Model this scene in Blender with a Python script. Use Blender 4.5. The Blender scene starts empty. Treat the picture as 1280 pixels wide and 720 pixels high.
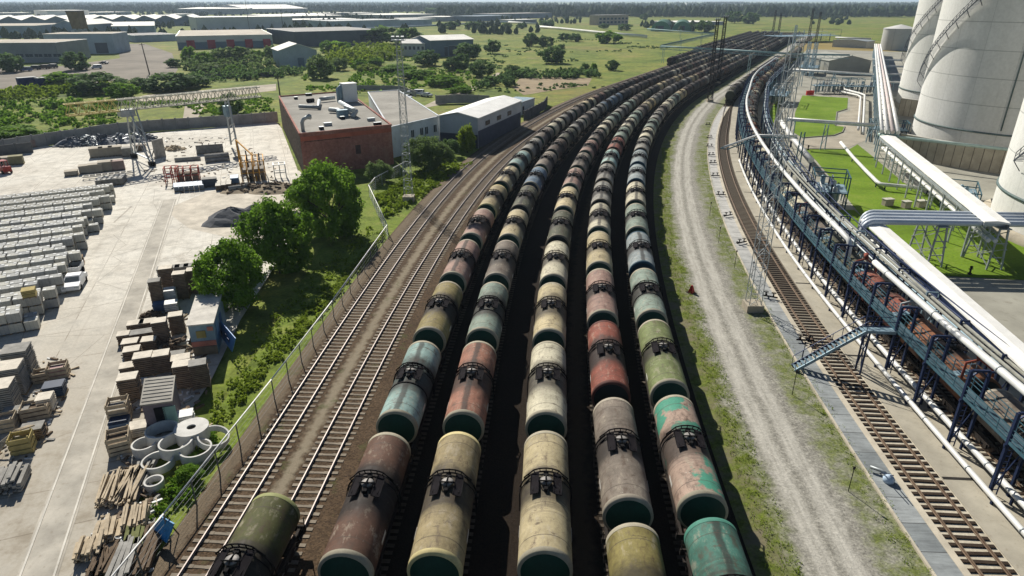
import bpy, math, random
from mathutils import Vector, Matrix
from mathutils import noise as mnoise
sc = bpy.context.scene
col = sc.collection
rad = math.radians
# ---------------------------------------------------------------- camera (drone, 30 m above the yard)
F, H = 814.0, 30.0
PITCH = math.atan(360.0 / F)
cam_d = bpy.data.cameras.new("camera"); cam = bpy.data.objects.new("camera", cam_d); col.objects.link(cam)
cam.location = (0, 0, H); cam.rotation_euler = (math.pi / 2 - PITCH, 0, 0)
cam_d.sensor_width = 36; cam_d.lens = F / 1280 * 36; cam_d.clip_start = 0.5; cam_d.clip_end = 30000
sc.camera = cam
SP, CP = math.sin(PITCH), math.cos(PITCH)
def P(u, v, z=0.0):
    """survey: pixel of the photograph -> point of the site at height z"""
    x = (u - 640) / F; d = (v - 360) / F
    t = (H - z) / (SP + d * CP)
    return Vector((x * t, (CP - d * SP) * t, z))
# ---------------------------------------------------------------- world and sun
SUN_EL = rad(35); SUN_AZ = rad(-25)      # azimuth from +Y, clockwise
w = bpy.data.worlds.new("World"); sc.world = w; w.use_nodes = True
nt = w.node_tree; nt.nodes.clear()
sky = nt.nodes.new("ShaderNodeTexSky"); sky.sky_type = 'NISHITA'; sky.sun_disc = False
sky.sun_elevation = SUN_EL; sky.sun_rotation = SUN_AZ; sky.altitude = 30; sky.air_density = 0.8; sky.dust_density = 0.25
bg = nt.nodes.new("ShaderNodeBackground"); bg.inputs['Strength'].default_value = 0.05
ow = nt.nodes.new("ShaderNodeOutputWorld")
nt.links.new(sky.outputs[0], bg.inputs[0]); nt.links.new(bg.outputs[0], ow.inputs[0])
sd = bpy.data.lights.new("sun", 'SUN'); sd.energy = 5.0; sd.angle = rad(0.5); sd.color = (1.0, 0.945, 0.85)
sun = bpy.data.objects.new("sun", sd); col.objects.link(sun)
sdir = Vector((math.sin(SUN_AZ) * math.cos(SUN_EL), math.cos(SUN_AZ) * math.cos(SUN_EL), math.sin(SUN_EL)))
sun.rotation_euler = sdir.to_track_quat('Z', 'Y').to_euler(); sun.location = (0, 0, 200)
vs = sc.view_settings
vs.view_transform = 'Standard'; vs.look = 'None'; vs.gamma = 1.0; vs.use_curve_mapping = False; vs.exposure = 0.5
# ---------------------------------------------------------------- materials
class NB:
    """small node builder"""
    def __init__(s, name):
        s.m = bpy.data.materials.new(name); s.m.use_nodes = True; s.t = s.m.node_tree; s.n = s.t.nodes
        s.bsdf = s.n.get('Principled BSDF')
    def node(s, ty, **kw):
        n = s.n.new(ty)
        for k, v in kw.items(): setattr(n, k, v)
        return n
    def link(s, a, b): s.t.links.new(a, b)
    def val(s, sock, v):
        if hasattr(v, 'is_linked') or isinstance(v, bpy.types.NodeSocket): s.link(v, sock)
        else: sock.default_value = v
    def coord(s, kind='Object'): return s.node('ShaderNodeTexCoord').outputs[kind]
    def pos(s): return s.node('ShaderNodeNewGeometry').outputs['Position']
    def math(s, op, a, b=0.0, c=None, clamp=False):
        n = s.node('ShaderNodeMath', operation=op); n.use_clamp = clamp
        s.val(n.inputs[0], a); s.val(n.inputs[1], b)
        if c is not None: s.val(n.inputs[2], c)
        return n.outputs[0]
    def vmath(s, op, a, b):
        n = s.node('ShaderNodeVectorMath', operation=op); s.val(n.inputs[0], a); s.val(n.inputs[1], b); return n.outputs[0]
    def noise(s, vec, scale, detail=4, rough=0.55, dist=0.0):
        n = s.node('ShaderNodeTexNoise'); s.val(n.inputs['Vector'], vec); n.inputs['Scale'].default_value = scale
        n.inputs['Detail'].default_value = detail; n.inputs['Roughness'].default_value = rough; n.inputs['Distortion'].default_value = dist
        return n.outputs['Fac']
    def voro(s, vec, scale, feature='F1', out='Distance'):
        n = s.node('ShaderNodeTexVoronoi', feature=feature); s.val(n.inputs['Vector'], vec); n.inputs['Scale'].default_value = scale
        return n.outputs[out]
    def ramp(s, fac, stops, interp='LINEAR'):
        n = s.node('ShaderNodeValToRGB'); n.color_ramp.interpolation = interp; e = n.color_ramp.elements
        while len(e) < len(stops): e.new(0.5)
        for q, (p, c) in zip(e, stops):
            q.position = p; q.color = (c[0], c[1], c[2], 1) if hasattr(c, '__len__') else (c, c, c, 1)
        s.val(n.inputs[0], fac); return n.outputs[0]
    def step(s, x, a, b):
        n = s.node('ShaderNodeMapRange'); n.interpolation_type = 'SMOOTHSTEP'
        s.val(n.inputs[0], x); n.inputs[1].default_value = a; n.inputs[2].default_value = b; return n.outputs[0]
    def mix(s, f, a, b, mode='MIX'):
        n = s.node('ShaderNodeMix', data_type='RGBA', blend_type=mode)
        s.val(n.inputs[0], f)
        for i, v in ((6, a), (7, b)):
            s.val(n.inputs[i], (v[0], v[1], v[2], 1) if isinstance(v, (tuple, list)) else v)
        return n.outputs[2]
    def scale(s, vec, sc3): return s.vmath('MULTIPLY', vec, sc3)
    def bump(s, h, strength=0.4, dist=0.05):
        n = s.node('ShaderNodeBump'); n.inputs['Strength'].default_value = strength; n.inputs['Distance'].default_value = dist
        s.link(h, n.inputs['Height']); s.link(n.outputs[0], s.bsdf.inputs['Normal'])
    def out(s, colr, rough=0.85, metal=0.0, spec=0.3):
        b = s.bsdf
        s.val(b.inputs['Base Color'], (colr[0], colr[1], colr[2], 1) if isinstance(colr, (tuple, list)) else colr)
        s.val(b.inputs['Roughness'], rough); b.inputs['Metallic'].default_value = metal
        b.inputs['Specular IOR Level'].default_value = spec
        return s.m
def sepxyz(b, v): return b.node('ShaderNodeSeparateXYZ'), v
def xyz(b, v):
    n = b.node('ShaderNodeSeparateXYZ'); b.link(v, n.inputs[0]); return n.outputs
MATS = {}
def plain(name, c, rough=0.7, metal=0.0, var=0.25, scale=1.5, grime=0.25, spec=0.12, bump=0.0, pos=False):
    """painted or raw surface with cloudy wear and fine grain"""
    if name in MATS: return MATS[name]
    b = NB(name); v = b.pos() if pos else b.coord('Object')
    n1 = b.noise(v, scale, 5, 0.62); n2 = b.noise(v, scale * 7.3, 3, 0.6)
    dark = tuple(x * (1 - var) for x in c); lite = tuple(min(0.9, x * (1 + var * 0.7)) for x in c)
    cc = b.ramp(n1, [(0.3, dark), (0.7, lite)])
    g = b.step(n2, 0.55, 0.75); gd = (c[0] * 0.55, c[1] * 0.5, c[2] * 0.45)
    cc = b.mix(b.math('MULTIPLY', g, grime), cc, gd)
    if bump: b.bump(n2, bump, 0.03)
    MATS[name] = b.out(cc, rough, metal, spec); return MATS[name]
def objcol(name, rough=0.6, metal=0.0, var=0.25, scale=1.2):
    """same wear, base colour from the object's own colour"""
    if name in MATS: return MATS[name]
    b = NB(name); oi = b.node('ShaderNodeObjectInfo'); v = b.coord('Object')
    rv = b.node('ShaderNodeCombineXYZ'); b.link(b.math('MULTIPLY', oi.outputs['Random'], 50.0), rv.inputs[0]); b.link(b.math('MULTIPLY', oi.outputs['Random'], 33.0), rv.inputs[1])
    v = b.vmath('ADD', v, rv.outputs[0])
    n1 = b.noise(v, scale, 5, 0.62); n2 = b.noise(v, scale * 6.1, 3, 0.6)
    k = b.ramp(b.math('ADD', b.math('MULTIPLY', n1, 0.65), b.math('MULTIPLY', n2, 0.35)), [(0.3, 1 - var), (0.7, 1.0)])
    MATS[name] = b.out(b.mix(1.0, oi.outputs['Color'], k, 'MULTIPLY'), rough, metal, .12); return MATS[name]
# ---------------------------------------------------------------- mesh builder
class MB:
    def __init__(s): s.v = []; s.f = []; s.mi = []; s.sm = []; s.uv = None
    def _add(s, vs, fs, m=0, smooth=False):
        o = len(s.v); s.v += [tuple(x) for x in vs]
        for f in fs: s.f.append(tuple(i + o for i in f)); s.mi.append(m); s.sm.append(smooth)
    def box(s, c, d, rz=0.0, m=0, tilt=None):
        hx, hy, hz = d[0] / 2, d[1] / 2, d[2] / 2; c = Vector(c)
        R = Matrix.Rotation(rz, 3, 'Z')
        if tilt: R = R @ Matrix.Rotation(tilt[0], 3, 'X') @ Matrix.Rotation(tilt[1], 3, 'Y')
        vs = [c + R @ Vector((x, y, z)) for x in (-hx, hx) for y in (-hy, hy) for z in (-hz, hz)]
        s._add(vs, [(0, 1, 3, 2), (4, 6, 7, 5), (0, 4, 5, 1), (2, 3, 7, 6), (0, 2, 6, 4), (1, 5, 7, 3)], m)
    def beam(s, p, q, wd, ht=None, m=0, up=(0, 0, 1)):
        p, q = Vector(p), Vector(q); ht = ht or wd; d = q - p
        if d.length < 1e-6: return
        d.normalize(); u = Vector(up)
        if abs(d.dot(u)) > 0.95: u = Vector((0, 1, 0)) if abs(d.y) < .9 else Vector((1, 0, 0))
        a = d.cross(u).normalized(); b = a.cross(d).normalized()
        vs = []
        for e in (p, q):
            for sa, sb in ((-1, -1), (1, -1), (1, 1), (-1, 1)): vs.append(e + a * (sa * wd / 2) + b * (sb * ht / 2))
        s._add(vs, [(3, 2, 1, 0), (4, 5, 6, 7), (0, 1, 5, 4), (1, 2, 6, 5), (2, 3, 7, 6), (3, 0, 4, 7)], m)
    def tube(s, pts, r, n=8, m=0, cap=True, smooth=True):
        pts = [Vector(p) for p in pts]; rings = []
        rs = r if isinstance(r, (list, tuple)) else [r] * len(pts)
        prev = None
        for i, p in enumerate(pts):
            d = (pts[min(i + 1, len(pts) - 1)] - pts[max(i - 1, 0)])
            if d.length < 1e-9: d = Vector((0, 0, 1))
            d.normalize()
            if prev is None:
                u = Vector((0, 0, 1)) if abs(d.z) < 0.95 else Vector((0, 1, 0))
                a = d.cross(u).normalized()
            else:
                a = (prev - d * prev.dot(d))
                a = a.normalized() if a.length > 1e-6 else d.orthogonal().normalized()
            prev = a; b = d.cross(a)
            rings.append([p + (a * math.cos(2 * math.pi * k / n) + b * math.sin(2 * math.pi * k / n)) * rs[i] for k in range(n)])
        o = len(s.v); s.v += [tuple(x) for rg in rings for x in rg]
        for i in range(len(pts) - 1):
            for k in range(n):
                k2 = (k + 1) % n
                s.f.append((o + i * n + k, o + i * n + k2, o + (i + 1) * n + k2, o + (i + 1) * n + k)); s.mi.append(m); s.sm.append(smooth)
        if cap:
            s.f.append(tuple(o + k for k in reversed(range(n)))); s.mi.append(m); s.sm.append(False)
            e = o + (len(pts) - 1) * n
            s.f.append(tuple(e + k for k in range(n))); s.mi.append(m); s.sm.append(False)
    def prism(s, poly, z0, z1, m=0, mtop=None, zf=None):
        n = len(poly); ar = sum(poly[i][0] * poly[(i + 1) % n][1] - poly[(i + 1) % n][0] * poly[i][1] for i in range(n))
        if ar < 0: poly = list(reversed(poly))
        vs = [(p[0], p[1], z0) for p in poly] + [(p[0], p[1], z1) for p in poly]
        s._add(vs, [(i, (i + 1) % n, n + (i + 1) % n, n + i) for i in range(n)], m)
        o = len(s.v) - 2 * n
        s.f.append(tuple(o + n + i for i in range(n))); s.mi.append(m if mtop is None else mtop); s.sm.append(False)
        s.f.append(tuple(o + i for i in reversed(range(n)))); s.mi.append(m); s.sm.append(False)
    def face(s, pts, m=0): s._add(pts, [tuple(range(len(pts)))], m)
    def lathe(s, prof, n=32, c=(0, 0, 0), axis='Z', m=0, smooth=True, ms=None, a0=0.0, a1=2 * math.pi):
        c = Vector(c); o = len(s.v); full = abs(a1 - a0 - 2 * math.pi) < 1e-6; cols = n if full else n + 1
        for (r, z) in prof:
            for k in range(cols):
                a = a0 + (a1 - a0) * k / n; x, y = r * math.cos(a), r * math.sin(a)
                s.v.append(tuple(c + (Vector((x, y, z)) if axis == 'Z' else Vector((x, z, y)) if axis == 'Y' else Vector((z, x, y)))))
        for i in range(len(prof) - 1):
            for k in range(n):
                k2 = (k + 1) % cols
                q = (o + i * cols + k, o + i * cols + k2, o + (i + 1) * cols + k2, o + (i + 1) * cols + k)
                if axis == 'Y': q = q[::-1]
                s.f.append(q); s.mi.append(ms[i] if ms else m); s.sm.append(smooth)
    def mesh(s, name, mats):
        me = bpy.data.meshes.new(name); me.from_pydata(s.v, [], s.f)
        for mt in (mats if isinstance(mats, (list, tuple)) else [mats]): me.materials.append(mt)
        me.polygons.foreach_set('material_index', s.mi); me.polygons.foreach_set('use_smooth', s.sm)
        if s.uv:
            ul = me.uv_layers.new(name='uv')
            ul.data.foreach_set('uv', [c for f in s.f for i in f for c in s.uv[i]])
        me.update(); return me
    def build(s, name, mats, parent=None, loc=None, rz=0.0, color=None):
        o = bpy.data.objects.new(name, s.mesh(name, mats)); col.objects.link(o)
        if parent: o.parent = parent
        if loc is not None: o.location = loc
        o.rotation_euler = (0, 0, rz)
        if color: o.color = color
        return o
def tag(o, label=None, cat=None, group=None, kind=None):
    if label: o['label'] = label
    if cat: o['category'] = cat
    if group: o['group'] = group
    if kind: o['kind'] = kind
    return o
def thing(name, label, cat, loc=(0, 0, 0), rz=0.0, group=None):
    o = bpy.data.objects.new(name, None); col.objects.link(o); o.location = loc; o.rotation_euler = (0, 0, rz); o.empty_display_size = 0.5
    return tag(o, label, cat, group)
def dup(o, parent=None, color=None):
    c = o.copy(); col.objects.link(c); c.parent = parent
    if color and o.type == 'MESH': c.color = color
    for ch in KIDS.get(o.name, ()): dup(ch, c, color)
    return c
KIDS = {}
def note_kids(root):
    allk = [x for x in bpy.data.objects if x.parent == root]
    KIDS[root.name] = allk
    for k in allk: note_kids(k)
ORD = ['first', 'second', 'third', 'fourth', 'fifth', 'sixth', 'seventh', 'eighth', 'ninth', 'tenth', 'eleventh', 'twelfth', 'thirteenth', 'fourteenth', 'fifteenth', 'sixteenth']
rnd = random.Random(7)
# ---------------------------------------------------------------- the line of the railway (reference: right-hand tank row)
REF = []
_x, _y, _s = 10.95, 27.3, 0.0
def _th(s): return 0.05 if s < 0 else min(0.455, 0.05 + s / 540.0)
while _s < 760:
    REF.append((_x, _y, _th(_s))); _x += math.sin(_th(_s)); _y += math.cos(_th(_s)); _s += 1.0
def AT(s, o=0.0, z=0.0):
    """point at distance s along the line and o metres to its right; also heading"""
    if s < 0: x, y, t = REF[0]; x += math.sin(t) * s; y += math.cos(t) * s
    else:
        i = min(int(s), len(REF) - 2); k = s - i; a, b = REF[i], REF[i + 1]
        x, y, t = a[0] + (b[0] - a[0]) * k, a[1] + (b[1] - a[1]) * k, a[2] + (b[2] - a[2]) * k
    return Vector((x + math.cos(t) * o, y - math.sin(t) * o, z)), t
def lerp_tab(tab):
    def f(s):
        if s <= tab[0][0]: return tab[0][1]
        for (a, x), (b, y) in zip(tab, tab[1:]):
            if s <= b:
                k = (s - a) / (b - a); k = k * k * (3 - 2 * k); return x + (y - x) * k
        return tab[-1][1]
    return f
OFF = {'r1': lerp_tab([(0, -19.4), (110, -21.4)]), 'r2': lerp_tab([(0, -14.8), (95, -16.4)]), 'r3': lerp_tab([(0, -9.1), (90, -10.1)]),
       'r4': lerp_tab([(0, -4.35), (100, -5.2)]), 'r5': lambda s: 0.0, 't1': lerp_tab([(0, -28.9), (112, -32.6)]), 't2': lerp_tab([(0, -24.7), (110, -26.9)]),
       't0': lambda s: -37.8, 't8': lerp_tab([(0, 16.5), (150, 16.2), (220, 13.5)]), 't9': lerp_tab([(10, 23.5), (60, 23.0), (170, 22.4), (250, 18.9)])}
def track_pt(tr, s, z=0.0):
    p, t = AT(s, OFF[tr](s), z); q, _ = AT(s + 1, OFF[tr](s + 1), z)
    return p, math.atan2(q.x - p.x, q.y - p.y)      # heading clockwise from +Y
# ================================================================ THE SETTING: ground, ballast, roads, slabs, lawns
def struct(o): return tag(o, kind='structure')
def strip(name, prof, mat, s0=-36, s1=740, ds=3.0, base=None):
    """sheet that follows the line; prof = [(offset, z)...]; uv = (offset, distance) in metres"""
    m = MB(); m.uv = []; n = len(prof); S = []
    s = s0
    while s <= s1: S.append(s); s += ds * (1 if s < 200 else 3)
    for s in S:
        for o, z in prof:
            oo = o(s) if callable(o) else o
            p, t = AT(s, oo, z); m.v.append(tuple(p)); m.uv.append((oo, s))
    for i in range(len(S) - 1):
        for k in range(n - 1):
            m.f.append((i * n + k, i * n + k + 1, (i + 1) * n + k + 1, (i + 1) * n + k)); m.mi.append(0); m.sm.append(False)
    return struct(m.build(name, mat))
def sheet(name, poly, z, mat):
    m = MB(); pts = [(p[0], p[1], z) for p in poly]; n = len(pts)
    if sum(pts[i][0] * pts[(i + 1) % n][1] - pts[(i + 1) % n][0] * pts[i][1] for i in range(n)) < 0: pts.reverse()
    m.face(pts); return struct(m.build(name, mat))
# --- open country
b = NB('meadow'); v = b.pos()
n0 = b.noise(v, 0.006, 4, .6); n1 = b.noise(v, 0.035, 5, .65); n2 = b.noise(v, 0.4, 5, .7); n3 = b.noise(v, 3.0, 3, .7)
green = b.ramp(n1, [(.28, (.075, .115, .018)), (.42, (.140, .190, .030)), (.55, (.200, .230, .045)), (.72, (.28, .245, .080))])
fine = b.ramp(n2, [(.3, .55), (.7, 1.25)]); green = b.mix(1.0, green, fine, 'MULTIPLY')
g2 = b.ramp(n3, [(.3, .7), (.7, 1.2)]); green = b.mix(1.0, green, g2, 'MULTIPLY')
dry = b.math('MULTIPLY', b.step(n0, .52, .66), .65); green = b.mix(dry, green, (.20, .165, .06))
nm_ = b.noise(v, .11, 5, .7); green = b.mix(1.0, green, b.ramp(nm_, [(.30, (.62, .68, .70)), (.5, (1, 1, 1)), (.70, (1.28, 1.14, .95))]), 'MULTIPLY')
soil = b.step(b.noise(v, 0.02, 5, .7), .64, .74); c = b.mix(soil, green, (.22, .175, .115))
b.bump(n2, .5, .3); MEADOW = b.out(c, .95, 0, .1)
m = MB(); X = 14000; ys = [-120, 60, 400, 1500, 5000, 20000]
xs = [-X, -1500, -300, 0, 300, 1500, X]
for y in ys:
    for x in xs: m.v.append((x, y, -0.30))
for j in range(len(ys) - 1):
    for i in range(len(xs) - 1):
        a = j * len(xs) + i; m.f.append((a, a + 1, a + 1 + len(xs), a + len(xs))); m.mi.append(0); m.sm.append(False)
struct(m.build('ground', MEADOW))
# --- concrete yard
b = NB('yard_concrete'); v = b.pos()
n1 = b.noise(v, .05, 6, .65); n2 = b.noise(v, .45, 6, .7); n3 = b.noise(v, 5.0, 3, .7)
c = b.ramp(n1, [(.3, (.52, .48, .405)), (.5, (.66, .625, .545)), (.72, (.76, .73, .65))])
pt_ = b.noise(v, .16, 6, .75); c = b.mix(b.math('MULTIPLY', b.step(pt_, .56, .66), .5), c, (.36, .315, .25))
c = b.mix(1.0, c, b.ramp(n2, [(.28, .62), (.55, 1.0)]), 'MULTIPLY'); c = b.mix(1.0, c, b.ramp(n3, [(.25, .82), (.7, 1.05)]), 'MULTIPLY')
y_ = xyz(b, v)[1]
dirt = b.math('MULTIPLY', b.step(y_, 72.0, 30.0), b.step(b.math('ADD', n2, b.math('MULTIPLY', n1, .6)), .55, 1.0))  # tone only: slab darker and more mottled toward the near end
c = b.mix(b.math('MULTIPLY', b.step(y_, 78.0, 34.0), .35), c, (.40, .36, .29)); c = b.mix(b.math('MULTIPLY', dirt, .75), c, (.20, .165, .115))
rot = b.node('ShaderNodeMapping'); rot.inputs['Rotation'].default_value = (0, 0, rad(-20.5)); b.link(v, rot.inputs[0])
wob = b.vmath('ADD', rot.outputs[0], b.vmath('MULTIPLY', b.node('ShaderNodeTexNoise').outputs['Color'], (.0, .0, 0)))
q = xyz(b, rot.outputs[0])
def joint(sock, period, wd):
    fr = b.math('FRACT', b.math('DIVIDE', sock, period)); return b.math('LESS_THAN', b.math('ABSOLUTE', b.math('SUBTRACT', fr, .5)), wd / period)
jl = b.math('MAXIMUM', joint(q[0], 6.0, .045), joint(q[1], 6.0, .05))
crk = b.math('LESS_THAN', b.voro(b.vmath('ADD', v, b.scale(b.node('ShaderNodeTexNoise').outputs['Color'], (1.5, 1.5, 0))), .12, 'DISTANCE_TO_EDGE'), .004)
jl = b.math('MAXIMUM', b.math('MULTIPLY', jl, b.step(n2, .40, .56)), b.math('MULTIPLY', crk, .8))
c = b.mix(b.math('MULTIPLY', jl, .55), c, (.16, .13, .095))
tyre = b.math('MULTIPLY', b.step(b.noise(b.scale(rot.outputs[0], (1.2, .05, 1)), 1.0, 3, .6), .55, .75), .28)
c = b.mix(tyre, c, (.27, .235, .185))
b.bump(n3, .25, .02); YARD = b.out(c, .92, 0, .15)
yard_poly = [P(-60, 735), P(118, 735), P(165, 640), P(205, 560), P(262, 478), P(300, 400), P(345, 330), P(385, 262), P(395, 228), P(372, 212), P(352, 160), P(345, 152), P(190, 166), P(60, 182), P(-30, 194), P(-420, 235), (-150, 60), (-70, 10)]
sheet('concrete_yard', yard_poly, -0.05, YARD)
# muddy strip at the back of the yard
SOIL = plain('bare_soil', (.27, .22, .155), .95, 0, .35, .35, .5, .1, .5, True)
sheet('bare_soil', [P(205, 262), P(258, 240), P(330, 228), P(372, 226), P(392, 246), P(372, 268), P(340, 300), P(300, 300), P(236, 285)], -0.04, plain('dusty_soil', (.55, .50, .415), .95, 0, .3, .4, .4, .1, .4, True))
# crane runway: two rails flush in the slab
PALE = plain('runway_concrete', (.60, .57, .50), .9, 0, .3, .3, .35, .2, .1, True)
crA, crB = P(25, 720), P(200, 260); crd = (crB - crA).normalized(); crn = Vector((crd.y, -crd.x, 0))
GREYCON = plain('runway_infill', (.42, .39, .33), .9, 0, .35, .35, .45, .2, .2, True)
a0, a1 = crA - crd * 6, crB + crd * 5
sheet('crane_runway_slab', [a0 - crn * .2, a0 + crn * 2.0, a1 + crn * 2.0, a1 - crn * .2], -0.03, GREYCON)
m = MB()
for o in (0.0, 1.8):
    m.beam(a0 + crn * o + Vector((0, 0, -.02)), a1 + crn * o + Vector((0, 0, -.02)), .12, .06)
struct(m.build('crane_runway', PALE))
# left soil lots and tracks in the meadow
LOT = plain('dusty_lot', (.215, .19, .155), .95, 0, .3, .05, .4, .1, .1, True)
SAND = plain('sandy_track', (.42, .37, .29), .95, 0, .3, .12, .3, .1, .1, True)
sheet('dusty_lot', [P(-60, 112), P(60, 108), P(150, 100), P(215, 98), P(222, 86), P(215, 66), P(180, 54), P(145, 55), P(150, 72), P(75, 82), P(-60, 84)], -0.27, LOT)
sheet('dirt_track', [P(560, 128), P(612, 102), P(632, 92), P(622, 90), P(596, 103), P(545, 124), P(520, 136)], -0.26, SAND)
sheet('dirt_patch', [P(640, 108), P(650, 97), P(680, 95), P(740, 97), P(735, 106), P(690, 112), P(655, 118)], -0.26, plain('dry_soil', (.30, .235, .15), .95, 0, .3, .15, .4, .1, .1, True))
sheet('dirt_track', [P(180, 118), P(345, 104), P(345, 112), P(260, 122), P(246, 148), P(228, 150), P(232, 124), P(160, 126)], -0.26, SAND)
sheet('field', [P(950, 60), P(970, 51), P(1140, 55), P(1145, 63), P(1040, 67)], -0.27, plain('ripe_field', (.26, .20, .07), .95, 0, .25, .01, .2, .1, .0, True))
# --- ballast bed of the whole yard
b = NB('ballast'); uv = b.coord('UV'); v = b.pos(); o_, s_, _ = xyz(b, uv)
st = b.voro(v, 9.0, 'F1', 'Color'); st2 = b.noise(v, 12.0, 2, .7); n1 = b.noise(v, .25, 5, .65); n2 = b.noise(v, 1.6, 4, .6)
c = b.mix(n1, (.050, .032, .019), (.125, .085, .052)); c = b.mix(1.0, c, b.ramp(xyz(b, st)[0], [(0, .55), (1, 1.35)]), 'MULTIPLY')
def band(o, cen, hw, soft=.35): return b.math('SUBTRACT', 1.0, b.step(b.math('ABSOLUTE', b.math('SUBTRACT', o, cen)), hw, hw + soft))
ow_ = b.math('ADD', o_, b.math('MULTIPLY', b.math('SUBTRACT', n2, .5), 1.3))
od = b.math('SUBTRACT', ow_, b.math('MULTIPLY', b.step(s_, 0.0, 112.0), -3.0))      # follows the slowly widening gap
dust = band(od, -26.7, .12, .6); c = b.mix(b.math('MULTIPLY', dust, .65), c, (.33, .285, .205))
sh = band(od, -31.4, .45, .6); c = b.mix(b.math('MULTIPLY', sh, .35), c, (.25, .21, .15))
oil_shade = b.step(o_, -21.8, -20.6); c = b.mix(b.math('MULTIPLY', oil_shade, .88), c, (.012, .009, .007))  # oily ballast, with the shade between the wagon rows painted in as black
c = b.mix(b.math('MULTIPLY', band(ow_, -6.9, 0.2, .9), .5), c, (.13, .095, .06))
weeds = b.math('MULTIPLY', b.step(b.noise(v, .35, 5, .75), .58, .68), b.math('SUBTRACT', 1.0, oil_shade)); c = b.mix(b.math('MULTIPLY', weeds, .55), c, (.075, .09, .03))
b.bump(b.math('ADD', st2, xyz(b, st)[0]), .8, .06); BALLAST = b.out(c, .95, 0, .1)
strip('ballast', [(lambda s: OFF['t1'](s) - 3.3, -.24), (lambda s: OFF['t1'](s) - 2.5, .02), (lambda s: OFF['t1'](s) - 1.75, .16), (lambda s: OFF['t1'](s) + 1.8, .17), (-27.2, .16), (-25, .17), (-22, .16), (-16, .17), (-10, .17), (-4, .17), (1.7, .16), (2.9, -.16), (3.2, -.22)], BALLAST)
strip('ballast', [(-43.5, -.25), (-41.5, .1), (lambda s: OFF['t1'](s) - 4.2, .1), (lambda s: OFF['t1'](s) - 4.0, -.05)], BALLAST, 372, 740)
# --- gravel service road with its verges, one strip
b = NB('gravel_road'); uv = b.coord('UV'); v = b.pos(); o_, s_, _ = xyz(b, uv)
n1 = b.noise(v, .16, 5, .65); n2 = b.noise(v, .9, 5, .7); n3 = b.noise(v, 6, 3, .75); n4 = b.voro(v, 5.0, 'F1', 'Color')
ow_ = b.math('ADD', o_, b.math('ADD', b.math('MULTIPLY', b.math('SUBTRACT', n1, .5), 3.0), b.math('MULTIPLY', b.math('SUBTRACT', n2, .5), 2.6)))
def sband(o, cen, hw, soft): return b.math('SUBTRACT', 1.0, b.step(b.math('ABSOLUTE', b.math('SUBTRACT', o, cen)), hw, hw + soft))
grav = b.ramp(n2, [(.3, (.22, .21, .178)), (.7, (.35, .335, .29))]); grav = b.mix(1.0, grav, b.ramp(n3, [(.3, .55), (.7, 1.3)]), 'MULTIPLY'); grav = b.mix(1.0, grav, b.ramp(xyz(b, n4)[0], [(0, .8), (1, 1.15)]), 'MULTIPLY')
o2 = b.math('ADD', o_, b.math('MULTIPLY', b.math('SUBTRACT', n1, .5), .8))
ruts = b.math('MAXIMUM', sband(o2, 7.15, .28, .6), sband(o2, 8.95, .28, .6)); ruts = b.math('MULTIPLY', ruts, b.ramp(b.noise(b.scale(uv, (3, .25, 1)), 1.0, 4, .6), [(.3, .25), (.7, 1.0)]))
grav = b.mix(b.math('MULTIPLY', ruts, .6), grav, (.60, .575, .51))
gr = b.ramp(b.noise(v, 1.8, 5, .75), [(.3, (.060, .085, .014)), (.55, (.135, .165, .032)), (.75, (.22, .21, .075))])
gr = b.mix(1.0, gr, b.ramp(n3, [(.3, .6), (.7, 1.3)]), 'MULTIPLY')
gmask = b.math('MAXIMUM', sband(ow_, 4.2, 1.0, 1.5), b.math('MULTIPLY', sband(ow_, 12.1, .7, 1.3), .9))
thin = b.ramp(b.noise(v, .55, 5, .72), [(.36, 0.15), (.58, 1.0)]); gmask = b.math('MULTIPLY', gmask, thin)
grav2 = b.mix(sband(ow_, 3.2, 1.2, 1.5), grav, (.17, .145, .10))
c = b.mix(gmask, grav2, gr); b.bump(b.math('ADD', n3, xyz(b, n4)[0]), .6, .05); ROADM = b.out(c, .95, 0, .1)
strip('gravel_road', [(3.0, -.13), (5.2, -.06), (8, -.02), (10.7, -.05), (12.98, -.02)], ROADM, -36, 330)
strip('gravel_road', [(3.0, -.13), (5.2, -.06), (8, -.02), (10.7, -.05), (11.3, -.02)], ROADM, 330, 740)
# --- narrow paved platform beside the siding
b = NB('platform_slabs'); uv = b.coord('UV'); v = b.pos(); o_, s_, _ = xyz(b, uv)
cell = b.math('FLOOR', b.math('DIVIDE', s_, 2.4)); wn = b.node('ShaderNodeTexWhiteNoise', noise_dimensions='1D'); b.link(cell, wn.inputs['W'])
n1 = b.noise(v, .8, 5, .65); n2 = b.noise(b.scale(uv, (.6, 5, 1)), 1.0, 4, .6)
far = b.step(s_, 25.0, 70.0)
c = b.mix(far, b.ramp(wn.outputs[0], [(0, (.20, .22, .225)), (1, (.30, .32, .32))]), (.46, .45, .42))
c = b.mix(1.0, c, b.ramp(n1, [(.3, .75), (.7, 1.15)]), 'MULTIPLY'); c = b.mix(1.0, c, b.ramp(n2, [(.35, .8), (.6, 1.05)]), 'MULTIPLY')
fr = b.math('FRACT', b.math('DIVIDE', s_, 2.4)); c = b.mix(b.math('LESS_THAN', fr, .03), c, (.08, .085, .085))
SLABS = b.out(c, .8, 0, .25)
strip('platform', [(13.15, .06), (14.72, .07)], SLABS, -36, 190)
CURB = plain('curb_concrete', (.50, .45, .355), .9, 0, .25, .5, .4, .2, .2, True)
strip('platform_curb', [(13.0, -.2), (13.0, .12), (13.15, .12), (13.15, .0)], CURB, -36, 190)
strip('platform_curb', [(14.72, .0), (14.72, .11), (15.16, .11), (15.16, -.2)], CURB, -36, 190)
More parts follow.
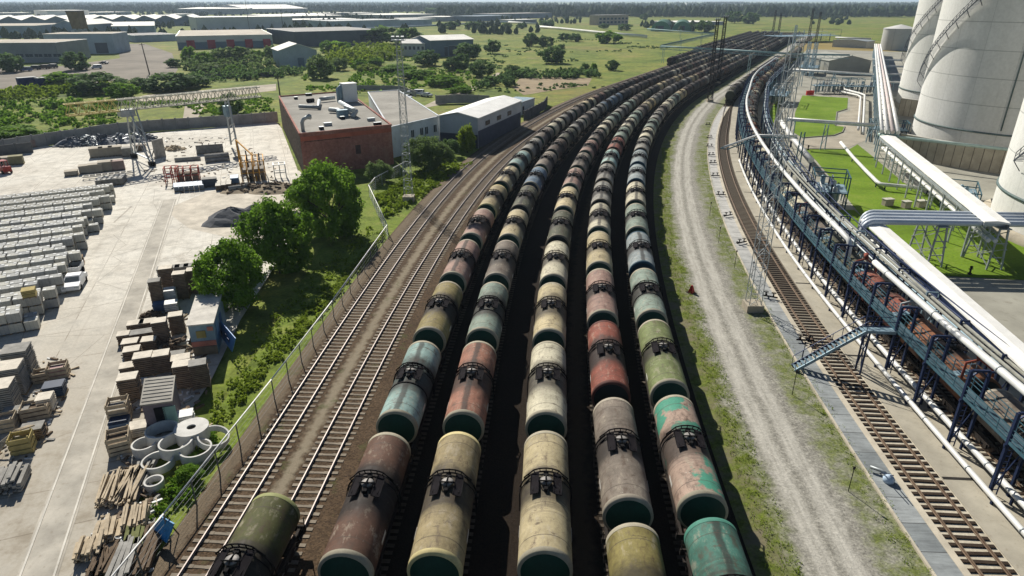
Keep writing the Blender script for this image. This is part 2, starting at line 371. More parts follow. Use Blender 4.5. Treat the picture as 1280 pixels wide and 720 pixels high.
# --- sandy bed under the siding and the concrete apron beside it
b = NB('siding_bed'); v = b.pos(); n1 = b.noise(v, .5, 5, .65); n2 = b.noise(v, 6, 4, .7)
c = b.ramp(n1, [(.3, (.42, .375, .285)), (.7, (.58, .53, .425))]); c = b.mix(1.0, c, b.ramp(n2, [(.3, .75), (.7, 1.12)]), 'MULTIPLY')
uv = b.coord('UV'); o_, s_, _ = xyz(b, uv); c = b.mix(b.step(s_, 28, 44), c, (.17, .145, .11)); SBED = b.out(c, .95, 0, .1)
strip('siding_bed', [(15.16, -.02), (18.0, -.02)], SBED, -36, 60)
strip('siding_bed', [(13.4 if False else (lambda s: OFF['t8'](s) - 1.4), .02), (lambda s: OFF['t8'](s) + 1.5, .02)], SBED, 60, 740)
APR = plain('apron_concrete', (.38, .35, .28), .92, 0, .22, .35, .45, .15, .2, True)
strip('apron', [(18.0, -.2), (18.0, .03), (20.2, .03), (33.5, .02)], APR, -36, 60)
strip('apron', [(lambda s: OFF['t8'](s) + 1.5, .03), (21.5, .03), (27.0, .02)], APR, 60, 240)
m = MB()
for s in (9.5, 27, 44.5, 57, 71, 85.5, 101, 118):     # open drain slots across the apron
    a, t = AT(s, 18.05, .036); c_, _ = AT(s, 20.1, .036); m.beam(a, c_, .28, .006)
struct(m.build('apron_drain', plain('drain_dark', (.03, .028, .025), .9)))
# --- works area on the right: ground, lanes and lawns
WORKS = plain('works_ground', (.315, .305, .255), .95, 0, .3, .12, .45, .1, .2, True)
sheet('works_ground', [AT(-36, 26)[0], AT(60, 26.5)[0], AT(100, 25.5)[0], AT(190, 24)[0], AT(300, 20)[0], AT(480, 20)[0], AT(480, 120)[0], (330, 330), (260, 40), (120, -20)], -0.12, WORKS)
b = NB('lawn'); v = b.pos(); n1 = b.noise(v, .12, 5, .6); n2 = b.noise(v, 2.5, 4, .7)
c = b.ramp(n1, [(.3, (.095, .160, .012)), (.55, (.145, .235, .018)), (.75, (.20, .265, .04))]); c = b.mix(1.0, c, b.ramp(n2, [(.25, .7), (.7, 1.1)]), 'MULTIPLY')
n4_ = b.noise(v, .6, 5, .75); c = b.mix(b.math('MULTIPLY', b.step(n4_, .56, .70), .35), c, (.24, .24, .08)); b.bump(n2, .4, .05); LAWN = b.out(c, .95, 0, .1)
sheet('lawn', [P(1003, 119), P(1060, 122), P(1059, 136), P(1046, 140), P(1044, 157), P(1056, 158), P(1053, 165), P(1042, 169), P(1003, 172), P(992, 165), P(994, 140)], -0.06, LAWN)
sheet('lawn', [P(966, 120), P(980, 119), P(968, 150), P(962, 172), P(950, 172), P(955, 145)], -0.06, LAWN)
sheet('lawn', [P(1006, 186), P(1062, 186), P(1072, 180), P(1092, 196), P(1130, 228), P(1200, 262), P(1300, 310), P(1330, 352), P(1178, 344), P(1095, 292), P(1050, 236), P(1020, 200)], -0.06, LAWN)
sheet('lawn', [P(1040, 262), P(1068, 262), P(1110, 300), P(1090, 300), P(1060, 292)], -0.055, LAWN)
LANE = plain('sandy_lane', (.36, .325, .26), .95, 0, .25, .2, .4, .1, .2, True)
sheet('sandy_lane', [P(1010, 117), P(1078, 120), P(1082, 175), P(1060, 184), P(1006, 185), P(1000, 174), P(1045, 171), P(1060, 163), P(1048, 157), P(1050, 142), P(1063, 138), P(1062, 121)], -0.09, LANE)
m = MB()
for pts in ([(1003, 172), (1042, 169), (1053, 165), (1056, 158)], [(1059, 136), (1046, 140), (1044, 157)], [(1006, 186), (1062, 186.5)]):
    for a, c_ in zip(pts, pts[1:]): m.beam(P(*a) , P(*c_), .22, .18)
struct(m.build('lawn_kerb', plain('kerb_grey', (.24, .23, .20), .9)))
# ================================================================ RAILWAY TRACKS
b = NB('rail_steel'); n = b.noise(b.pos(), 2.0, 4, .6); nrm = xyz(b, b.node('ShaderNodeNewGeometry').outputs['Normal'])[2]
top = b.step(nrm, .7, .9); RAIL = b.out(b.mix(top, (.085, .055, .04), (.30, .25, .225)), b.math('SUBTRACT', .75, b.math('MULTIPLY', top, .2)), .0, .5)
b.link(b.math('MULTIPLY', top, .25), b.bsdf.inputs['Metallic'])
b = NB('rail_rusty'); n = b.noise(b.pos(), 2.0, 4, .6); RAILR = b.out(b.ramp(n, [(.3, (.11, .07, .045)), (.7, (.21, .15, .10))]), .6, .2, .4)
SLC = plain('sleeper_concrete', (.225, .19, .145), .9, 0, .3, .8, .5, .2, .0, True)
SLSHADE = plain('sleeper_shaded', (.085, .068, .050), .9, 0, .35, .8, .5, .2, .0, True)  # concrete sleeper copy, its colour darkened for the shade under the wagon rows
SLW = plain('sleeper_timber', (.040, .027, .018), .9, 0, .35, 1.2, .3, .2, .0, True)
def sleeper_mesh(kind):
    m = MB()
    if kind in ('concrete', 'shaded'):
        for sx in (-1, 1): m.box((sx * .86, 0, -.06), (.98, .26, .2))
        m.box((0, 0, -.04), (.76, .20, .13))
    else:
        m.box((0, 0, -.05), (2.75, .25, .18))
        for sx in (-1, 1): m.box((sx * .80, 0, .048), (.34, .18, .016))
    return m.mesh('sleeper', {'concrete': SLC, 'shaded': SLSHADE, 'timber': SLW}[kind])
SLM = {'concrete': sleeper_mesh('concrete'), 'timber': sleeper_mesh('timber'), 'shaded': sleeper_mesh('shaded')}
def rail_profile(m, pts, wd=.075, ht=.17):
    n = len(pts); prof = [(-.07, 0), (.07, 0), (.07, .02), (.012, .035), (.012, .13), (wd / 2, .14), (wd / 2, ht), (-wd / 2, ht), (-wd / 2, .14), (-.012, .13), (-.012, .035), (-.07, .02)]
    o = len(m.v); k = len(prof)
    for i, p in enumerate(pts):
        d = (pts[min(i + 1, n - 1)] - pts[max(i - 1, 0)]).normalized(); a = Vector((d.y, -d.x, 0))
        for x, z in prof: m.v.append(tuple(p + a * x + Vector((0, 0, z))))
    for i in range(n - 1):
        for j in range(k):
            j2 = (j + 1) % k; m.f.append((o + i * k + j, o + (i + 1) * k + j, o + (i + 1) * k + j2, o + i * k + j2)); m.mi.append(0); m.sm.append(False)
def railway(tr, s0, s1, label, zb, kind, rail, individual, pitch=.56):
    root = thing('railway_track', label, 'railway track', track_pt(tr, s0, 0)[0])
    root['kind'] = 'structure'
    loc = Vector(root.location)
    for g in (-.795, .795):
        pts = []; s = s0
        while s <= s1:
            p, t = track_pt(tr, s, zb); pts.append(p + Vector((math.cos(t) * g, -math.sin(t) * g, .05)) - loc); s += 3 if s < 150 else 8
        m = MB(); rail_profile(m, pts); m.build('rail', rail, root)
    s = s0; k = 0; rest = MB(); me = SLM[kind]
    vs = [v.co.copy() for v in me.vertices]; fs = [tuple(p.vertices) for p in me.polygons]
    first = None
    while s <= s1:
        p, t = track_pt(tr, s, zb); p = p - loc; jit = rnd.uniform(-.03, .03)
        vis = P(640, 720).y - 1 < (p + loc).y
        if individual and k < 100 and vis:
            if first is None:
                first = bpy.data.objects.new('sleeper', me); sl = first
            else: sl = first.copy()
            col.objects.link(sl); sl.parent = root; sl.location = p; sl.rotation_euler = (0, 0, -t + jit); k += 1
        else:
            R = Matrix.Rotation(-t + jit, 3, 'Z'); rest._add([p + R @ x for x in vs], fs)
        s += pitch
    o = rest.build('sleepers', me.materials[0], root); o['kind'] = 'stuff'
railway('t1', -14, 420, 'leftmost railway track beside the wire fence, empty, concrete sleepers in brown ballast', .17, 'concrete', RAIL, True, .62)
railway('t2', -14, 420, 'second railway track from the left, empty but for one olive tank wagon at the bottom of the photo', .17, 'concrete', RAIL, True, .62)
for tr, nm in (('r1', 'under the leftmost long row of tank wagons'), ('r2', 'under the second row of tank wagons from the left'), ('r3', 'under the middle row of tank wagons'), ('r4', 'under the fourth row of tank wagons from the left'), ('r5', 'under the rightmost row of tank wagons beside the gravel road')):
    railway(tr, -14, 330, 'railway track ' + nm, .17, 'shaded', RAILR, False)
railway('t8', -14, 330, 'rusty siding on dark timber sleepers beside the paved platform', .02, 'timber', RAILR, True, .66)
railway('t9', -14, 330, 'railway track under the wagons at the blue loading rack', .03, 'timber', RAILR, False, .60)
# ================================================================ TANK WAGONS
def tank_paint():
    b = NB('tank_paint'); oi = b.node('ShaderNodeObjectInfo'); v = b.coord('Object')
    rv = b.node('ShaderNodeCombineXYZ')
    for i, k in enumerate((61.0, 37.0, 23.0)): b.link(b.math('MULTIPLY', oi.outputs['Random'], k), rv.inputs[i])
    vr = b.vmath('ADD', v, rv.outputs[0]); x, y, z = xyz(b, v)
    base = oi.outputs['Color']; R = oi.outputs['Random']
    n1 = b.noise(vr, .55, 5, .65); n2 = b.noise(b.scale(vr, (2.2, .9, .5)), 1.0, 5, .7); n3 = b.noise(vr, 5.0, 4, .7)
    c = b.mix(1.0, base, b.ramp(n1, [(.3, .62), (.5, .95), (.72, 1.15)]), 'MULTIPLY')
    # faded, dusty streaks that run down the shell
    c = b.mix(b.math('MULTIPLY', b.step(n2, .52, .68), .45), c, (.42, .37, .29))
    c = b.mix(b.math('MULTIPLY', b.step(n2, .50, .30), .70), c, (.085, .055, .038))
    gp_ = b.noise(vr, .42, 5, .6); c = b.mix(b.math('MULTIPLY', b.math('SUBTRACT', 1.0, oi.outputs['Alpha']), b.step(gp_, .50, .56)), c, (.075, .27, .185))
    # oil spilt round the filling hatch: a dark belt of its own width on each wagon
    ay = b.math('ABSOLUTE', b.math('ADD', y, b.math('MULTIPLY', b.math('SUBTRACT', n1, .5), 2.0)))
    wd = b.math('ADD', .35, b.math('MULTIPLY', b.math('FRACT', b.math('MULTIPLY', R, 7.31)), 1.3))
    belt = b.step(b.math('SUBTRACT', ay, wd), 1.5, 0.0)
    amt = b.math('ADD', .80, b.math('MULTIPLY', b.math('FRACT', b.math('MULTIPLY', R, 13.7)), .19))
    c = b.mix(b.math('MULTIPLY', belt, amt), c, (.026, .022, .020))
    # runs that hang down the flanks from the belt, and patches of peeled paint
    dr = b.math('MULTIPLY', b.step(b.noise(b.scale(vr, (.15, 3.0, .15)), 1.0, 4, .7), .50, .62), b.step(ay, 3.6, .8)); c = b.mix(b.math('MULTIPLY', dr, .55), c, (.055, .045, .038))
    pk = b.noise(b.scale(vr, (1, 1, 1)), .9, 6, .75); c = b.mix(b.math('MULTIPLY', b.step(pk, .665, .69), .55), c, (.52, .49, .43)); c = b.mix(b.math('MULTIPLY', b.step(pk, .33, .30), .6), c, (.10, .05, .03))
    # a run of oil along the crown of some wagons
    run = b.math('MULTIPLY', b.step(b.math('ABSOLUTE', b.math('ADD', x, b.math('MULTIPLY', b.math('SUBTRACT', n1, .5), .5))), .30, .12), b.math('MULTIPLY', b.step(z, 3.2, 3.6), b.math('GREATER_THAN', b.math('FRACT', b.math('MULTIPLY', R, 29.3)), .72)))
    c = b.mix(b.math('MULTIPLY', run, .75), c, (.03, .028, .026))
    # weld seams and small scuffs along the crown
    seam = b.math('LESS_THAN', b.math('ABSOLUTE', b.math('SUBTRACT', b.math('ABSOLUTE', y), 3.95)), .035)
    seam2 = b.math('LESS_THAN', b.math('ABSOLUTE', b.math('SUBTRACT', b.math('ABSOLUTE', y), 2.2)), .018)
    c = b.mix(b.math('MULTIPLY', seam, .6), c, (.07, .055, .045)); c = b.mix(b.math('MULTIPLY', seam2, .35), c, (.07, .055, .045))
    sc_ = b.math('MULTIPLY', b.step(b.noise(b.scale(vr, (1.1, 3.2, 1)), 1.0, 5, .75), .585, .66), b.step(b.math('ABSOLUTE', x), .95, .5))
    c = b.mix(b.math('MULTIPLY', sc_, .75), c, (.085, .06, .045))
    c = b.mix(1.0, c, b.ramp(n3, [(.25, .78), (.7, 1.08)]), 'MULTIPLY')
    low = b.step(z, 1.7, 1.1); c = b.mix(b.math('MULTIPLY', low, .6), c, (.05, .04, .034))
    b.bump(n3, .08, .02); return b.out(c, b.ramp(n2, [(.3, .6), (.7, .9)]), 0, .13)
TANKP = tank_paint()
HEAD = objcol('tank_head_paint', .6, 0, .45, 1.0)
RIMW = objcol('tank_rim_paint', .7, 0, .35, 2.2)
SOOT = plain('sooty_steel', (.014, .013, .013), .85, 0, .4, 1.5, .3, .05)
OILY = plain('oily_plate', (.013, .011, .013), .85, 0, .4, 1.5, .3, .05)
UNDER = plain('underframe', (.035, .029, .025), .85, .1, .4, 1.0, .3)
WHEELM = plain('wheel_steel', (.10, .075, .06), .55, .5, .3, 2.0, .3)
HATCHM = plain('hatch_lid', (.20, .19, .18), .6, .2, .4, 2.0, .6)
RT, ZA, YL = 1.44, 2.52, 5.12
def wagon_parts(lod):
    """meshes of one four-axle tank wagon, axis along Y, rail top at z = 0; lod 0 near, 1 middle"""
    n = (40, 24)[lod]; parts = []
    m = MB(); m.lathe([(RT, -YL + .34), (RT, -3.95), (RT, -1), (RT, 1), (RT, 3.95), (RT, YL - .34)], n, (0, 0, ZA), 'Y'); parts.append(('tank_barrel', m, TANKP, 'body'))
    for sy in (-1, 1):
        m = MB(); pr = [(RT + .012, sy * (YL - .34)), (RT + .012, sy * (YL - .06)), (RT - .05, sy * YL), (RT - .16, sy * (YL + .03))]
        if sy < 0: pr = [(r, z) for r, z in pr][::-1]
        m.lathe(pr, n, (0, 0, ZA), 'Y'); parts.append(('end_rim', m, RIMW, 'rim'))
        m = MB(); pr = [(RT - .16, sy * (YL + .03)), (RT - .45, sy * (YL + .24)), (.6, sy * (YL + .40)), (.02, sy * (YL + .46))]
        if sy < 0: pr = pr[::-1]
        m.lathe(pr, n, (0, 0, ZA), 'Y')
        parts.append(('end_head', m, HEAD, 'head'))
    # walkway plates either side of the filling hatch
    zt = ZA + RT
    for sx in (-1, 1):
        m = MB(); m.box((sx * .66, -.10, zt + .05), (.50, 1.75, .05), tilt=(0, sx * .30))
        if lod == 0:
            for dy in (-.7, 0, .7): m.beam((sx * .64, dy, zt + .05), (sx * .60, dy, zt - .18), .06)
            m.box((sx * .44, -.15, zt + .14), (.05, 1.5, .06))
        parts.append(('walkway_plate', m, OILY, None))
    m = MB(); m.lathe([(.30, zt - .25), (.30, zt + .16), (.36, zt + .17), (.36, zt + .22), (.24, zt + .27), (.01, zt + .29)], 14 if lod == 0 else 8); parts.append(('filling_hatch', m, HATCHM if lod == 0 else SOOT, None))
    m = MB()
    if lod == 0:
        m.tube([(-.42, -.18, zt + .33), (.42, -.18, zt + .33)], .045, 6); m.tube([(0, -.62, zt + .05), (0, -.1, zt + .36)], .05, 6); m.box((0, -.62, zt + .08), (.22, .22, .26)); m.tube([(0, -.1, zt + .34), (0, .55, zt + .2)], .05, 6); m.box((.0, .55, zt + .10), (.3, .24, .3)); m.tube([(-.42, -.18, zt + .33), (-.42, .1, zt + .02)], .035, 6); m.tube([(.42, -.18, zt + .33), (.42, .1, zt + .02)], .035, 6)
        parts.append(('hatch_lever', m, SOOT, None))
    # curved handrail over the shell with the two side ladders
    m = MB(); r = RT + .12; arc = [(math.sin(a) * r, .90, ZA + math.cos(a) * r) for a in [rad(-78 + 13 * i) for i in range(13)]]
    m.tube(arc, .05, 5)
    arc2 = [(p[0] * 1.06, .82, ZA + (p[2] - ZA) * (1.0) + (.30 if abs(p[0]) < .95 else .16)) for p in arc[2:-2]]
    m.tube(arc2, .045, 5)
    for i in range(2, len(arc) - 2): m.beam(arc[i], arc2[i - 2], .05)
    for sx in (-1, 1): m.beam((sx * .75, .82, zt - .1), (sx * .75, -.75, zt - .02 + .1), .03); m.beam((sx * .9, .82, zt + .12), (sx * .9, -.7, zt + .0), .03)
    parts.append(('handrail', m, SOOT, None))
    for sx in (-1, 1):
        m = MB()
        for dy in (.60, 1.02): m.tube([(sx * (RT + .10), dy, 1.25), (sx * (RT + .12), dy, ZA), (sx * (RT * .93 + .1), dy, ZA + .55), (sx * (RT * .68), dy, ZA + RT * .78)], .03, 5)
        for k in range(6 if lod == 0 else 3):
            z = 1.35 + k * (.3 if lod == 0 else .6); xx = RT + .11 - max(0, z - ZA) * .12; m.beam((sx * xx, .60, z), (sx * xx, 1.02, z), .035)
        parts.append(('ladder', m, SOOT, None))
    # underframe: sills, saddles, end beams, couplers
    m = MB(); m.box((0, 0, .98), (.55, 10.9, .30))
    for sx in (-1, 1): m.box((sx * 1.12, 0, 1.0), (.16, 10.9, .24))
    for sy in (-1, 1):
        m.box((0, sy * 5.45, 1.0), (2.9, .12, .42)); m.box((0, sy * 3.9, 1.24), (2.3, .55, .30)); m.beam((0, sy * 5.5, .95), (0, sy * 6.0, .95), .28, .3)
        for sx in (-1, 1): m.box((sx * 1.2, sy * 5.1, .8), (.3, .5, .06)); m.beam((sx * 1.38, sy * 5.5, 1.2), (sx * 1.38, sy * 5.5, 1.75), .05)
    parts.append(('underframe', m, UNDER, None))
    if lod == 0:
        for sx in (-1, 1):
            m = MB(); m.box((sx * (RT + .005), -2.6, ZA + .12), (.012, .9, .22)); parts.append(('data_panel', m, MATS['lettering_white'], None))
    for sy in (-1, 1):
        m = MB()
        for sx in (-1, 1):
            m.box((sx * 1.02, sy * 3.9, .55), (.18, 2.5, .22)); m.box((sx * 1.02, sy * 3.9, .42), (.24, .7, .3))
            for dy in (-.92, .92): m.box((sx * 1.06, sy * 3.9 + dy, .47), (.26, .34, .36))
        m.box((0, sy * 3.9, .62), (2.1, .42, .26)); parts.append(('bogie', m, UNDER, ('bogie', sy)))
    return parts
plain('lettering_white', (.62, .60, .55), .8, 0, .3, 3.0, .6)
def wheelset_mesh(n):
    m = MB(); m.tube([(-1.0, 0, 0), (1.0, 0, 0)], .08, 8)
    for sx in (-1, 1): m.lathe([(.02, sx * .72), (.50, sx * .72), (.50, sx * .75), (.475, sx * .755), (.475, sx * .86), (.02, sx * .86)], n, (0, 0, 0), 'X', smooth=False)
    return m.mesh('wheelset', WHEELM)
PROTO = []
for lod in (0, 1):
    L = [(nm, m.mesh(nm, mt), role) for nm, m, mt, role in wagon_parts(lod)]
    PROTO.append((L, wheelset_mesh(24 if lod == 0 else 12)))
m = MB(); m.lathe([(RT + .005, -.07), (RT + .045, -.06), (RT + .045, .06), (RT + .005, .07)], 40, (0, 0, ZA), 'Y'); STRAP = m.mesh('strap_band', SOOT)
def far_wagon_mb():
    m = MB(); n = 14; hd = YL
    m.lathe([(RT - .3, -hd - .2), (RT - .1, -hd)], n, (0, 0, ZA), 'Y', 1); m.lathe([(RT, -hd), (RT, -hd + .34)], n, (0, 0, ZA), 'Y', 2)
    m.lathe([(.02, -hd - .3), (RT - .3, -hd - .2)], n, (0, 0, ZA), 'Y', 1)
    m.lathe([(RT, -hd + .34), (RT, 0), (RT, hd - .34)], n, (0, 0, ZA), 'Y', 0)
    m.lathe([(RT, hd - .34), (RT, hd), ], n, (0, 0, ZA), 'Y', 2); m.lathe([(RT, hd), (RT - .3, hd + .2), (.02, hd + .3)], n, (0, 0, ZA), 'Y', 1)
    zt = ZA + RT
    for sx in (-1, 1): m.box((sx * .62, 0, zt + .02), (.36, 1.5, .05), m=3, tilt=(0, sx * .4))
    m.lathe([(.32, zt - .2), (.32, zt + .2), (.01, zt + .27)], 8, m=3)
    arc = [(math.sin(a) * (RT + .14), .82, ZA + .1 + math.cos(a) * (RT + .2)) for a in [rad(-75 + 25 * i) for i in range(7)]]; m.tube(arc, .05, 4, 3)
    m.box((0, 0, 1.0), (2.5, 11.2, .28), m=3)
    for sy in (-1, 1): m.box((0, sy * 3.9, .5), (2.2, 2.6, .55), m=3); m.beam((0, sy * 5.5, .95), (0, sy * 6.0, .95), .28, m=3)
    return m
FARM = [TANKP, HEAD, RIMW, UNDER]
FARMESH = far_wagon_mb().mesh('tank_wagon', FARM)
def C(h):
    h = h.lstrip('#'); f = lambda s: (lambda x: x / 12.92 if x <= .04045 else ((x + .055) / 1.055) ** 2.4)(int(s, 16) / 255)
    return (f(h[0:2]), f(h[2:4]), f(h[4:6]), 1)
# paint schemes: (words, body, rim, head)
GREENH, DARKH, BLUEH = C('193d31'), C('171c1b'), C('182e3a')
WHT, DIRTY = C('a49d89'), C('756d5e')
PAINT = {
 'olive': ('olive green and sooty', C('55572f'), C('8f9262'), GREENH), 'rust': ('dark rusty brown', C('6d4f40'), WHT, GREENH), 'teal': ('teal', C('8fb0aa'), WHT, GREENH),
 'ochre': ('ochre yellow', C('948652'), WHT, GREENH), 'pink': ('dusty pink', C('a07f72'), WHT, GREENH), 'cream': ('cream', C('c3b388'), WHT, GREENH), 'sand': ('sand yellow', C('a09068'), C('cdbf8c'), GREENH),
 'salmon': ('salmon orange', C('a5705a'), WHT, GREENH), 'sage': ('grey-green', C('879a8c'), WHT, GREENH), 'brown': ('brownish grey', C('7f7468'), C('a39a8a'), GREENH), 'ivory': ('pale ivory', C('c9c2a6'), WHT, GREENH),
 'moss': ('dark moss grey', C('595d48'), DIRTY, DARKH), 'mustard': ('mustard yellow', C('887d44'), WHT, GREENH), 'red': ('faded red', C('8f4c3c'), C('5d3a33'), DARKH), 'grey': ('mid grey', C('8b8a82'), DIRTY, DARKH),
 'turq': ('turquoise', C('43786a'), C('4c8272'), GREENH), 'pinkgreen': ('pale pink and green', C('b59a88'), WHT, GREENH), 'lime': ('lime green', C('737f4c'), WHT, GREENH), 'steel': ('pale blue-grey', C('95a2a4'), C('2f4c5c'), BLUEH),
 'blue': ('dull blue', C('536f86'), WHT, BLUEH), 'dark': ('soot-dark grey', C('4a4642'), DIRTY, DARKH), 'darkbrown': ('soot-dark brown', C('4d3c34'), DIRTY, DARKH), 'orange': ('orange-brown', C('8c5634'), C('6b4a34'), DARKH)}
ROWS = {   # colours counted from the camera
 't2': ['olive'],
 'r1': ['rust', 'teal', 'ochre', 'pink', 'pink', 'sand', 'cream', 'teal', 'grey', 'brown', 'ivory', 'grey', 'brown', 'cream', 'rust', 'moss'],
 'r2': ['sand', 'salmon', 'sage', 'brown', 'cream', 'moss', 'blue', 'brown', 'darkbrown', 'moss', 'grey', 'brown', 'grey', 'blue', 'blue', 'dark'],
 'r3': ['cream', 'ivory', 'cream', 'ivory', 'moss', 'cream', 'pink', 'brown', 'pink', 'brown', 'ivory', 'sage', 'grey', 'sage', 'brown', 'moss'],
 'r4': ['mustard', 'brown', 'red', 'pink', 'cream', 'ivory', 'grey', 'grey', 'teal', 'red', 'sage', 'ivory', 'sage', 'brown', 'cream', 'grey'],
 'r5': ['turq', 'pinkgreen', 'lime', 'sage', 'steel', 'sage', 'ivory', 'steel', 'steel', 'grey', 'ivory', 'sage', 'grey', 'brown', 'ivory', 'sage'],
 't9': ['brown', 'orange', 'red', 'moss', 'brown', 'ivory', 'moss', 'brown', 'ivory', 'brown', 'orange', 'moss', 'brown', 'dark'], 't8': ['moss', 'dark', 'grey'], 't1': [], 't0': []}
ROWNAME = {'r1': 'in the leftmost long row', 'r2': 'in the second row from the left', 'r3': 'in the middle row', 'r4': 'in the fourth row from the left', 'r5': 'in the rightmost row beside the gravel road', 't9': 'at the blue loading rack', 't8': 'on the siding beside the blue rack', 't2': 'in the short far row behind the leftmost row', 't1': 'in the second short far row', 't0': 'in the outermost far row'}
FIRST = {'r1': 1.5, 'r2': 1.8, 'r3': 2.2, 'r4': -5.7, 'r5': -5.1, 't2': -4.4, 't9': 9.5, 't8': 199.0}
SPEC = []     # (distance, row, index, s)
for r in ('r1', 'r2', 'r3', 'r4', 'r5'):
    s = FIRST[r]; k = 0
    end = {'r1': 655, 'r2': 640, 'r3': 620, 'r4': 600, 'r5': 585}[r]
    while s < end: SPEC.append((r, k, s)); s += 12.02; k += 1
SPEC.append(('t2', -1, FIRST['t2']))
for r, s0, s1 in (('t2', 312, 655), ('t1', 318, 650), ('t0', 405, 640), ('t8', FIRST['t8'], 330), ('t9', FIRST['t9'], 420)):
    s = s0; k = 0
    while s < s1: SPEC.append((r, k, s)); s += 12.02; k += 1
def dist_of(e): return track_pt(e[0], e[2])[0].length
SPEC.sort(key=dist_of)
stuffm = MB()
def wagon_label(r, k, words):
    if r == 't2' and k == -1: return 'lone olive green sooty tank wagon on the second empty track at the bottom edge'
    if k < 16: return '%s tank wagon, %s nearest %s' % (words, ORD[k], ROWNAME[r])
    return 'distant grimy wagon %s' % ROWNAME[r]
FARMIX = ['dark', 'darkbrown', 'brown', 'moss', 'grey', 'dark', 'brown', 'rust', 'ivory', 'darkbrown', 'cream']
nind = 0
for r, k, s in SPEC:
    p, t = track_pt(r, s, .39 if r not in ('t8', 't9') else .25); d = p.length
    if r == 't2' and k == -1: key = 'olive'
    elif k < len(ROWS[r]) and r not in ('t2',): key = ROWS[r][k]
    else: key = FARMIX[(k * 7 + len(r) * 3 + ord(r[1]) * 5 + (k * k) % 5) % len(FARMIX)]
    words, body, rim, head = PAINT[key]
    jb = rnd.uniform(.80, 1.05); gy = sum(body[:3]) / 3; body = tuple(c * .84 + g_ * gy * .16 for c, g_ in zip(body[:3], (1.08, 1.0, .88))); body = tuple(min(.8, c * jb) for c in body[:3]) + (0 if key == 'pinkgreen' else 1,)
    if rnd.random() < .35 and k > 5: rim = DIRTY
    if nind >= 300:
        R = Matrix.Rotation(-t, 3, 'Z'); fm = far_wagon_mb(); o = len(stuffm.v)
        stuffm.v += [tuple(p + R @ Vector(x)) for x in fm.v]; stuffm.f += [tuple(i + o for i in f) for f in fm.f]; stuffm.mi += fm.mi; stuffm.sm += fm.sm
        continue
    nind += 1
    lab = wagon_label(r, k, words); grp = 'tank wagons standing in the rail yard'
    if d > 190:
        o = bpy.data.objects.new('tank_wagon', FARMESH); col.objects.link(o); o.location = p; o.rotation_euler = (0, 0, -t); o.color = body
        tag(o, lab, 'tank wagon', grp); continue
    root = thing('tank_wagon', lab, 'tank wagon', p, -t, grp)
    if key in ('teal', 'sage') and k < 4:
        for yy in (-1.35, 1.35): o = bpy.data.objects.new('strap_band', STRAP); col.objects.link(o); o.parent = root; o.location = (0, yy, 0)
    L, ws = PROTO[0 if d < 105 else 1]
    for nm, me, role in L:
        if d > 105 and nm in ('hatch_lever',): continue
        o = bpy.data.objects.new(nm, me); col.objects.link(o); o.parent = root
        o.color = body if role == 'body' else rim if role == 'rim' else head if role == 'head' else (1, 1, 1, 1)
        if isinstance(role, tuple) and d < 150:
            for dy in (-.92, .92):
                wo = bpy.data.objects.new('wheelset', ws); col.objects.link(wo); wo.parent = o; wo.location = (0, role[1] * 3.9 + dy, .475)
o = stuffm.build('tank_wagons', FARM, color=C('5a534b')); tag(o, 'farthest tank wagons of the yard merging into dark rows near the horizon', 'tank wagons', kind='stuff')
# ================================================================ LOADING RACK, PIPES, GALLERIES, SILOS (right-hand side)
NAVY = plain('navy_steel', (.018, .030, .075), .5, .2, .3, 1.0, .3)
TEALP = plain('teal_paint', (.050, .115, .145), .6, .1, .3, 1.0, .35)
GALV = plain('galvanised', (.34, .37, .38), .5, .35, .25, 1.0, .3)
PALEB = plain('pale_blue_steel', (.22, .31, .36), .55, .2, .3, .8, .35)
WPIPE = plain('white_lagging', (.66, .66, .63), .45, .05, .15, .7, .25)
WROOF = plain('white_sheet_roof', (.80, .79, .745), .6, 0, .12, .4, .25)
SILOM = None
def lattice(m, a, b_, wd, step, r=.04, n=4, legs=None):
    """lattice mast from a up to b_: four legs and zig-zag bracing"""
    a, b_ = Vector(a), Vector(b_); N = max(2, int((b_ - a).length / step))
    def ring(k):
        f = k / N; c = a.lerp(b_, f); w_ = wd[0] + (wd[1] - wd[0]) * f
        return [c + Vector((sx * w_ / 2, sy * w_ / 2, 0)) for sx, sy in ((-1, -1), (1, -1), (1, 1), (-1, 1))]
    prev = ring(0)
    for k in range(1, N + 1):
        cur = ring(k)
        for i in range(4):
            j = (i + 1) % 4; m.beam(prev[i], cur[i], r * 2); m.beam(cur[i], cur[j], r * 1.1); m.beam(prev[i] if k % 2 else prev[j], cur[j] if k % 2 else cur[i], r * 1.1)
        prev = cur
DECKM = plain('deck_grating', (.075, .12, .145), .7, .1, .3, 1.0, .3)
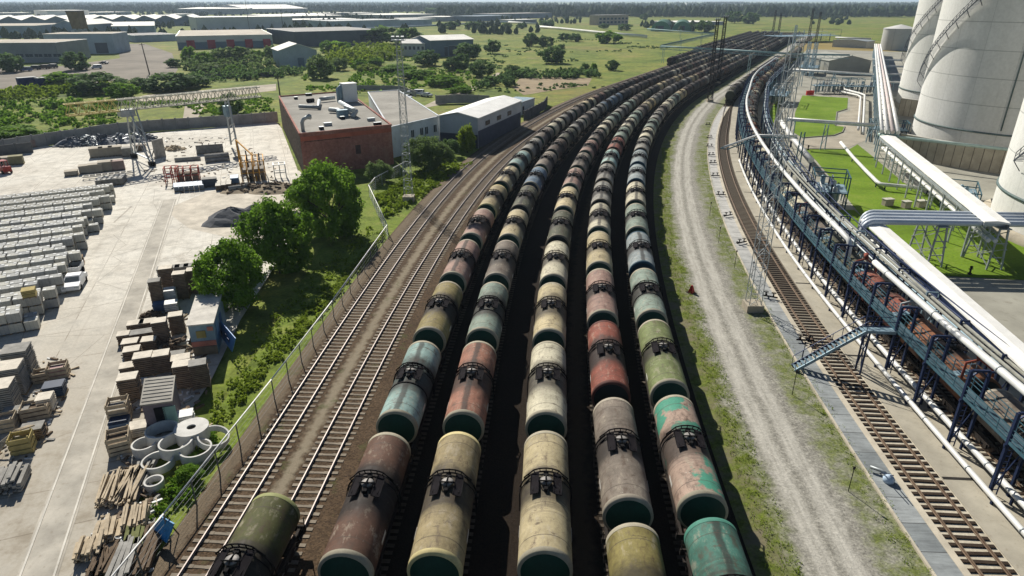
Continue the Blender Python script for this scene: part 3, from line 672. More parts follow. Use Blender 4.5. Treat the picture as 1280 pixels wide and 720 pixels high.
# --- loading rack: a portal frame every 5.3 m with a walkway between the posts
rk = thing('loading_rack', 'long blue steel loading rack with walkways curving beside the white pipes on the right', 'loading rack', AT(10, 20.3)[0])
L0 = Vector(rk.location)
def rp(s, o, z): return AT(s, o, z)[0] - L0
RO = lambda s: OFF['t9'](s) - 23.1 + 20.4
FS = [-8 + 5.3 * i for i in range(62)]
for i, s in enumerate(FS):
    o = RO(s); m = MB(); near = s < 110
    a0, a1, b0, b1 = rp(s, o - .62, .03), rp(s, o - .62, 6.5), rp(s, o + .62, .03), rp(s, o + .62, 6.5)
    m.beam(a0, a1, .20, .20, up=(0, 1, 0)); m.beam(b0, b1, .18, .18, up=(0, 1, 0)); m.beam(a1, b1, .16, .16)
    m.beam(rp(s, o - .8, 4.05), rp(s, o + .8, 4.05), .14, .2)
    if near:
        m.beam(rp(s, o - .62, 5.9), rp(s, o - .1, 6.45), .09); m.beam(rp(s, o + .62, 5.9), rp(s, o + .1, 6.45), .09); m.beam(rp(s, o - .6, .5), rp(s, o + .6, 3.9), .08)
        for k in range(8): m.beam(rp(s, o - .62, .5 + k * .45), rp(s - .0, o - .15, .5 + k * .45), .05)
        m.beam(rp(s, o - .15, .1), rp(s, o - .15, 4.0), .06)
        m.box(rp(s, o - .62, .12), (.45, .45, .22), m=1)
    m.box(rp(s, o + 1.0, 6.42), (.8, .14, .12), -AT(s)[1])
    m.build('portal_frame', [NAVY, CURB], rk)
for i in range(len(FS) - 1):
    s, s2 = FS[i], FS[i + 1]; o, o2 = RO(s), RO(s2); m = MB()
    for k in range(5):
        f = (k + .5) / 5; w_ = (s2 - s) / 5
        m.box(rp(s + (s2 - s) * f, o + (o2 - o) * f, 4.18), (1.15, w_ * .97, .05), -AT(s + (s2 - s) * f)[1])
    m.build('walkway_deck', DECKM, rk)
    m = MB()
    for side in (-.66, .66):
        for z in (4.65, 5.0, 5.3): m.beam(rp(s, o + side, z), rp(s2, o2 + side, z), .045)
        for k in range(4):
            f = k / 4; q = rp(s + (s2 - s) * f, o + (o2 - o) * f + side, 4.2); m.beam(q, q + Vector((0, 0, 1.1)), .045)
    if s < 120: m.beam(rp(s, o - .68, 4.36), rp(s2, o2 - .68, 4.36), .03, .22)
    m.build('walkway_railing', TEALP, rk)
    if i % 2 == 0 and s > 4:      # swing arm that reaches over the wagons
        m = MB(); sm = (s + s2) / 2; m.tube([rp(sm, o + .6, 4.2), rp(sm, o + .6, 5.7), rp(sm, o + 1.5, 6.0), rp(sm, o + 2.6, 5.2), rp(sm, o + 2.75, 4.6)], .10, 6)
        m.tube([rp(sm, o + 1.5, 6.0), rp(sm + .5, o + 1.6, 6.35)], .22, 8); m.build('loading_arm', GALV if i % 4 else plain('red_oxide', (.22, .055, .035), .7), rk)
        m = MB()
        m.beam(rp(sm + 1, o + .66, 4.2), rp(sm + 1, o + 1.9, 4.42), .65, .05); m.beam(rp(sm + .68, o + .66, 5.1), rp(sm + .68, o + 1.9, 5.3), .04); m.beam(rp(sm + 1.32, o + .66, 5.1), rp(sm + 1.32, o + 1.9, 5.3), .04)
        for e in (.68, 1.32): m.beam(rp(sm + e, o + 1.85, 4.4), rp(sm + e, o + 1.85, 5.3), .04)
        m.build('fold_down_gangway', PALEB, rk)
# pipe rack on the far side of the wagons
pr_ = thing('pipe_rack', 'dark blue pipe rack with thin pipes behind the wagons of the loading rack', 'pipe rack', AT(20, 26)[0]); PL = Vector(pr_.location)
RQ = lambda s: OFF['t9'](s) + (2.5 if s < 80 else 2.8)
FP = [-6 + 6.2 * i for i in range(50)]
for i, s in enumerate(FP):
    m = MB(); q0, q1 = AT(s, RQ(s) - .1, .0)[0] - PL, AT(s, RQ(s) + 1.0, .0)[0] - PL
    for q in (q0, q1): m.beam(q, q + Vector((0, 0, 5.0)), .16)
    for z in (3.2, 4.3, 4.95): m.beam(q0 + Vector((0, 0, z)), q1 + Vector((0, 0, z)), .12)
    m.beam(q0 + Vector((0, 0, .3)), q1 + Vector((0, 0, 3.1)), .07); m.build('bent', NAVY if i % 3 else PALEB, pr_)
for j, (o, z, r, mt) in enumerate(((.1, 3.4, .11, GALV), (.45, 3.4, .09, NAVY), (.8, 3.4, .12, PALEB), (.2, 4.5, .09, GALV), (.7, 4.5, .10, NAVY), (.9, 5.1, .07, NAVY))):
    m = MB(); m.tube([AT(s, RQ(s) + o, z)[0] - PL for s in FP], r, 6); m.build('pipe_run', mt, pr_)
# stair over the siding
st = thing('access_stair', 'blue grey steel stair climbing over the rusty siding to the loading rack', 'stair', AT(24.5, 12.4)[0]); SL = Vector(st.location)
sq = lambda s, o, z: AT(s, o, z)[0] - SL
for sd_ in (-.5, .5):
    m = MB(); m.beam(sq(24 + sd_, 12.4, .05), sq(24 + sd_, 17.6, 4.2), .08, .26); m.beam(sq(24 + sd_, 17.6, 4.2), sq(24 + sd_, 20.0, 4.2), .08, .26); m.build('stringer', PALEB if sd_ < 0 else NAVY, st)
    m = MB(); m.beam(sq(24 + sd_, 12.4, 1.05), sq(24 + sd_, 17.6, 5.2), .05); m.beam(sq(24 + sd_, 17.6, 5.2), sq(24 + sd_, 20.0, 5.2), .05)
    for k in range(8): f = k / 7; q = sq(24 + sd_, 12.4 + 5.2 * f, .05 + 4.15 * f); m.beam(q, q + Vector((0, 0, 1.0)), .04)
    m.build('handrail', NAVY, st)
m = MB()
for k in range(18):
    f = (k + .5) / 18; m.box(sq(24, 12.4 + 5.2 * f, .12 + 4.15 * f), (.26, .92, .04), -AT(24)[1])
m.build('tread', PALEB, st); m = MB(); m.box(sq(24, 18.8, 4.24), (2.4, .94, .05), -AT(24)[1]); m.build('landing', PALEB, st)
m = MB()
for sd_ in (-.5, .5): m.beam(sq(24 + sd_, 17.9, 0), sq(24 + sd_, 17.9, 4.1), .12)
m.beam(sq(23.5, 17.9, .3), sq(24.5, 17.9, 3.8), .07); m.beam(sq(24.5, 17.9, .3), sq(23.5, 17.9, 3.8), .07); m.build('trestle', NAVY, st)
# --- pipes that run with the rack
def along(offs, z, s0, s1, ds=3.0, zf=None):
    out = []; s = s0
    while s <= s1: out.append(AT(s, offs(s) if callable(offs) else offs, z)[0]); s += ds
    return out
def pipe(name, label, pts, r, mat, n=12, cat='pipe', bands=0, supports=None):
    root = thing(name, label, cat, pts[0]); l = Vector(pts[0]); m = MB(); m.tube([p - l for p in pts], r, n); m.build('pipe_run', mat, root)
    if bands:
        m = MB()
        for i in range(bands, len(pts) - 1, bands):
            d = (pts[i + 1] - pts[i]).normalized(); c_ = pts[i] - l; m.tube([c_ - d * .06, c_ + d * .06], r * 1.10, n)
        m.build('flange', GALV, root)
    if supports:
        for i in range(1, len(pts), supports[0]):
            p = pts[i] - l; m = MB(); z0 = -pts[i].z + l.z * 0 - l.z + l.z; m.beam(Vector((p.x, p.y, -l.z + .02)), Vector((p.x, p.y, p.z - r)), supports[1]); m.build('support_post', NAVY, root)
    return root
pipe('header_pipe', 'nearer length of thick white pipe along the top of the blue loading rack', along(lambda s: RO(s) + 1.05, 6.75, -14, 34), .27, WPIPE, 14, bands=3)
e = along(lambda s: RO(s) + 1.05, 6.75, 41, 300)
pipe('header_pipe', 'longer length of thick white pipe curving along the rack top into the distance', [e[0] + Vector((.1, -.35, -2.4)), e[0] + Vector((.05, -.3, -.5)), e[0] + Vector((0, .1, -.08))] + e[1:], .27, WPIPE, 14, bands=4)
pipe('ground_pipe', 'outer of two white pipes low on the apron along the rack posts', along(lambda s: RO(s) - .95, .55, -14, 110), .19, WPIPE, 10, bands=2, supports=(2, .14))
pipe('ground_pipe', 'inner of two white pipes low on the apron, under the rack walkway', along(lambda s: RO(s) + .25, .9, -14, 110), .22, WPIPE, 10, bands=2, supports=(2, .14))
ct = thing('cable_tray', 'pale twin cable tray on posts between the rack wagons and the white gallery', 'cable tray', AT(10, 25.6, 0)[0]); l = Vector(ct.location)
m = MB()
for o in (25.35, 25.95):
    p_ = along(lambda s: o - max(0, s - 45) * .02, 4.7, -6, 92)
    for a, c_ in zip(p_, p_[1:]): m.beam(a - l, c_ - l, .22, .14)
m.build('tray', plain('tray_cover', (.36, .36, .31), .7), ct)
for s in range(-4, 92, 8): m = MB(); q = AT(s, 25.65 - max(0, s - 45) * .02)[0] - l; m.beam(q, q + Vector((0, 0, 4.6)), .14); m.beam(q + Vector((-.5, .1, 4.58)), q + Vector((.5, -.1, 4.58)), .1); m.build('tray_post', NAVY, ct)
# --- roofed pipe galleries
def gallery(label, a, b_, wd, z, step, npipes, roof=True, colm=NAVY, nm='pipe_gallery', roofmat=None, brace=False):
    a, b_ = Vector((a[0], a[1], 0)), Vector((b_[0], b_[1], 0)); d = (b_ - a).normalized(); n = Vector((d.y, -d.x, 0)); L = (b_ - a).length
    root = thing(nm, label, 'pipe gallery', a)
    if roof:
        m = MB(); e0, e1 = Vector((0, 0, 0)), d * L
        for sgn in (-1, 1):
            m._add([e0 + n * (0) + Vector((0, 0, z + .22)), e1 + Vector((0, 0, z + .22)), e1 + n * (sgn * wd / 2) + Vector((0, 0, z + .06)), e0 + n * (sgn * wd / 2) + Vector((0, 0, z + .06)),
                    e1 + n * (sgn * wd / 2) + Vector((0, 0, z - .10)), e0 + n * (sgn * wd / 2) + Vector((0, 0, z - .10)), e0 + Vector((0, 0, z - .1)), e1 + Vector((0, 0, z - .1))], [(0, 1, 2, 3) if sgn > 0 else (3, 2, 1, 0), (3, 2, 4, 5), (5, 4, 7, 6), (0, 3, 5, 6), (1, 2, 4, 7)])
        m.build('roof', roofmat or WROOF, root)
    k = 0; t = 1.0
    while t < L:
        m = MB()
        for sgn in (-1, 1):
            m.beam(d * t + n * (sgn * (wd / 2 - .25)), d * t + n * (sgn * (wd / 2 - .25)) + Vector((0, 0, z - .12)), .2, .2, up=(0, 1, 0))
        for zz in (z - .22, z * .55): m.beam(d * t - n * (wd / 2 - .2) + Vector((0, 0, zz)), d * t + n * (wd / 2 - .2) + Vector((0, 0, zz)), .14, .18)
        if brace: m.beam(d * t - n * (wd / 2 - .25) + Vector((0, 0, .2)), d * t + n * (wd / 2 - .25) + Vector((0, 0, z * .5)), .08)
        m.build('column_frame', colm, root); t += step
    for i in range(npipes):
        o = -wd / 2 + .6 + (wd - 1.2) * (i + .5) / npipes; m = MB(); zz = z * .55 + .42
        m.tube([d * t_ + n * o + Vector((0, 0, zz)) for t_ in (0, L * .33, L * .66, L)], .26, 10); m.build('lagged_pipe', WPIPE, root)
    if roof:
        m = MB()
        for sgn in (-1, 1):
            m.beam(n * (sgn * (wd / 2 - .05)) + Vector((0, 0, z - .45)), d * L + n * (sgn * (wd / 2 - .05)) + Vector((0, 0, z - .45)), .06, .4)
        m.build('side_beam', colm, root)
    return root, d, n
gA, dA, nA = gallery('wide white roofed pipe gallery between the loading rack and the lawn', (44.5, 77.5), (34.2, 11.0), 2.2, 5.0, 6.0, 3)
gB, dB, nB = gallery('narrow white roofed pipe gallery on steel columns crossing the lawn to the right tank', (72.6, 127.0), (57.4, 73.5), 2.7, 5.9, 5.6, 2, colm=GALV, brace=True)
# four lagged pipes that bend down on to the wide gallery
for i in range(4):
    y = 75.2 + i * 1.25; x0 = 45.0 - (3 - i) * .6 - .6; ex = 66.0 - i * .25
    pts = [Vector((ex, y - 1.2, 5.5))] + [Vector((x0 + 1.1 + (ex - x0 - 1.1) * f, y - 1.2 * f, 5.5)) for f in (.66, .33, 0)] + [Vector((x0 + 1.1 - math.sin(a) * 1.1, y, 5.5 - (1 - math.cos(a)) * 1.1)) for a in [rad(q) for q in (18, 36, 54, 72, 90)]] + [Vector((x0, y, 3.2))]
    pipe('bent_pipe', '%s of the four pale blue pipes bending down onto the wide white gallery' % ['nearest', 'second nearest', 'third nearest', 'farthest'][i], pts, .36, plain('pale_blue_lagging', (.50, .545, .60), .4, .1, .12, .6, .2), 14)
for nm, (x, y) in (('trestle left of the pair, halfway along the four bent pale blue pipes', (51.8, 76.4)), ('trestle nearest the right tank under the four bent pale blue pipes', (58.6, 75.6))):
    t_ = thing('pipe_trestle', 'grey steel ' + nm, 'trestle', (x, y, 0)); wd = 4.8 if x < 55 else 5.0
    for sx in (-.9, .9):
        m = MB()
        for sy in (-1, 1): m.beam((sx, sy * 2.2, 0), (sx * .55, sy * 1.9, 5.1), .18)
        for z, z2 in ((.4, 2.5), (2.5, 4.8)): m.beam((sx * .95, -2.2, z), (sx * .7, 2.0, z2), .09); m.beam((sx * .95, 2.2, z), (sx * .7, -2.0, z2), .09)
        m.build('lattice_leg', GALV, t_)
    m = MB()
    for z in (1.5, 3.3):
        for sy in (-1, 1): mm = MB(); mm.beam((-.8, sy * 2.1, z), (.8, sy * 2.1, z), .1); mm.build('tie_beam', GALV, t_)
    m.box((0, 0, 5.12), (1.3, 4.6, .12)); m.build('crosshead', GALV, t_)
# low pipe bending across the lawn
pipe('lawn_pipe', 'low white pipe crossing the big lawn and bending under the narrow gallery', [P(1051, 178, 1.0), P(1066, 196, 1.0), P(1082, 213, 1.0), P(1096, 227, 1.0), P(1100, 230, .9), P(1107, 231, .9), P(1130, 233, .9), P(1160, 236, .9)], .32, WPIPE, 12, supports=(2, .16))
pipe('bund_pipe', 'pale green pipe along the top of the beige bund wall at the big tank', [P(1098, 168, 4.9), P(1120, 171, 4.9), P(1180, 178, 4.9), P(1262, 187, 4.9)], .30, plain('pale_green_lagging', (.36, .46, .42), .5, .1, .15), 10)
# far gallery: bundle of white pipes on bents
fg, dF, nF = gallery('long bundle of white pipes on bents running away beside the tanks', (75.2, 131), (217, 412), 3.6, 5.6, 9.0, 3, roof=False, colm=PALEB)
for i in range(4):
    o = -1.4 + i * .95; m = MB(); m.tube([dF * t_ + nF * o + Vector((0, 0, 6.0)) for t_ in (0, 60, 120, 200, 314)], .38, 10); m.build('lagged_pipe', plain('pinkish_lagging', (.58, .50, .47), .5) if i == 2 else WPIPE, fg)
pipe('low_pipe', 'left white low pipe beside the sandy lane behind the small lawn', [P(1045, 113, .9), P(1072, 119, .9), P(1076, 121, .9), P(1074.5, 140, .9), P(1073, 162, .9)], .3, WPIPE, 10, supports=(2, .2))
pipe('low_pipe', 'right white low pipe under the long bundle behind the small lawn', [P(1050, 110, 1.6), P(1076, 117, 1.6), P(1081, 119, 1.6), P(1080, 140, 1.6), P(1079, 166, 1.6)], .3, WPIPE, 10, supports=(2, .2))
# --- bridges that carry pipes across
def bridge(label, pts, r=.28, posts=(), truss=None, mat=None):
    root = thing('pipe_bridge', label, 'pipe bridge', pts[0]); l = Vector(pts[0]); mat = mat or PALEB
    m = MB()
    for a, c_ in zip(pts, pts[1:]):
        a, c_ = a - l, c_ - l
        m.tube([a + Vector((0, 0, .3)), c_ + Vector((0, 0, .3))], r, 8)
    m.build('pipe_run', WPIPE if not truss else mat, root)
    m = MB()
    for a, c_ in zip(pts, pts[1:]):
        a, c_ = a - l, c_ - l; N = max(2, int((c_ - a).length / 3.0))
        n = (c_ - a).normalized().cross(Vector((0, 0, 1)))
        for sgn in (-.6, .6):
            m.beam(a + n * sgn, c_ + n * sgn, .14, .16)
            if truss:
                m.beam(a + n * sgn - Vector((0, 0, truss)), c_ + n * sgn - Vector((0, 0, truss)), .14)
                for k in range(N):
                    p0, p1 = a.lerp(c_, k / N) + n * sgn, a.lerp(c_, (k + 1) / N) + n * sgn; m.beam(p0, p1 - Vector((0, 0, truss)), .08); m.beam(p0, p0 - Vector((0, 0, truss)), .08)
        for k in range(N + 1): q = a.lerp(c_, k / N); m.beam(q - n * .6, q + n * .6, .1)
    m.build('bridge_girder', mat, root)
    for (x, y) in posts:
        m = MB(); z = pts[0].z - l.z
        for sx in (-.5, .5): m.beam(Vector((x + sx, y, 0)) - l, Vector((x + sx * .7, y, l.z - .1)) - l, .18)
        for zz in range(1, int(l.z), 2): m.beam(Vector((x - .48, y, zz)) - l, Vector((x + .48, y, min(l.z - .2, zz + 2))) - l, .08)
        m.build('bent', mat, root)
    return root
bridge('grey pipe bridge over the lane between the two small lawns', [P(984, 150, 5.5), P(1093, 158, 5.5)], .3, [tuple(P(1028, 187))[:2], tuple(P(1085, 178))[:2], tuple(P(988, 176))[:2]])
bridge('pipe bridge in front of the gable roofed hall', [P(991, 88, 6.0), P(1092, 94, 6.0)], .35, [tuple(P(1000, 108))[:2], tuple(P(1040, 110))[:2], tuple(P(1088, 112))[:2]])
bridge('farthest pipe bridge on the right, leading to the round tank', [P(1044, 47.5, 6), P(1089, 49, 6)], .5, [tuple(P(1046, 56))[:2], tuple(P(1066, 57))[:2]])
bridge('pale green pipe bridge on tall posts across all the tank rows', [P(826, 58.5, 8.0), P(895, 62, 8.0), P(1000, 68.5, 8.0), P(1062, 69.5, 8.0)], .3, [tuple(P(828, 79))[:2], tuple(P(935, 92))[:2], tuple(P(1003, 93))[:2], tuple(P(1060, 92))[:2]], 1.2, plain('pale_green_steel', (.22, .33, .33), .6))
bridge('pale green pipe bridge along the meadow edge left of the tank rows', [P(826, 57.5, 8.0), P(893, 42.5, 8.0), P(809, 36.3, 8.0)], .3, [tuple(P(850, 64))[:2], tuple(P(876, 56))[:2], tuple(P(850, 48.5))[:2]], 1.0, MATS['pale_green_steel'])
bridge('short blue pipe bridge over the wagons near the first small lawn', [P(905, 186, 6.4), P(946, 171, 6.4), P(996, 172, 6.4)], .2, [tuple(P(997, 205))[:2]], None, TEALP)
# --- storage tanks
def big_tank():
    b = NB('tank_shell'); v = b.coord('Object'); x, y, z = xyz(b, v)
    n1 = b.noise(b.scale(v, (.25, .25, .06)), 1.0, 5, .6); n2 = b.noise(v, 1.8, 4, .6)
    c = b.ramp(n1, [(.3, (.56, .555, .515)), (.7, (.66, .655, .62))]); c = b.mix(1.0, c, b.ramp(n2, [(.3, .9), (.7, 1.04)]), 'MULTIPLY')
    fr = b.math('FRACT', b.math('DIVIDE', z, 5.2)); ln = b.math('LESS_THAN', fr, .03)
    ang = b.math('ARCTAN2', y, x); fa = b.math('FRACT', b.math('MULTIPLY', ang, 3.0)); lv = b.math('LESS_THAN', fa, .012)
    streak = b.math('MULTIPLY', b.step(b.noise(b.scale(v, (1.3, 1.3, .05)), 1.0, 4, .7), .6, .75), .25)
    c = b.mix(b.math('MULTIPLY', b.math('MAXIMUM', ln, b.math('MULTIPLY', lv, .7)), .5), c, (.14, .15, .14)); c = b.mix(streak, c, (.27, .25, .21))
    return b.out(c, .7, 0, .25)
SILOM = big_tank()
BUND = plain('bund_concrete', (.40, .355, .275), .92, 0, .25, .4, .4, .2)
def silo(label, c, r, h, bund_label, stair_a, arc=None):
    root = thing('storage_tank', label, 'storage tank', (c[0], c[1], 0))
    m = MB(); m.lathe([(r, 0), (r, h * .25), (r, h * .5), (r, h * .75), (r, h)], 96); m.build('shell', SILOM, root)
    m = MB(); m.lathe([(r + .25, h), (r * .9, h + 2.2), (r * .6, h + 4.2), (.1, h + 5.5)], 64); m.build('roof', SILOM, root)
    m = MB(); m.lathe([(r + .01, 5.0), (r + .22, 5.05), (r + .22, 5.3), (r + .01, 5.35)], 96); m.build('stiffener_ring', plain('ring_steel', (.10, .14, .135), .6), root)
    m = MB(); m.lathe([(r + 1.4, -.1), (r + 1.4, .8), (r + .05, .9)], 64); m.build('foundation', BUND, root)
    m = MB(); a = rad(228); m.tube([(math.cos(a) * (r + .3), math.sin(a) * (r + .3), 6), (math.cos(a) * (r + .3), math.sin(a) * (r + .3), h)], .14, 6); m.build('downpipe', plain('ring_steel', (.1, .14, .135)), root)
    m = MB(); N = 120; prev = None
    for k in range(N + 1):
        a = rad(stair_a[0] + (stair_a[1] - stair_a[0]) * k / N); z = stair_a[2] + (stair_a[3] - stair_a[2]) * k / N
        pi, po = Vector((math.cos(a) * (r + .15), math.sin(a) * (r + .15), z)), Vector((math.cos(a) * (r + 1.25), math.sin(a) * (r + 1.25), z))
        m.beam(pi, po, .30, .05)
        if k % 3 == 0: m.beam(po, po + Vector((0, 0, 1.15)), .06); 
        if k % 9 == 0: m.beam(po, pi - Vector((0, 0, 1.4)), .09); m.beam(po + Vector((0, 0, 1.1)), pi + Vector((0, 0, 2.6)), .06)
        if prev: m.beam(prev[0], po, .08, .22); m.beam(prev[0] + Vector((0, 0, 1.15)), po + Vector((0, 0, 1.15)), .06); m.beam(prev[0] + Vector((0, 0, .6)), po + Vector((0, 0, .6)), .05)
        prev = (po,)
    m.build('spiral_stair', plain('stair_steel', (.06, .07, .085), .6), root)
    if not arc: return
    w_ = thing('bund_wall', bund_label, 'bund wall', (c[0], c[1], 0)); rb = r + 11.5
    m = MB(); m.lathe([(rb, -.1), (rb, 4.4), (rb + .35, 4.4), (rb + .35, -.1)], 72, smooth=False, a0=rad(arc[0]), a1=rad(arc[1])); m.build('wall', BUND, w_)
    m = MB()
    for k in range(int((arc[1] - arc[0]) / 3)):
        a = rad(arc[0] + 3 * k); m.beam((math.cos(a) * (rb + .36), math.sin(a) * (rb + .36), 0), (math.cos(a) * (rb + .36), math.sin(a) * (rb + .36), 4.3), .10, .06)
    m.build('panel_joints', plain('joint_dark', (.16, .14, .11), .9), w_)
    m = MB(); m.lathe([(rb - .15, 4.42), (rb - .15, 4.62), (rb + .5, 4.62), (rb + .5, 4.42)], 72, smooth=False, a0=rad(arc[0]), a1=rad(arc[1])); m.build('coping', plain('coping_pale', (.5, .48, .42), .85), w_)
silo('nearest huge white storage tank, cut off by the right edge', (88.2, 84.5), 19, 42, 'beige bund wall round the nearest huge tank', (170, 262, 10, 40))
silo('huge white storage tank in the middle with a spiral stair up its left edge', (110.8, 146.3), 19, 42, 'beige concrete bund wall in front of the middle huge tank', (150, 232, 13, 42), (197, 290))
silo('third huge white storage tank, half hidden behind the middle one', (138.3, 203.6), 19, 42, 'beige concrete bund wall round the third huge tank', (150, 232, 13, 42), (205, 262))
def small_tank(label, c, r, h):
    root = thing('round_tank', label, 'tank', (c[0], c[1], 0)); m = MB(); m.lathe([(r, -.1), (r, h * .5), (r, h)], 48); m.build('shell', plain('grey_shell', (.46, .46, .43), .6, 0, .12, .1), root)
    m = MB(); m.lathe([(r + .2, h), (r * .5, h + r * .14), (.05, h + r * .26)], 48); m.build('roof', plain('roof_pale', (.62, .61, .57), .6, 0, .12, .2), root)
    m = MB(); m.lathe([(r + .21, h - .25), (r + .25, h - .2), (r + .25, h + .05), (r + .21, h + .08)], 48); m.build('eaves_ring', GALV, root)
    m = MB()
    for k in range(int(h / .45)): m.box((-.7 * r - .1, -.714 * r - .1, .5 + k * .45), (.5, .1, .06))
    m.build('ladder', NAVY, root)
small_tank('round grey tank with low conical roof beyond the long pipe bundle', (254, 458), 9.7, 13.0)
# --- small buildings of the works
def hall(name, label, a, b_, depth, h, rise, wallm, roofm, over=.3, doors=(), windows=None, cat='building', ridge='depth', flat=False, base=None, doorm=None, winm=None, z0=-.3):
    """hall whose front wall runs from ground point a to b_ (seen from the camera), depth metres back"""
    a, b_ = Vector((a[0], a[1], 0)), Vector((b_[0], b_[1], 0)); d = (b_ - a); W = d.length; d.normalize(); rz = math.atan2(d.y, d.x)
    root = thing(name, label, cat, a, rz)
    m = MB(); o = .02
    if flat: m.box((W / 2, depth / 2, (h + z0) / 2), (W, depth, h - z0)); m.build('wall', wallm, root)
    elif ridge == 'depth':
        m._add([(0, 0, z0), (W, 0, z0), (W, 0, h), (W / 2, 0, h + rise), (0, 0, h), (0, depth, z0), (W, depth, z0), (W, depth, h), (W / 2, depth, h + rise), (0, depth, h)], [(0, 1, 2, 3, 4), (9, 8, 7, 6, 5), (1, 6, 7, 2), (5, 0, 4, 9)]); m.build('wall', wallm, root)
    else:
        m._add([(0, 0, z0), (W, 0, z0), (W, 0, h), (0, 0, h), (0, depth, z0), (W, depth, z0), (W, depth, h), (0, depth, h), (0, depth / 2, h + rise), (W, depth / 2, h + rise)], [(0, 1, 2, 3), (1, 5, 6, 9, 2), (5, 4, 7, 6), (4, 0, 3, 8, 7)]); m.build('wall', wallm, root)
    m = MB(); th = .22
    if flat: m.box((W / 2, depth / 2, h + .12), (W + over, depth + over, .24)); m.box((W / 2, depth / 2, h + .25), (W - .5, depth - .5, .03), m=1); m.build('roof', [GALV if roofm is not WROOF else roofm, roofm], root)
    else:
        if ridge == 'depth': ed = [((-over, -over), (W / 2, -over), (W / 2, depth + over), (-over, depth + over), (0, 1, 1, 0)), ((W / 2, -over), (W + over, -over), (W + over, depth + over), (W / 2, depth + over), (1, 0, 0, 1))]
        else: ed = [((-over, -over), (W + over, -over), (W + over, depth / 2), (-over, depth / 2), (0, 0, 1, 1)), ((-over, depth / 2), (W + over, depth / 2), (W + over, depth + over), (-over, depth + over), (1, 1, 0, 0))]
        for p0, p1, p2, p3, kk in ed:
            q = [Vector((p[0], p[1], h + .02 + rise * k_)) for p, k_ in zip((p0, p1, p2, p3), kk)]; up = Vector((0, 0, th))
            m._add([x for x in q] + [x + up for x in q], [(3, 2, 1, 0), (4, 5, 6, 7), (0, 1, 5, 4), (1, 2, 6, 5), (2, 3, 7, 6), (3, 0, 4, 7)])
        m.build('roof', roofm, root)
    for (x, w_, hh) in doors:
        m = MB(); m.box((x, -.04, hh / 2), (w_, .1, hh)); dr = m.build('door', doorm or UNDER, root)
        m = MB(); m.box((x, -.075, hh + .1), (w_ + .3, .1, .2)); m.build('lintel', GALV, dr)
    if windows:
        n_, w_, hh, zc, x0, x1 = windows
        for i in range(n_):
            x = x0 + (x1 - x0) * (i + .5) / n_; m = MB(); m.box((x, -.035, zc), (w_, .09, hh)); wn_ = m.build('window', winm or plain('window_glass', (.03, .045, .055), .25, 0, .3, .5, .1, .5), root)
            m = MB(); m.box((x, -.075, zc - hh / 2 - .06), (w_ + .2, .14, .1)); m.beam((x, -.09, zc - hh / 2), (x, -.09, zc + hh / 2), .06); m.build('window_frame', plain('frame_white', (.62, .62, .6), .7), wn_)
    return root
hall('gable_hall', 'grey green hall with low gable roof beside the long pipe bundle', (140.0, 303), (158.5, 303), 26, 5.3, 2.2, plain('sheet_greygreen', (.30, .30, .26), .7, 0, .12, .2), plain('sheet_greygreen_roof', (.36, .36, .31), .6, 0, .12, .2))
hall('pump_house', 'low white pump house far behind the gable hall', P(1040, 58)[:2], P(1082, 60)[:2], 14, 4, 1, plain('wall_pale', (.45, .45, .42), .8), GALV)
# process skids: frames packed with vessels and pipes
def skid(label, c, W, D, Hh, rz, nv, seed):
    r = random.Random(seed); root = thing('process_skid', label, 'process skid', (c[0], c[1], 0), rz)
    m = MB()
    for x in (-W / 2, 0, W / 2):
        for y in (-D / 2, D / 2): m.beam((x, y, -.1), (x, y, Hh), .16)
    for z in (Hh * .5, Hh):
        for y in (-D / 2, D / 2): m.beam((-W / 2, y, z), (W / 2, y, z), .14)
        for x in (-W / 2, 0, W / 2): m.beam((x, -D / 2, z), (x, D / 2, z), .14)
    for y in (-D / 2, D / 2): m.beam((-W / 2, y, .2), (0, y, Hh * .5), .08); m.beam((0, y, Hh * .5), (W / 2, y, .2), .08)
    m.build('frame', TEALP, root)
    for i in range(nv):
        x = -W / 2 + W * (i + .5) / nv; m = MB(); y = r.uniform(-D * .25, D * .25); rr = r.uniform(.28, .5); hh = r.uniform(Hh * .5, Hh * .95)
        m.lathe([(.02, .2), (rr, .45), (rr, hh - .2), (rr * .6, hh), (.02, hh + .1)], 14, (x, y, 0)); m.build('vessel', PALEB if i % 3 else GALV, root)
    for i in range(nv + 2):
        m = MB(); x0, x1 = sorted((r.uniform(-W / 2, W / 2), r.uniform(-W / 2, W / 2))); y = r.uniform(-D / 2, D / 2); z = r.uniform(.5, Hh)
        m.tube([(x0, y, .1), (x0, y, z), (x1, y, z), (x1, y, .1)], r.uniform(.07, .15), 7, smooth=False); m.build('pipework', [GALV, WPIPE, NAVY][i % 3], root)
    m = MB(); m.box((0, 0, Hh * .5 + .06), (W * .98, D * .98, .05)); m.build('grating', PALEB, root)
skid('blue process skid of vessels and pipes at the rack corner of the big lawn', P(1032, 254)[:2], 6.0, 5.0, 5.0, rad(70), 5, 3)
skid('pale blue manifold structure between the rack and the left small lawn', P(972, 128)[:2], 14, 6, 5.5, rad(64), 8, 5)
skid('long teal manifold row behind the small lawn, left half', P(1040, 116)[:2], 14, 4, 5.0, rad(2), 9, 8)
skid('long teal manifold row behind the small lawn, right half', P(1074, 117)[:2], 12, 4, 5.0, rad(2), 8, 9)
skid('grey blue pump skid between the long pipe bundle and the tank bund wall', P(1108, 170)[:2], 5, 8, 3.5, rad(70), 5, 12)
skid('pale pipework cluster at the foot of the nearest huge tank', P(1196, 252)[:2], 9, 5, 2.6, rad(60), 7, 14)
skid('teal pipework cluster far up the rack, beside the first pipe bridge', P(1010, 92)[:2], 16, 8, 6, rad(64), 8, 15)
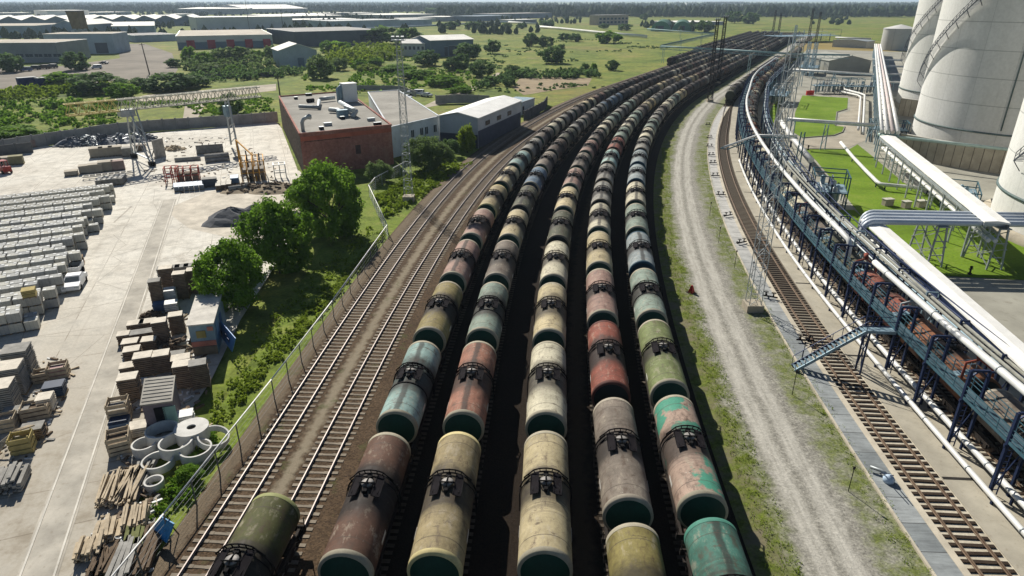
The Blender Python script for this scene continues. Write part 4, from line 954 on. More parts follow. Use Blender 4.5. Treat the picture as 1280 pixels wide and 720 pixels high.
skid('distant pale equipment cluster beyond the end of the tank rows', P(1000, 52)[:2], 60, 20, 9, rad(20), 9, 16)
m = MB(); rd = thing('fire_cabinet', 'small red fire cabinet behind the small lawn by the pipes', 'fire cabinet', P(1012, 119)); m.box((0, 0, .7), (2.4, .8, 1.3)); m.build('cabinet', plain('signal_red', (.45, .03, .025), .5), rd); m = MB(); m.box((0, 0, 1.42), (2.6, 1.0, .1)); m.build('lid', MATS['signal_red'], rd)
pipe('lane_pipe', 'white covered pipe strip beside the rack, left of the sandy lane', [P(976, 152, 2.2), P(990, 172, 2.2), P(1014, 200, 2.2)], .55, WPIPE, 12, supports=(1, .3))
pipe('red_pipe', 'pinkish red pipe running away between the long bundle and the third tank', [P(1113, 108, 2.5), P(1106, 90, 2.5), P(1100, 70, 2.5)], .3, plain('pink_paint', (.45, .16, .13), .6), 8, supports=(1, .25))
for i, (u, v) in enumerate(((1116, 76), (1118, 84), (1120, 94), (1122, 104))):
    bridge('%s grey cross pipe between the long pipe bundle and the third tank' % ['farthest', 'third nearest', 'second nearest', 'nearest'][i], [P(u - 26, v - 1, 3.5), P(u + 12, v, 3.5)], .3, [tuple(P(u - 8, v + 9))[:2]])
# small fittings on the lawn and the gravel
for i, (u, v, w_) in enumerate(((1109, 256, 1.5), (1132, 259, 1.1), (1150, 258, 1.3))):
    t_ = thing('concrete_box', ['left', 'middle', 'right'][i] + 'most of three small concrete boxes on the big lawn', 'concrete box', P(u, v), rad(10)); m = MB(); m.box((0, 0, .45), (w_, .9, 1.0)); m.build('box', BUND, t_); m = MB(); m.box((0, 0, .99), (w_ + .15, 1.05, .1)); m.build('lid', MATS['coping_pale'], t_)
for i, (u, v, nm) in enumerate(((1045, 265, 'at the left edge of the big lawn near the cable tray'), (1047, 235, 'on the left corner of the big lawn'), (1212, 342, 'on the near end of the big lawn'), (1010, 187, 'beside the lane at the top of the big lawn'))):
    t_ = thing('hydrant', 'short dark hydrant post ' + nm, 'hydrant', P(u, v)); m = MB(); m.lathe([(.22, -.1), (.22, .1), (.11, .12), (.11, .75), (.18, .78), (.15, .95), (.02, 1.0)], 12); m.build('post', OILY, t_); m = MB(); m.tube([(-.25, 0, .6), (.25, 0, .6)], .07, 8); m.build('outlet', OILY, t_)
# valve sets on the platform
VP = [(885, 157), (887, 173), (887, 184), (889, 195), (891, 205), (894, 221), (901, 245), (910, 271), (927, 305), (962, 373), (1006, 428)]
for i, (u, v) in enumerate(VP):
    t_ = thing('valve_set', 'black valve set on the pale platform, %s from the camera' % ORD[len(VP) - i], 'valve set', P(u, v, .07), rnd.uniform(-.5, .5), 'valve sets along the platform')
    m = MB(); m.tube([(-.8, 0, .25), (.8, 0, .25)], .09, 8); m.tube([(-.4, 0, .25), (-.4, .5, .25), (-.4, .5, .05)], .07, 8); m.build('pipe_run', OILY, t_)
    for x in (-.45, .35):
        m = MB(); m.tube([(x, 0, .25), (x, 0, .7)], .07, 8); m.lathe([(.24, .68), (.26, .71), (.24, .74)], 12, (x, 0, 0)); m.box((x, 0, .71), (.5, .05, .04)); m.build('handwheel', OILY, t_)
t_ = thing('valve_set', 'pale and blue hose valve set on the dark slabs near the bottom right', 'valve set', P(1104, 596, .07), rad(-35), 'valve sets along the platform')
m = MB(); m.tube([(-.9, .2, .3), (-.2, .2, .3), (.1, .0, .3)], .12, 8); m.build('pipe_run', GALV, t_); m = MB(); m.lathe([(.02, .0), (.35, .02), (.38, .25), (.2, .5), (.02, .55)], 14, (.35, -.35, 0)); m.build('pump_head', plain('pale_blue_paint', (.4, .5, .62), .5), t_)
m = MB()
for e in (-.25, .25): m.beam((e, .3, 0), (e * .5 + .4, -1.2, 1.2), .05)
m.build('prop', NAVY, t_)
# marker posts by the road
for i, (u, v, h) in enumerate(((1060, 615, 2.1), (990, 494, 2.4), (1001, 457, 2.4), (939, 350, 2.3), (898, 304, 2.3), (918, 335, 2.3), (887, 270, 2.2))):
    t_ = thing('marker_post', 'thin dark marker post on the road verge, %s from the camera' % ORD[[0, 1, 2, 3, 5, 4, 6][i]], 'marker post', P(u, v, -.1), 0, 'marker posts along the road')
    m = MB(); m.tube([(0, 0, 0), (0, 0, h)], .03, 6); m.build('post', UNDER, t_); m = MB(); m.box((0, 0, h - .1), (.16, .05, .22)); m.build('plate', UNDER, t_)
t_ = thing('warning_marker', 'small red warning marker lying at the edge of the gravel road', 'marker', P(864, 366, -.08)); m = MB(); m.lathe([(.42, 0), (.40, .06), (.12, .9), (.02, .92)], 4, smooth=False); m.build('cone', plain('signal_red', (.45, .03, .025)), t_); m = MB(); m.box((0, 0, .03), (.95, .95, .06), .4); m.build('base', UNDER, t_)
# --- masts
def mast(name, label, c, h, wd, r, mat, head=True, cat='lattice mast', block=True):
    root = thing(name, label, cat, (c[0], c[1], 0)); m = MB(); lattice(m, (0, 0, .6), (0, 0, h), wd, 1.4, r); m.build('lattice', mat, root)
    if block: m = MB(); m.box((0, 0, .3), (wd[0] + .5, wd[0] + .5, .9)); m.build('base_block', BUND, root)
    m = MB()
    for k in range(int(h / .5)): m.box((0, -wd[0] * .3, .9 + k * .5), (.4, .05, .05))
    m.build('ladder', mat, root)
    if head:
        m = MB(); m.box((0, 0, h + .05), (wd[1] + 1.2, wd[1] + 1.2, .1)); m.build('platform', mat, root)
        for sx in (-1, 0, 1): m = MB(); m.box((sx * .7, -.5, h + .4), (.45, .3, .45), 0, 0, (.4, 0)); m.build('floodlight', GALV, root)
    return root
mast('lighting_mast', 'tall pale lattice lighting mast left of the tracks beside the red brick building', (-16.9, 103.5), 24.5, (1.3, .7), .036, GALV)
mast('lighting_mast', 'grey lattice mast with base cage standing on the platform by the siding', (25.5, 62.3), 27, (1.25, 1.0), .032, GALV, False)
mast('lighting_mast', 'dark lattice mast, left of the close pair among the far tank rows', P(888, 103)[:2], 23, (1.1, .9), .08, SOOT)
mast('lighting_mast', 'dark lattice mast, right of the close pair among the far tank rows', P(897, 104)[:2], 24, (1.1, .9), .08, SOOT)
mast('lighting_mast', 'short dark lattice tower beside the siding at the bend', P(887, 127)[:2], 9, (1.4, 1.2), .09, SOOT, False)
for i, (u, v, h) in enumerate(((965, 47, 22), (972, 48, 20), (1010, 52, 24), (1019, 56, 22), (990, 66, 16), (1005, 96, 14), (1013, 98, 14))):
    mast('lighting_mast', 'distant lattice mast over the far end of the yard, %s from the left' % ORD[[0, 1, 4, 6, 2, 3, 5][i]], P(u, v)[:2], h, (1.4, 1.0), .09, PALEB if i > 3 else SOOT, False, block=False)
# ================================================================ BRICK WORKSHOP AND ITS NEIGHBOURS
def brick_mat(name, base, lite):
    b = NB(name); v = b.pos(); n1 = b.noise(v, .25, 5, .65); n2 = b.noise(v, 2.0, 5, .7); x, y, z = xyz(b, v)
    c = b.ramp(n1, [(.3, base), (.7, lite)]); c = b.mix(1.0, c, b.ramp(n2, [(.3, .7), (.7, 1.12)]), 'MULTIPLY')
    hx = b.math('ADD', b.math('MULTIPLY', x, .95), b.math('MULTIPLY', y, .3))
    row = b.math('LESS_THAN', b.math('FRACT', b.math('MULTIPLY', z, 3.2)), .10); c = b.mix(b.math('MULTIPLY', row, .35), c, (.30, .22, .17))
    pn = b.math('LESS_THAN', b.math('FRACT', b.math('DIVIDE', hx, 2.9)), .012); c = b.mix(b.math('MULTIPLY', pn, .6), c, (.05, .03, .025))
    wash = b.math('MULTIPLY', b.step(n1, .52, .62), .35); c = b.mix(wash, c, (.34, .20, .17)); return b.out(c, .9, 0, .15)
BRICK = brick_mat('brick', (.29, .115, .088), (.43, .19, .145))
FELT = plain('roof_felt', (.295, .28, .245), .95, 0, .3, .12, .5, .15, .2, True)
WHITEW = plain('white_wall', (.62, .66, .69), .85, 0, .2, .3, .4, .2, 0, True)
SHEDW = plain('shed_sheet', (.44, .46, .48), .75, 0, .15, .25, .3, .2, 0, True)
DARKP = plain('dark_plinth', (.055, .065, .10), .8, 0, .3, .3, .3, .2, 0, True)
GLASS = plain('window_glass', (.03, .045, .055), .25, 0, .3, .5, .1, .5); FRW = plain('frame_white', (.62, .62, .6), .7)
def polybuild(name, label, roofpts, z0, z, wallm, roofm, parapet=0.0, cat='building'):
    c = roofpts[0]; root = thing(name, label, cat, (c[0], c[1], 0)); pl = [(p[0] - c[0], p[1] - c[1]) for p in roofpts]
    m = MB(); m.prism(pl, z0, z); m.build('wall', wallm, root)
    cx = sum(p[0] for p in pl) / len(pl); cy = sum(p[1] for p in pl) / len(pl)
    m = MB(); m.prism([(cx + (x - cx) * .985, cy + (y - cy) * .985) for x, y in pl], z + .02, z + .06); m.build('roof', roofm, root)
    if parapet:
        n = len(pl); m = MB()
        for i in range(n):
            a, b_ = pl[i], pl[(i + 1) % n]; m.beam((a[0], a[1], z + parapet / 2), (b_[0], b_[1], z + parapet / 2), .32, parapet)
        m.build('parapet', wallm, root)
    return root, c, pl
zr = 7.3
F1, F2, B2, B1 = P(375, 169, zr), P(489, 157.5, zr), P(434, 115, zr), P(349, 121.5, zr)
bw, c0, _ = polybuild('brick_workshop', 'flat roofed red brick workshop with ducts on its roof', [F1, F2, B2, B1], -.3, zr, BRICK, FELT, .35)
fd = (F2 - F1).normalized(); fn = Vector((fd.y, -fd.x, 0)); frz = math.atan2(fd.y, fd.x)
W12 = (F2 - F1).length
def onwall(par, org, d, t, z, w_, h_, nm, mt, dep=.08, frame=True):
    n = Vector((d.y, -d.x, 0)); q = org - Vector(c0.xy.to_3d() if False else (par.location)) + d * t + n * .04; q.z = z
    m = MB(); m.box(q, (w_, dep, h_), math.atan2(d.y, d.x)); o = m.build(nm, mt, par)
    if frame:
        m = MB(); rz_ = math.atan2(d.y, d.x); m.box(q + n * .05 + Vector((0, 0, -h_ / 2 - .05)), (w_ + .2, .12, .1), rz_); m.box(q + n * .05, (.07, .06, h_), rz_); m.build('window_frame', FRW, o)
    return o
onwall(bw, F1, fd, W12 * .60, 3.5, 1.0, 1.7, 'bricked_window', plain('brick_infill', (.09, .05, .045), .9), frame=False); onwall(bw, F1, fd, W12 * .655, 3.6, .9, 1.6, 'bricked_window', BRICK, frame=False)
onwall(bw, F1, fd, W12 * .5, 6.55, W12 * .998, .75, 'fascia_band', plain('red_fascia', (.42, .12, .075), .8, 0, .25, .5, .4), .06, False)
onwall(bw, F1, fd, W12 * .28, 6.0, W12 * .5, .08, 'cable', SOOT, .06, False)
# left flank: ribbed dark cladding
ld = (F1 - B1).normalized(); LW = (F1 - B1).length
m = MB()
for k in range(26): q = B1 - c0 + ld * (LW * (k + .5) / 26); q.z = 3.4; m.box(q + Vector((ld.y, -ld.x, 0)) * .12, (.30, .25, 7.2), math.atan2(ld.y, ld.x))
m.build('flank_pilasters', plain('flank_grey', (.22, .20, .17), .9), bw)
# roof plant
duct = GALV
rp_ = thing('roof_plant', 'pale blue boxed ventilation plant with ducts on the workshop roof', 'roof plant', P(436, 128, zr + .06)); q0 = Vector(rp_.location)
m = MB(); m.box((0, 1.0, 2.2), (3.3, 2.6, 4.2), frz); m.build('cabinet', plain('plant_white', (.60, .63, .62), .6, 0, .12, .4), rp_); m = MB(); m.box((0, 1.0, 4.36), (3.5, 2.8, .12), frz); m.build('cabinet_roof', WROOF, rp_)
for x in (-2.4, -1.7):
    m = MB(); m.tube([(x, 0, 0), (x, 0, 3.1), (x + .6, .4, 3.6), (x + 1.0, .6, 3.6)], .42, 10); m.build('vertical_duct', PALEB, rp_)
def roofduct(nm, pts, r, mt=duct):
    m = MB(); m.tube([P(u, v, zr + z) - q0 for u, v, z in pts], r, 10); m.build(nm, mt, rp_)
roofduct('duct', [(425, 128, 1.3), (445, 139, 1.3), (440, 147, .2)], .5); roofduct('duct', [(400, 124, .8), (418, 122, .8)], .45); roofduct('duct', [(374, 133, .6), (398, 134, .6), (399, 126, .8)], .42); roofduct('duct', [(412, 137, .7), (424, 138, .7), (424, 144, .1)], .5); roofduct('duct', [(384, 126, .5), (392, 125, .5)], .45, OILY)
m = MB(); m.box(P(428, 142, zr + .8) - q0, (2.2, 1.3, 1.6), frz); m.build('fan_box', PALEB, rp_); m = MB(); m.box(P(437, 136, zr + 1.6) - q0, (.8, 5, .9), frz); m.build('fan_box', GALV, rp_)
gp = thing('vent_pipe', 'curved grey vent pipe at the front left of the workshop roof', 'vent', P(379, 164, zr + .06)); m = MB(); m.tube([(0, 0, 0), (0, 0, 1.6), (.3, .1, 2.2), (.9, .3, 2.5), (1.6, .5, 2.4)], .36, 10); m.build('bend', GALV, gp); m = MB(); m.lathe([(.3, 2.2), (.5, 2.3), (.5, 2.9), (.2, 3.1)], 10, (1.3, .4, 0)); m.build('cowl', GALV, gp)
for i, (u, v) in enumerate(((410, 157), (464, 151), (472, 156.5), (386, 119.5), (370, 124), (428, 149), (402, 162))):
    t_ = thing('roof_vent', 'low roof vent on the workshop, %s from its left edge' % ORD[[3, 5, 6, 1, 0, 4, 2][i]], 'roof vent', P(u, v, zr + .06), frz); m = MB(); m.box((0, 0, .28), (1.5 if i in (0, 1, 2, 3) else .8, .7, .5)); m.build('box', GALV if i in (0, 1) else OILY, t_); m = MB(); m.box((0, 0, .57), (1.6 if i in (0, 1, 2, 3) else .9, .8, .07)); m.build('cap', GALV, t_)
lamp = thing('wall_lamp', 'white street lamp on a post at the left corner of the brick front', 'street lamp', P(389, 214)); m = MB(); m.tube([(0, 0, 0), (0, 0, 4.2), (-.5, .1, 5.0)], .06, 6); m.build('post', GALV, lamp); m = MB(); m.box((-.8, .1, 5.1), (1.1, .3, .18), .3); m.build('lamp_head', FRW, lamp)
# white wing with windows and the white roofed shed
zw = 6.0
wing = [P(485, 160, zw), P(549, 146, zw), P(497, 113, zw), P(455, 116, zw)]
kk = wing[0]
ww, c1, _ = polybuild('white_wing', 'low white workshop wing with a flat grey roof between the brick front and shed', [wing[0] + fd * .3, wing[1], wing[2], wing[3] + fd * 1.2], -.3, zw, WHITEW, FELT, .22)
wd_ = (wing[1] - wing[0]).normalized(); wl = (wing[1] - wing[0]).length
for t in (.10, .33, .44, .62, .72, .90): onwall(ww, wing[0], wd_, wl * t, 3.7, .95, 1.5, 'window', GLASS)
onwall(ww, wing[0], wd_, wl * .16, 1.2, 1.6, 2.4, 'door', DARKP, .1, False)
ze = 6.3; FR, BR, FL = P(597, 148.5, ze), P(651, 126.5, ze), P(549, 145.5, ze); BL = FL + BR - FR
sh = thing('white_shed', 'long shed with a bright white gable roof beside the tracks', 'shed', (FR.x, FR.y, 0)); l = Vector(sh.location); zv = Vector((0, 0, 1))
def dn(p, z): return Vector((p.x, p.y, z)) - l
RISE = 1.0
rf, rb_ = (FL + FR) / 2, (BL + BR) / 2
m = MB(); m._add([dn(FL, -.3), dn(FR, -.3), dn(FR, ze), dn(rf, ze + RISE), dn(FL, ze), dn(BL, -.3), dn(BR, -.3), dn(BR, ze), dn(rb_, ze + RISE), dn(BL, ze)], [(0, 1, 2, 3, 4), (9, 8, 7, 6, 5), (1, 6, 7, 2), (5, 0, 4, 9)]); m.build('wall', SHEDW, sh)
m = MB(); ex = (FR - FL).normalized() * .35; ey = (BR - FR).normalized() * .35
for a, b_, c_, d_ in ((FL - ex - ey, rf - ey, rb_ + ey, BL - ex + ey), (rf - ey, FR + ex - ey, BR + ex + ey, rb_ + ey)):
    isr = a is not None and abs((a - rf).xy.length) < 1; zz = (ze + RISE + .02, ze, ze, ze + RISE + .02) if isr else (ze, ze + RISE + .02, ze + RISE + .02, ze)
    q = [dn(p, z + .04) for p, z in zip((a, b_, c_, d_), zz)]; up = Vector((0, 0, .18)); m._add(q + [x + up for x in q], [(3, 2, 1, 0), (4, 5, 6, 7), (0, 1, 5, 4), (1, 2, 6, 5), (2, 3, 7, 6), (3, 0, 4, 7)])
m.build('roof', WROOF, sh)
m = MB(); gd = (FR - FL).normalized(); q = dn((FL + FR) / 2, 1.3) + Vector((gd.y, -gd.x, 0)) * .03; m.box(q, ((FR - FL).length * .99, .06, 3.0), math.atan2(gd.y, gd.x)); m.build('plinth', DARKP, sh)
sd2 = (BR - FR).normalized(); m = MB(); q = dn((FR + BR) / 2, 1.7) + Vector((sd2.y, -sd2.x, 0)) * .03; m.box(q, ((BR - FR).length * .99, .06, 3.8), math.atan2(sd2.y, sd2.x)); m.build('plinth', DARKP, sh)
for t in (.2, .45, .7):
    m = MB(); q = dn(FR + (BR - FR) * t, 4.6) + Vector((sd2.y, -sd2.x, 0)) * .06; m.box(q, (2.6, .06, 1.0), math.atan2(sd2.y, sd2.x)); m.build('window', GLASS, sh)
hall('kiosk', 'small blue grey flat roofed hut behind the white shed', P(652, 143)[:2], P(668, 137)[:2], 6, 3.2, 0, SHEDW, PALEB, flat=True, doors=((1.2, 1.0, 2.1),))
# ================================================================ WALLS AND FENCES
def wall_run(name, label, pts, h, mat, th=.2, post=3.0, cat='fence'):
    root = thing(name, label, cat, pts[0]); l = Vector((pts[0].x, pts[0].y, 0)); root.location = l; n = 0
    for a, b_ in zip(pts, pts[1:]):
        a, b_ = Vector((a.x, a.y, 0)) - l, Vector((b_.x, b_.y, 0)) - l; N = max(1, round((b_ - a).length / post))
        for k in range(N):
            if n > 95: break
            p, q = a.lerp(b_, k / N), a.lerp(b_, (k + 1) / N); m = MB(); j = rnd.uniform(-.06, .06); m.beam(p + Vector((0, 0, h / 2 - .1 + j)), q + Vector((0, 0, h / 2 - .1 + j)), th, h + .2); m.build('panel', mat, root)
            m = MB(); m.box(p + Vector((0, 0, h / 2)), (.3, .3, h + .35)); m.build('post', mat, root); n += 1
    return root
CWALL = plain('concrete_wall', (.27, .27, .26), .9, 0, .3, .3, .5, .3, 0, True)
wall_run('yard_wall', 'grey concrete panel wall along the back of the stone yard', [P(-30, 196), P(60, 181), P(150, 167), P(205, 162), P(300, 156), P(348, 152)], 2.6, CWALL)
wall_run('yard_wall', 'short grey concrete wall behind the long white roofed shed', [P(545, 129), P(585, 128), P(612, 129)], 2.4, CWALL)
wall_run('yard_wall', 'dark wall running from the white shed along the tracks', [P(655, 150), P(680, 137), P(684, 130)], 2.4, plain('dark_wall', (.10, .105, .11), .9))
wall_run('yard_wall', 'grey wall at the back of the brick workshop yard', [P(430, 112), P(500, 113), P(520, 120)], 1.6, CWALL)
wall_run('broken_wall', 'dark broken wall at the left edge behind the stone yard', [P(-20, 198), P(42, 190)], 2.2, plain('dark_wall', (.10, .105, .11), .9))
hedge_wall = wall_run('yard_wall', 'low dark fence across the meadow behind the sheds', [P(255, 98), P(300, 96), P(345, 95)], 1.5, plain('dark_wall', (.1, .1, .1)))
def wire_fence(label, pts, h, step=3.0, rail=True, mat=None, strands=5):
    mat = mat or plain('fence_wire', (.16, .17, .17), .6, .3); root = thing('wire_fence', label, 'fence', pts[0]); l = Vector(root.location)
    N = 0
    for a, b_ in zip(pts, pts[1:]):
        k = max(1, round((b_ - a).length / step))
        for i in range(k):
            if N >= 98: break
            p = a.lerp(b_, i / k) - l; m = MB(); m.beam(p, p + Vector((0, 0, h)), .07); m.build('post', mat, root); N += 1
    m = MB()
    for a, b_ in zip(pts, pts[1:]):
        k = max(1, round((b_ - a).length / step))
        for i in range(k):
            p, q = a.lerp(b_, i / k) - l, a.lerp(b_, (i + 1) / k) - l
            for j in range(strands): z = h * (j + .5) / strands; m.beam(p + Vector((0, 0, z)), q + Vector((0, 0, z)), .012)
    m.build('wire_mesh', mat, root)
    if rail:
        m = MB()
        for a, b_ in zip(pts, pts[1:]): m.tube([a - l + Vector((0, 0, h + .02)), b_ - l + Vector((0, 0, h + .02))], .055, 6)
        m.build('top_rail', plain('rail_white', (.78, .78, .74), .5), root)
    return root
fpts = [Vector((-21.6, 22, -.1)), Vector((-20.75, 30, -.1)), Vector((-19.4, 45, -.1)), Vector((-18.3, 60, -.1)), Vector((-17.0, 84.5, -.1))]
wire_fence('wire fence with a white top rail along the leftmost track', fpts, 2.1)
wire_fence('grey fence dog-legging from the track to the brick workshop', [Vector((-17.0, 84.7, -.1)), P(462, 246, -.1), P(470, 236, -.1), P(520, 208, -.1), P(575, 192, -.1)], 2.0, 2.5, True, GALV, 6)
# ================================================================ TREES AND BUSHES
def leafmat(name, a, b_, c_):
    b = NB(name); oi = b.node('ShaderNodeObjectInfo'); v = b.coord('Object'); n1 = b.noise(v, .55, 4, .6); n2 = b.noise(v, 3.5, 3, .6)
    k = b.math('ADD', b.math('MULTIPLY', n1, .6), b.math('ADD', b.math('MULTIPLY', n2, .3), b.math('MULTIPLY', oi.outputs['Random'], .12)))
    c = b.ramp(k, [(.30, a), (.52, b_), (.74, c_)])
    tr = b.node('ShaderNodeBsdfTranslucent'); b.link(c, tr.inputs['Color']); mx = b.node('ShaderNodeMixShader'); mx.inputs[0].default_value = .45
    m_ = b.out(c, .8, 0, .08); o = b.n.get('Material Output'); b.link(b.bsdf.outputs[0], mx.inputs[1]); b.link(tr.outputs[0], mx.inputs[2]); b.link(mx.outputs[0], o.inputs[0]); return m_
LEAF = leafmat('leaf_green', (.085, .170, .015), (.150, .275, .026), (.215, .345, .045))
LEAFP = leafmat('leaf_pale', (.105, .165, .045), (.160, .230, .075), (.215, .280, .11))
LEAFD = leafmat('leaf_dark', (.062, .118, .038), (.106, .180, .056), (.155, .23, .078))
LEAFY = leafmat('leaf_yellow', (.135, .205, .014), (.225, .305, .03), (.30, .36, .06))
BARK = plain('bark', (.075, .058, .042), .95, 0, .3, 2.0, .4)
def crown_mb(rx, rz, nclump, nleaf, leaf, seed, low=.06, mb=None, at=(0, 0, 0), amp=1.0):
    """foliage of clumps in an uneven ellipsoid that sits on z = 0; returns (mesh builder, clump centres)"""
    r = random.Random(seed); m = mb or MB(); cents = []; base = Vector(at); ph = [r.uniform(0, 6.28) for _ in range(4)]
    for i in range(nclump):
        a = r.uniform(0, 2 * math.pi); t = r.uniform(-.92, 1.0); q = math.sqrt(max(0, 1 - t * t)); rr = r.uniform(.55, 1.0) ** .5
        bul = 1 + amp * (.12 * math.sin(2 * a + ph[0] + t) + .10 * math.sin(3 * a + ph[1] + t * 3) + .07 * math.sin(5 * a + ph[2] + t * 5))
        c = Vector((math.cos(a) * q * rx * rr * bul, math.sin(a) * q * rx * rr * bul, rz * (1 + t * rr * (1 + .14 * math.sin(3 * a + ph[3]))) * (1 - low) + rz * low)); cents.append(c)
        cr = rx * (r.uniform(.20, .34) if amp <= 1 else r.uniform(.10, .30))
        for k in range(nleaf):
            d = Vector((r.gauss(0, 1), r.gauss(0, 1), r.gauss(0, .8))); d.normalize(); p = base + c + d * cr * r.uniform(.4, 1.05)
            if p.z < base.z + .03: p.z = base.z + r.uniform(.03, .3)
            nrm = (d * .8 + Vector((r.gauss(0, .6), r.gauss(0, .6), r.gauss(0.35, .5)))).normalized(); u = nrm.orthogonal().normalized(); w_ = nrm.cross(u); an = r.uniform(0, 3.14); u, w_ = u * math.cos(an) + w_ * math.sin(an), w_ * math.cos(an) - u * math.sin(an)
            s = leaf * r.uniform(.6, 1.35); o = len(m.v)
            m.v += [tuple(p - u * s), tuple(p + w_ * s * .55), tuple(p + u * s), tuple(p - w_ * s * .55)]; m.f.append((o, o + 1, o + 2, o + 3)); m.mi.append(0); m.sm.append(False)
    return m, cents
def trunk_mb(h, rx, cents, seed, r0=.2, nb=9):
    r = random.Random(seed); m = MB(); top = Vector((r.uniform(-.3, .3), r.uniform(-.3, .3), h)); m.tube([(0, 0, -.3), (.05, .03, h * .35), tuple(top * .7), tuple(top)], [r0, r0 * .8, r0 * .5, r0 * .2], 7)
    for c in r.sample(cents, min(nb, len(cents))):
        f = r.uniform(.12, .5); p = top * f; m.tube([p, p.lerp(c, .5) + Vector((0, 0, .15)), c], [r0 * .5, r0 * .3, r0 * .1], 5)
    return m
LIB = {}
def bush_lib(kind, n, seed):
    key = (kind, n)
    if key not in LIB:
        spec = {'near': (190, 110, .20), 'mid': (110, 52, .33), 'low': (70, 30, .52), 'far': (44, 18, .85)}[kind]
        m, c = crown_mb(1.0 * 4, 1.0 * 4, spec[0], spec[1], spec[2], seed, amp=1.9 if kind == 'near' else 1.0); t = trunk_mb(4 * 1.3, 4, c, seed)
        LIB[key] = (m.mesh('crown', LEAF), t.mesh('trunk', BARK))
    return LIB[key]
LEAFS = {'g': LEAF, 'p': LEAFP, 'd': LEAFD, 'y': LEAFY}
CM = {}
def tree(label, c, rx, h, kind='low', leaf='g', name='bush', cat='bush', group=None, var=0):
    """bush or tree of radius rx and height h on the ground point c"""
    cm, tm = bush_lib(kind, var, 11 + var * 7)
    ck = (cm.name, leaf)
    if ck not in CM:
        mm = cm.copy(); mm.materials.clear(); mm.materials.append(LEAFS[leaf]); CM[ck] = mm
    root = thing(name, label, cat, (c[0], c[1], c[2] if len(c) > 2 else -.3), rnd.uniform(0, 6.28), group); S = (rx / 4 * .92, rx / 4 * .92, h / 8.6)
    for nm, me in (('crown', CM[ck]), ('trunk', tm)):
        o = bpy.data.objects.new(nm, me); col.objects.link(o); o.parent = root; o.scale = S
    return root
# the big trees and shrubs between yard and track
tree('biggest round leafy tree by the fence, farthest of the three large ones', (-25.3, 86.5, -.2), 5.0, 10.8, 'near', 'g', 'tree', 'tree', var=0)
tree('leafy green tree, middle of the three large ones by the fence', (-28.2, 73.2, -.2), 4.3, 9.2, 'near', 'g', 'tree', 'tree', var=1)
tree('bright green tree, nearest of the three large ones, behind the blue hut', (-29.9, 63.2, -.2), 3.6, 7.7, 'near', 'g', 'tree', 'tree', var=2)
tree('pale green tree in front of the white workshop wing', P(536, 212), 3.9, 6.6, 'near', 'p', 'tree', 'tree', var=3)
tree('slender green tree in front of the white shed gable', P(584, 190), 1.9, 6.0, 'mid', 'y', 'tree', 'tree', var=1)
tree('small dark green bush in front of the brick wall', P(474, 226), 2.4, 3.6, 'mid', 'p', var=2)
tree('dark green bush between pale tree and shed gable', P(562, 194), 2.1, 3.6, 'mid', 'd', var=0)
tree('low green bush at the foot of the biggest leafy tree', P(376, 262), 2.1, 4.2, 'mid', 'g', var=1)
tree('dark bush beside the concrete rings', P(238, 598), .8, 1.0, 'mid', 'g', var=0)
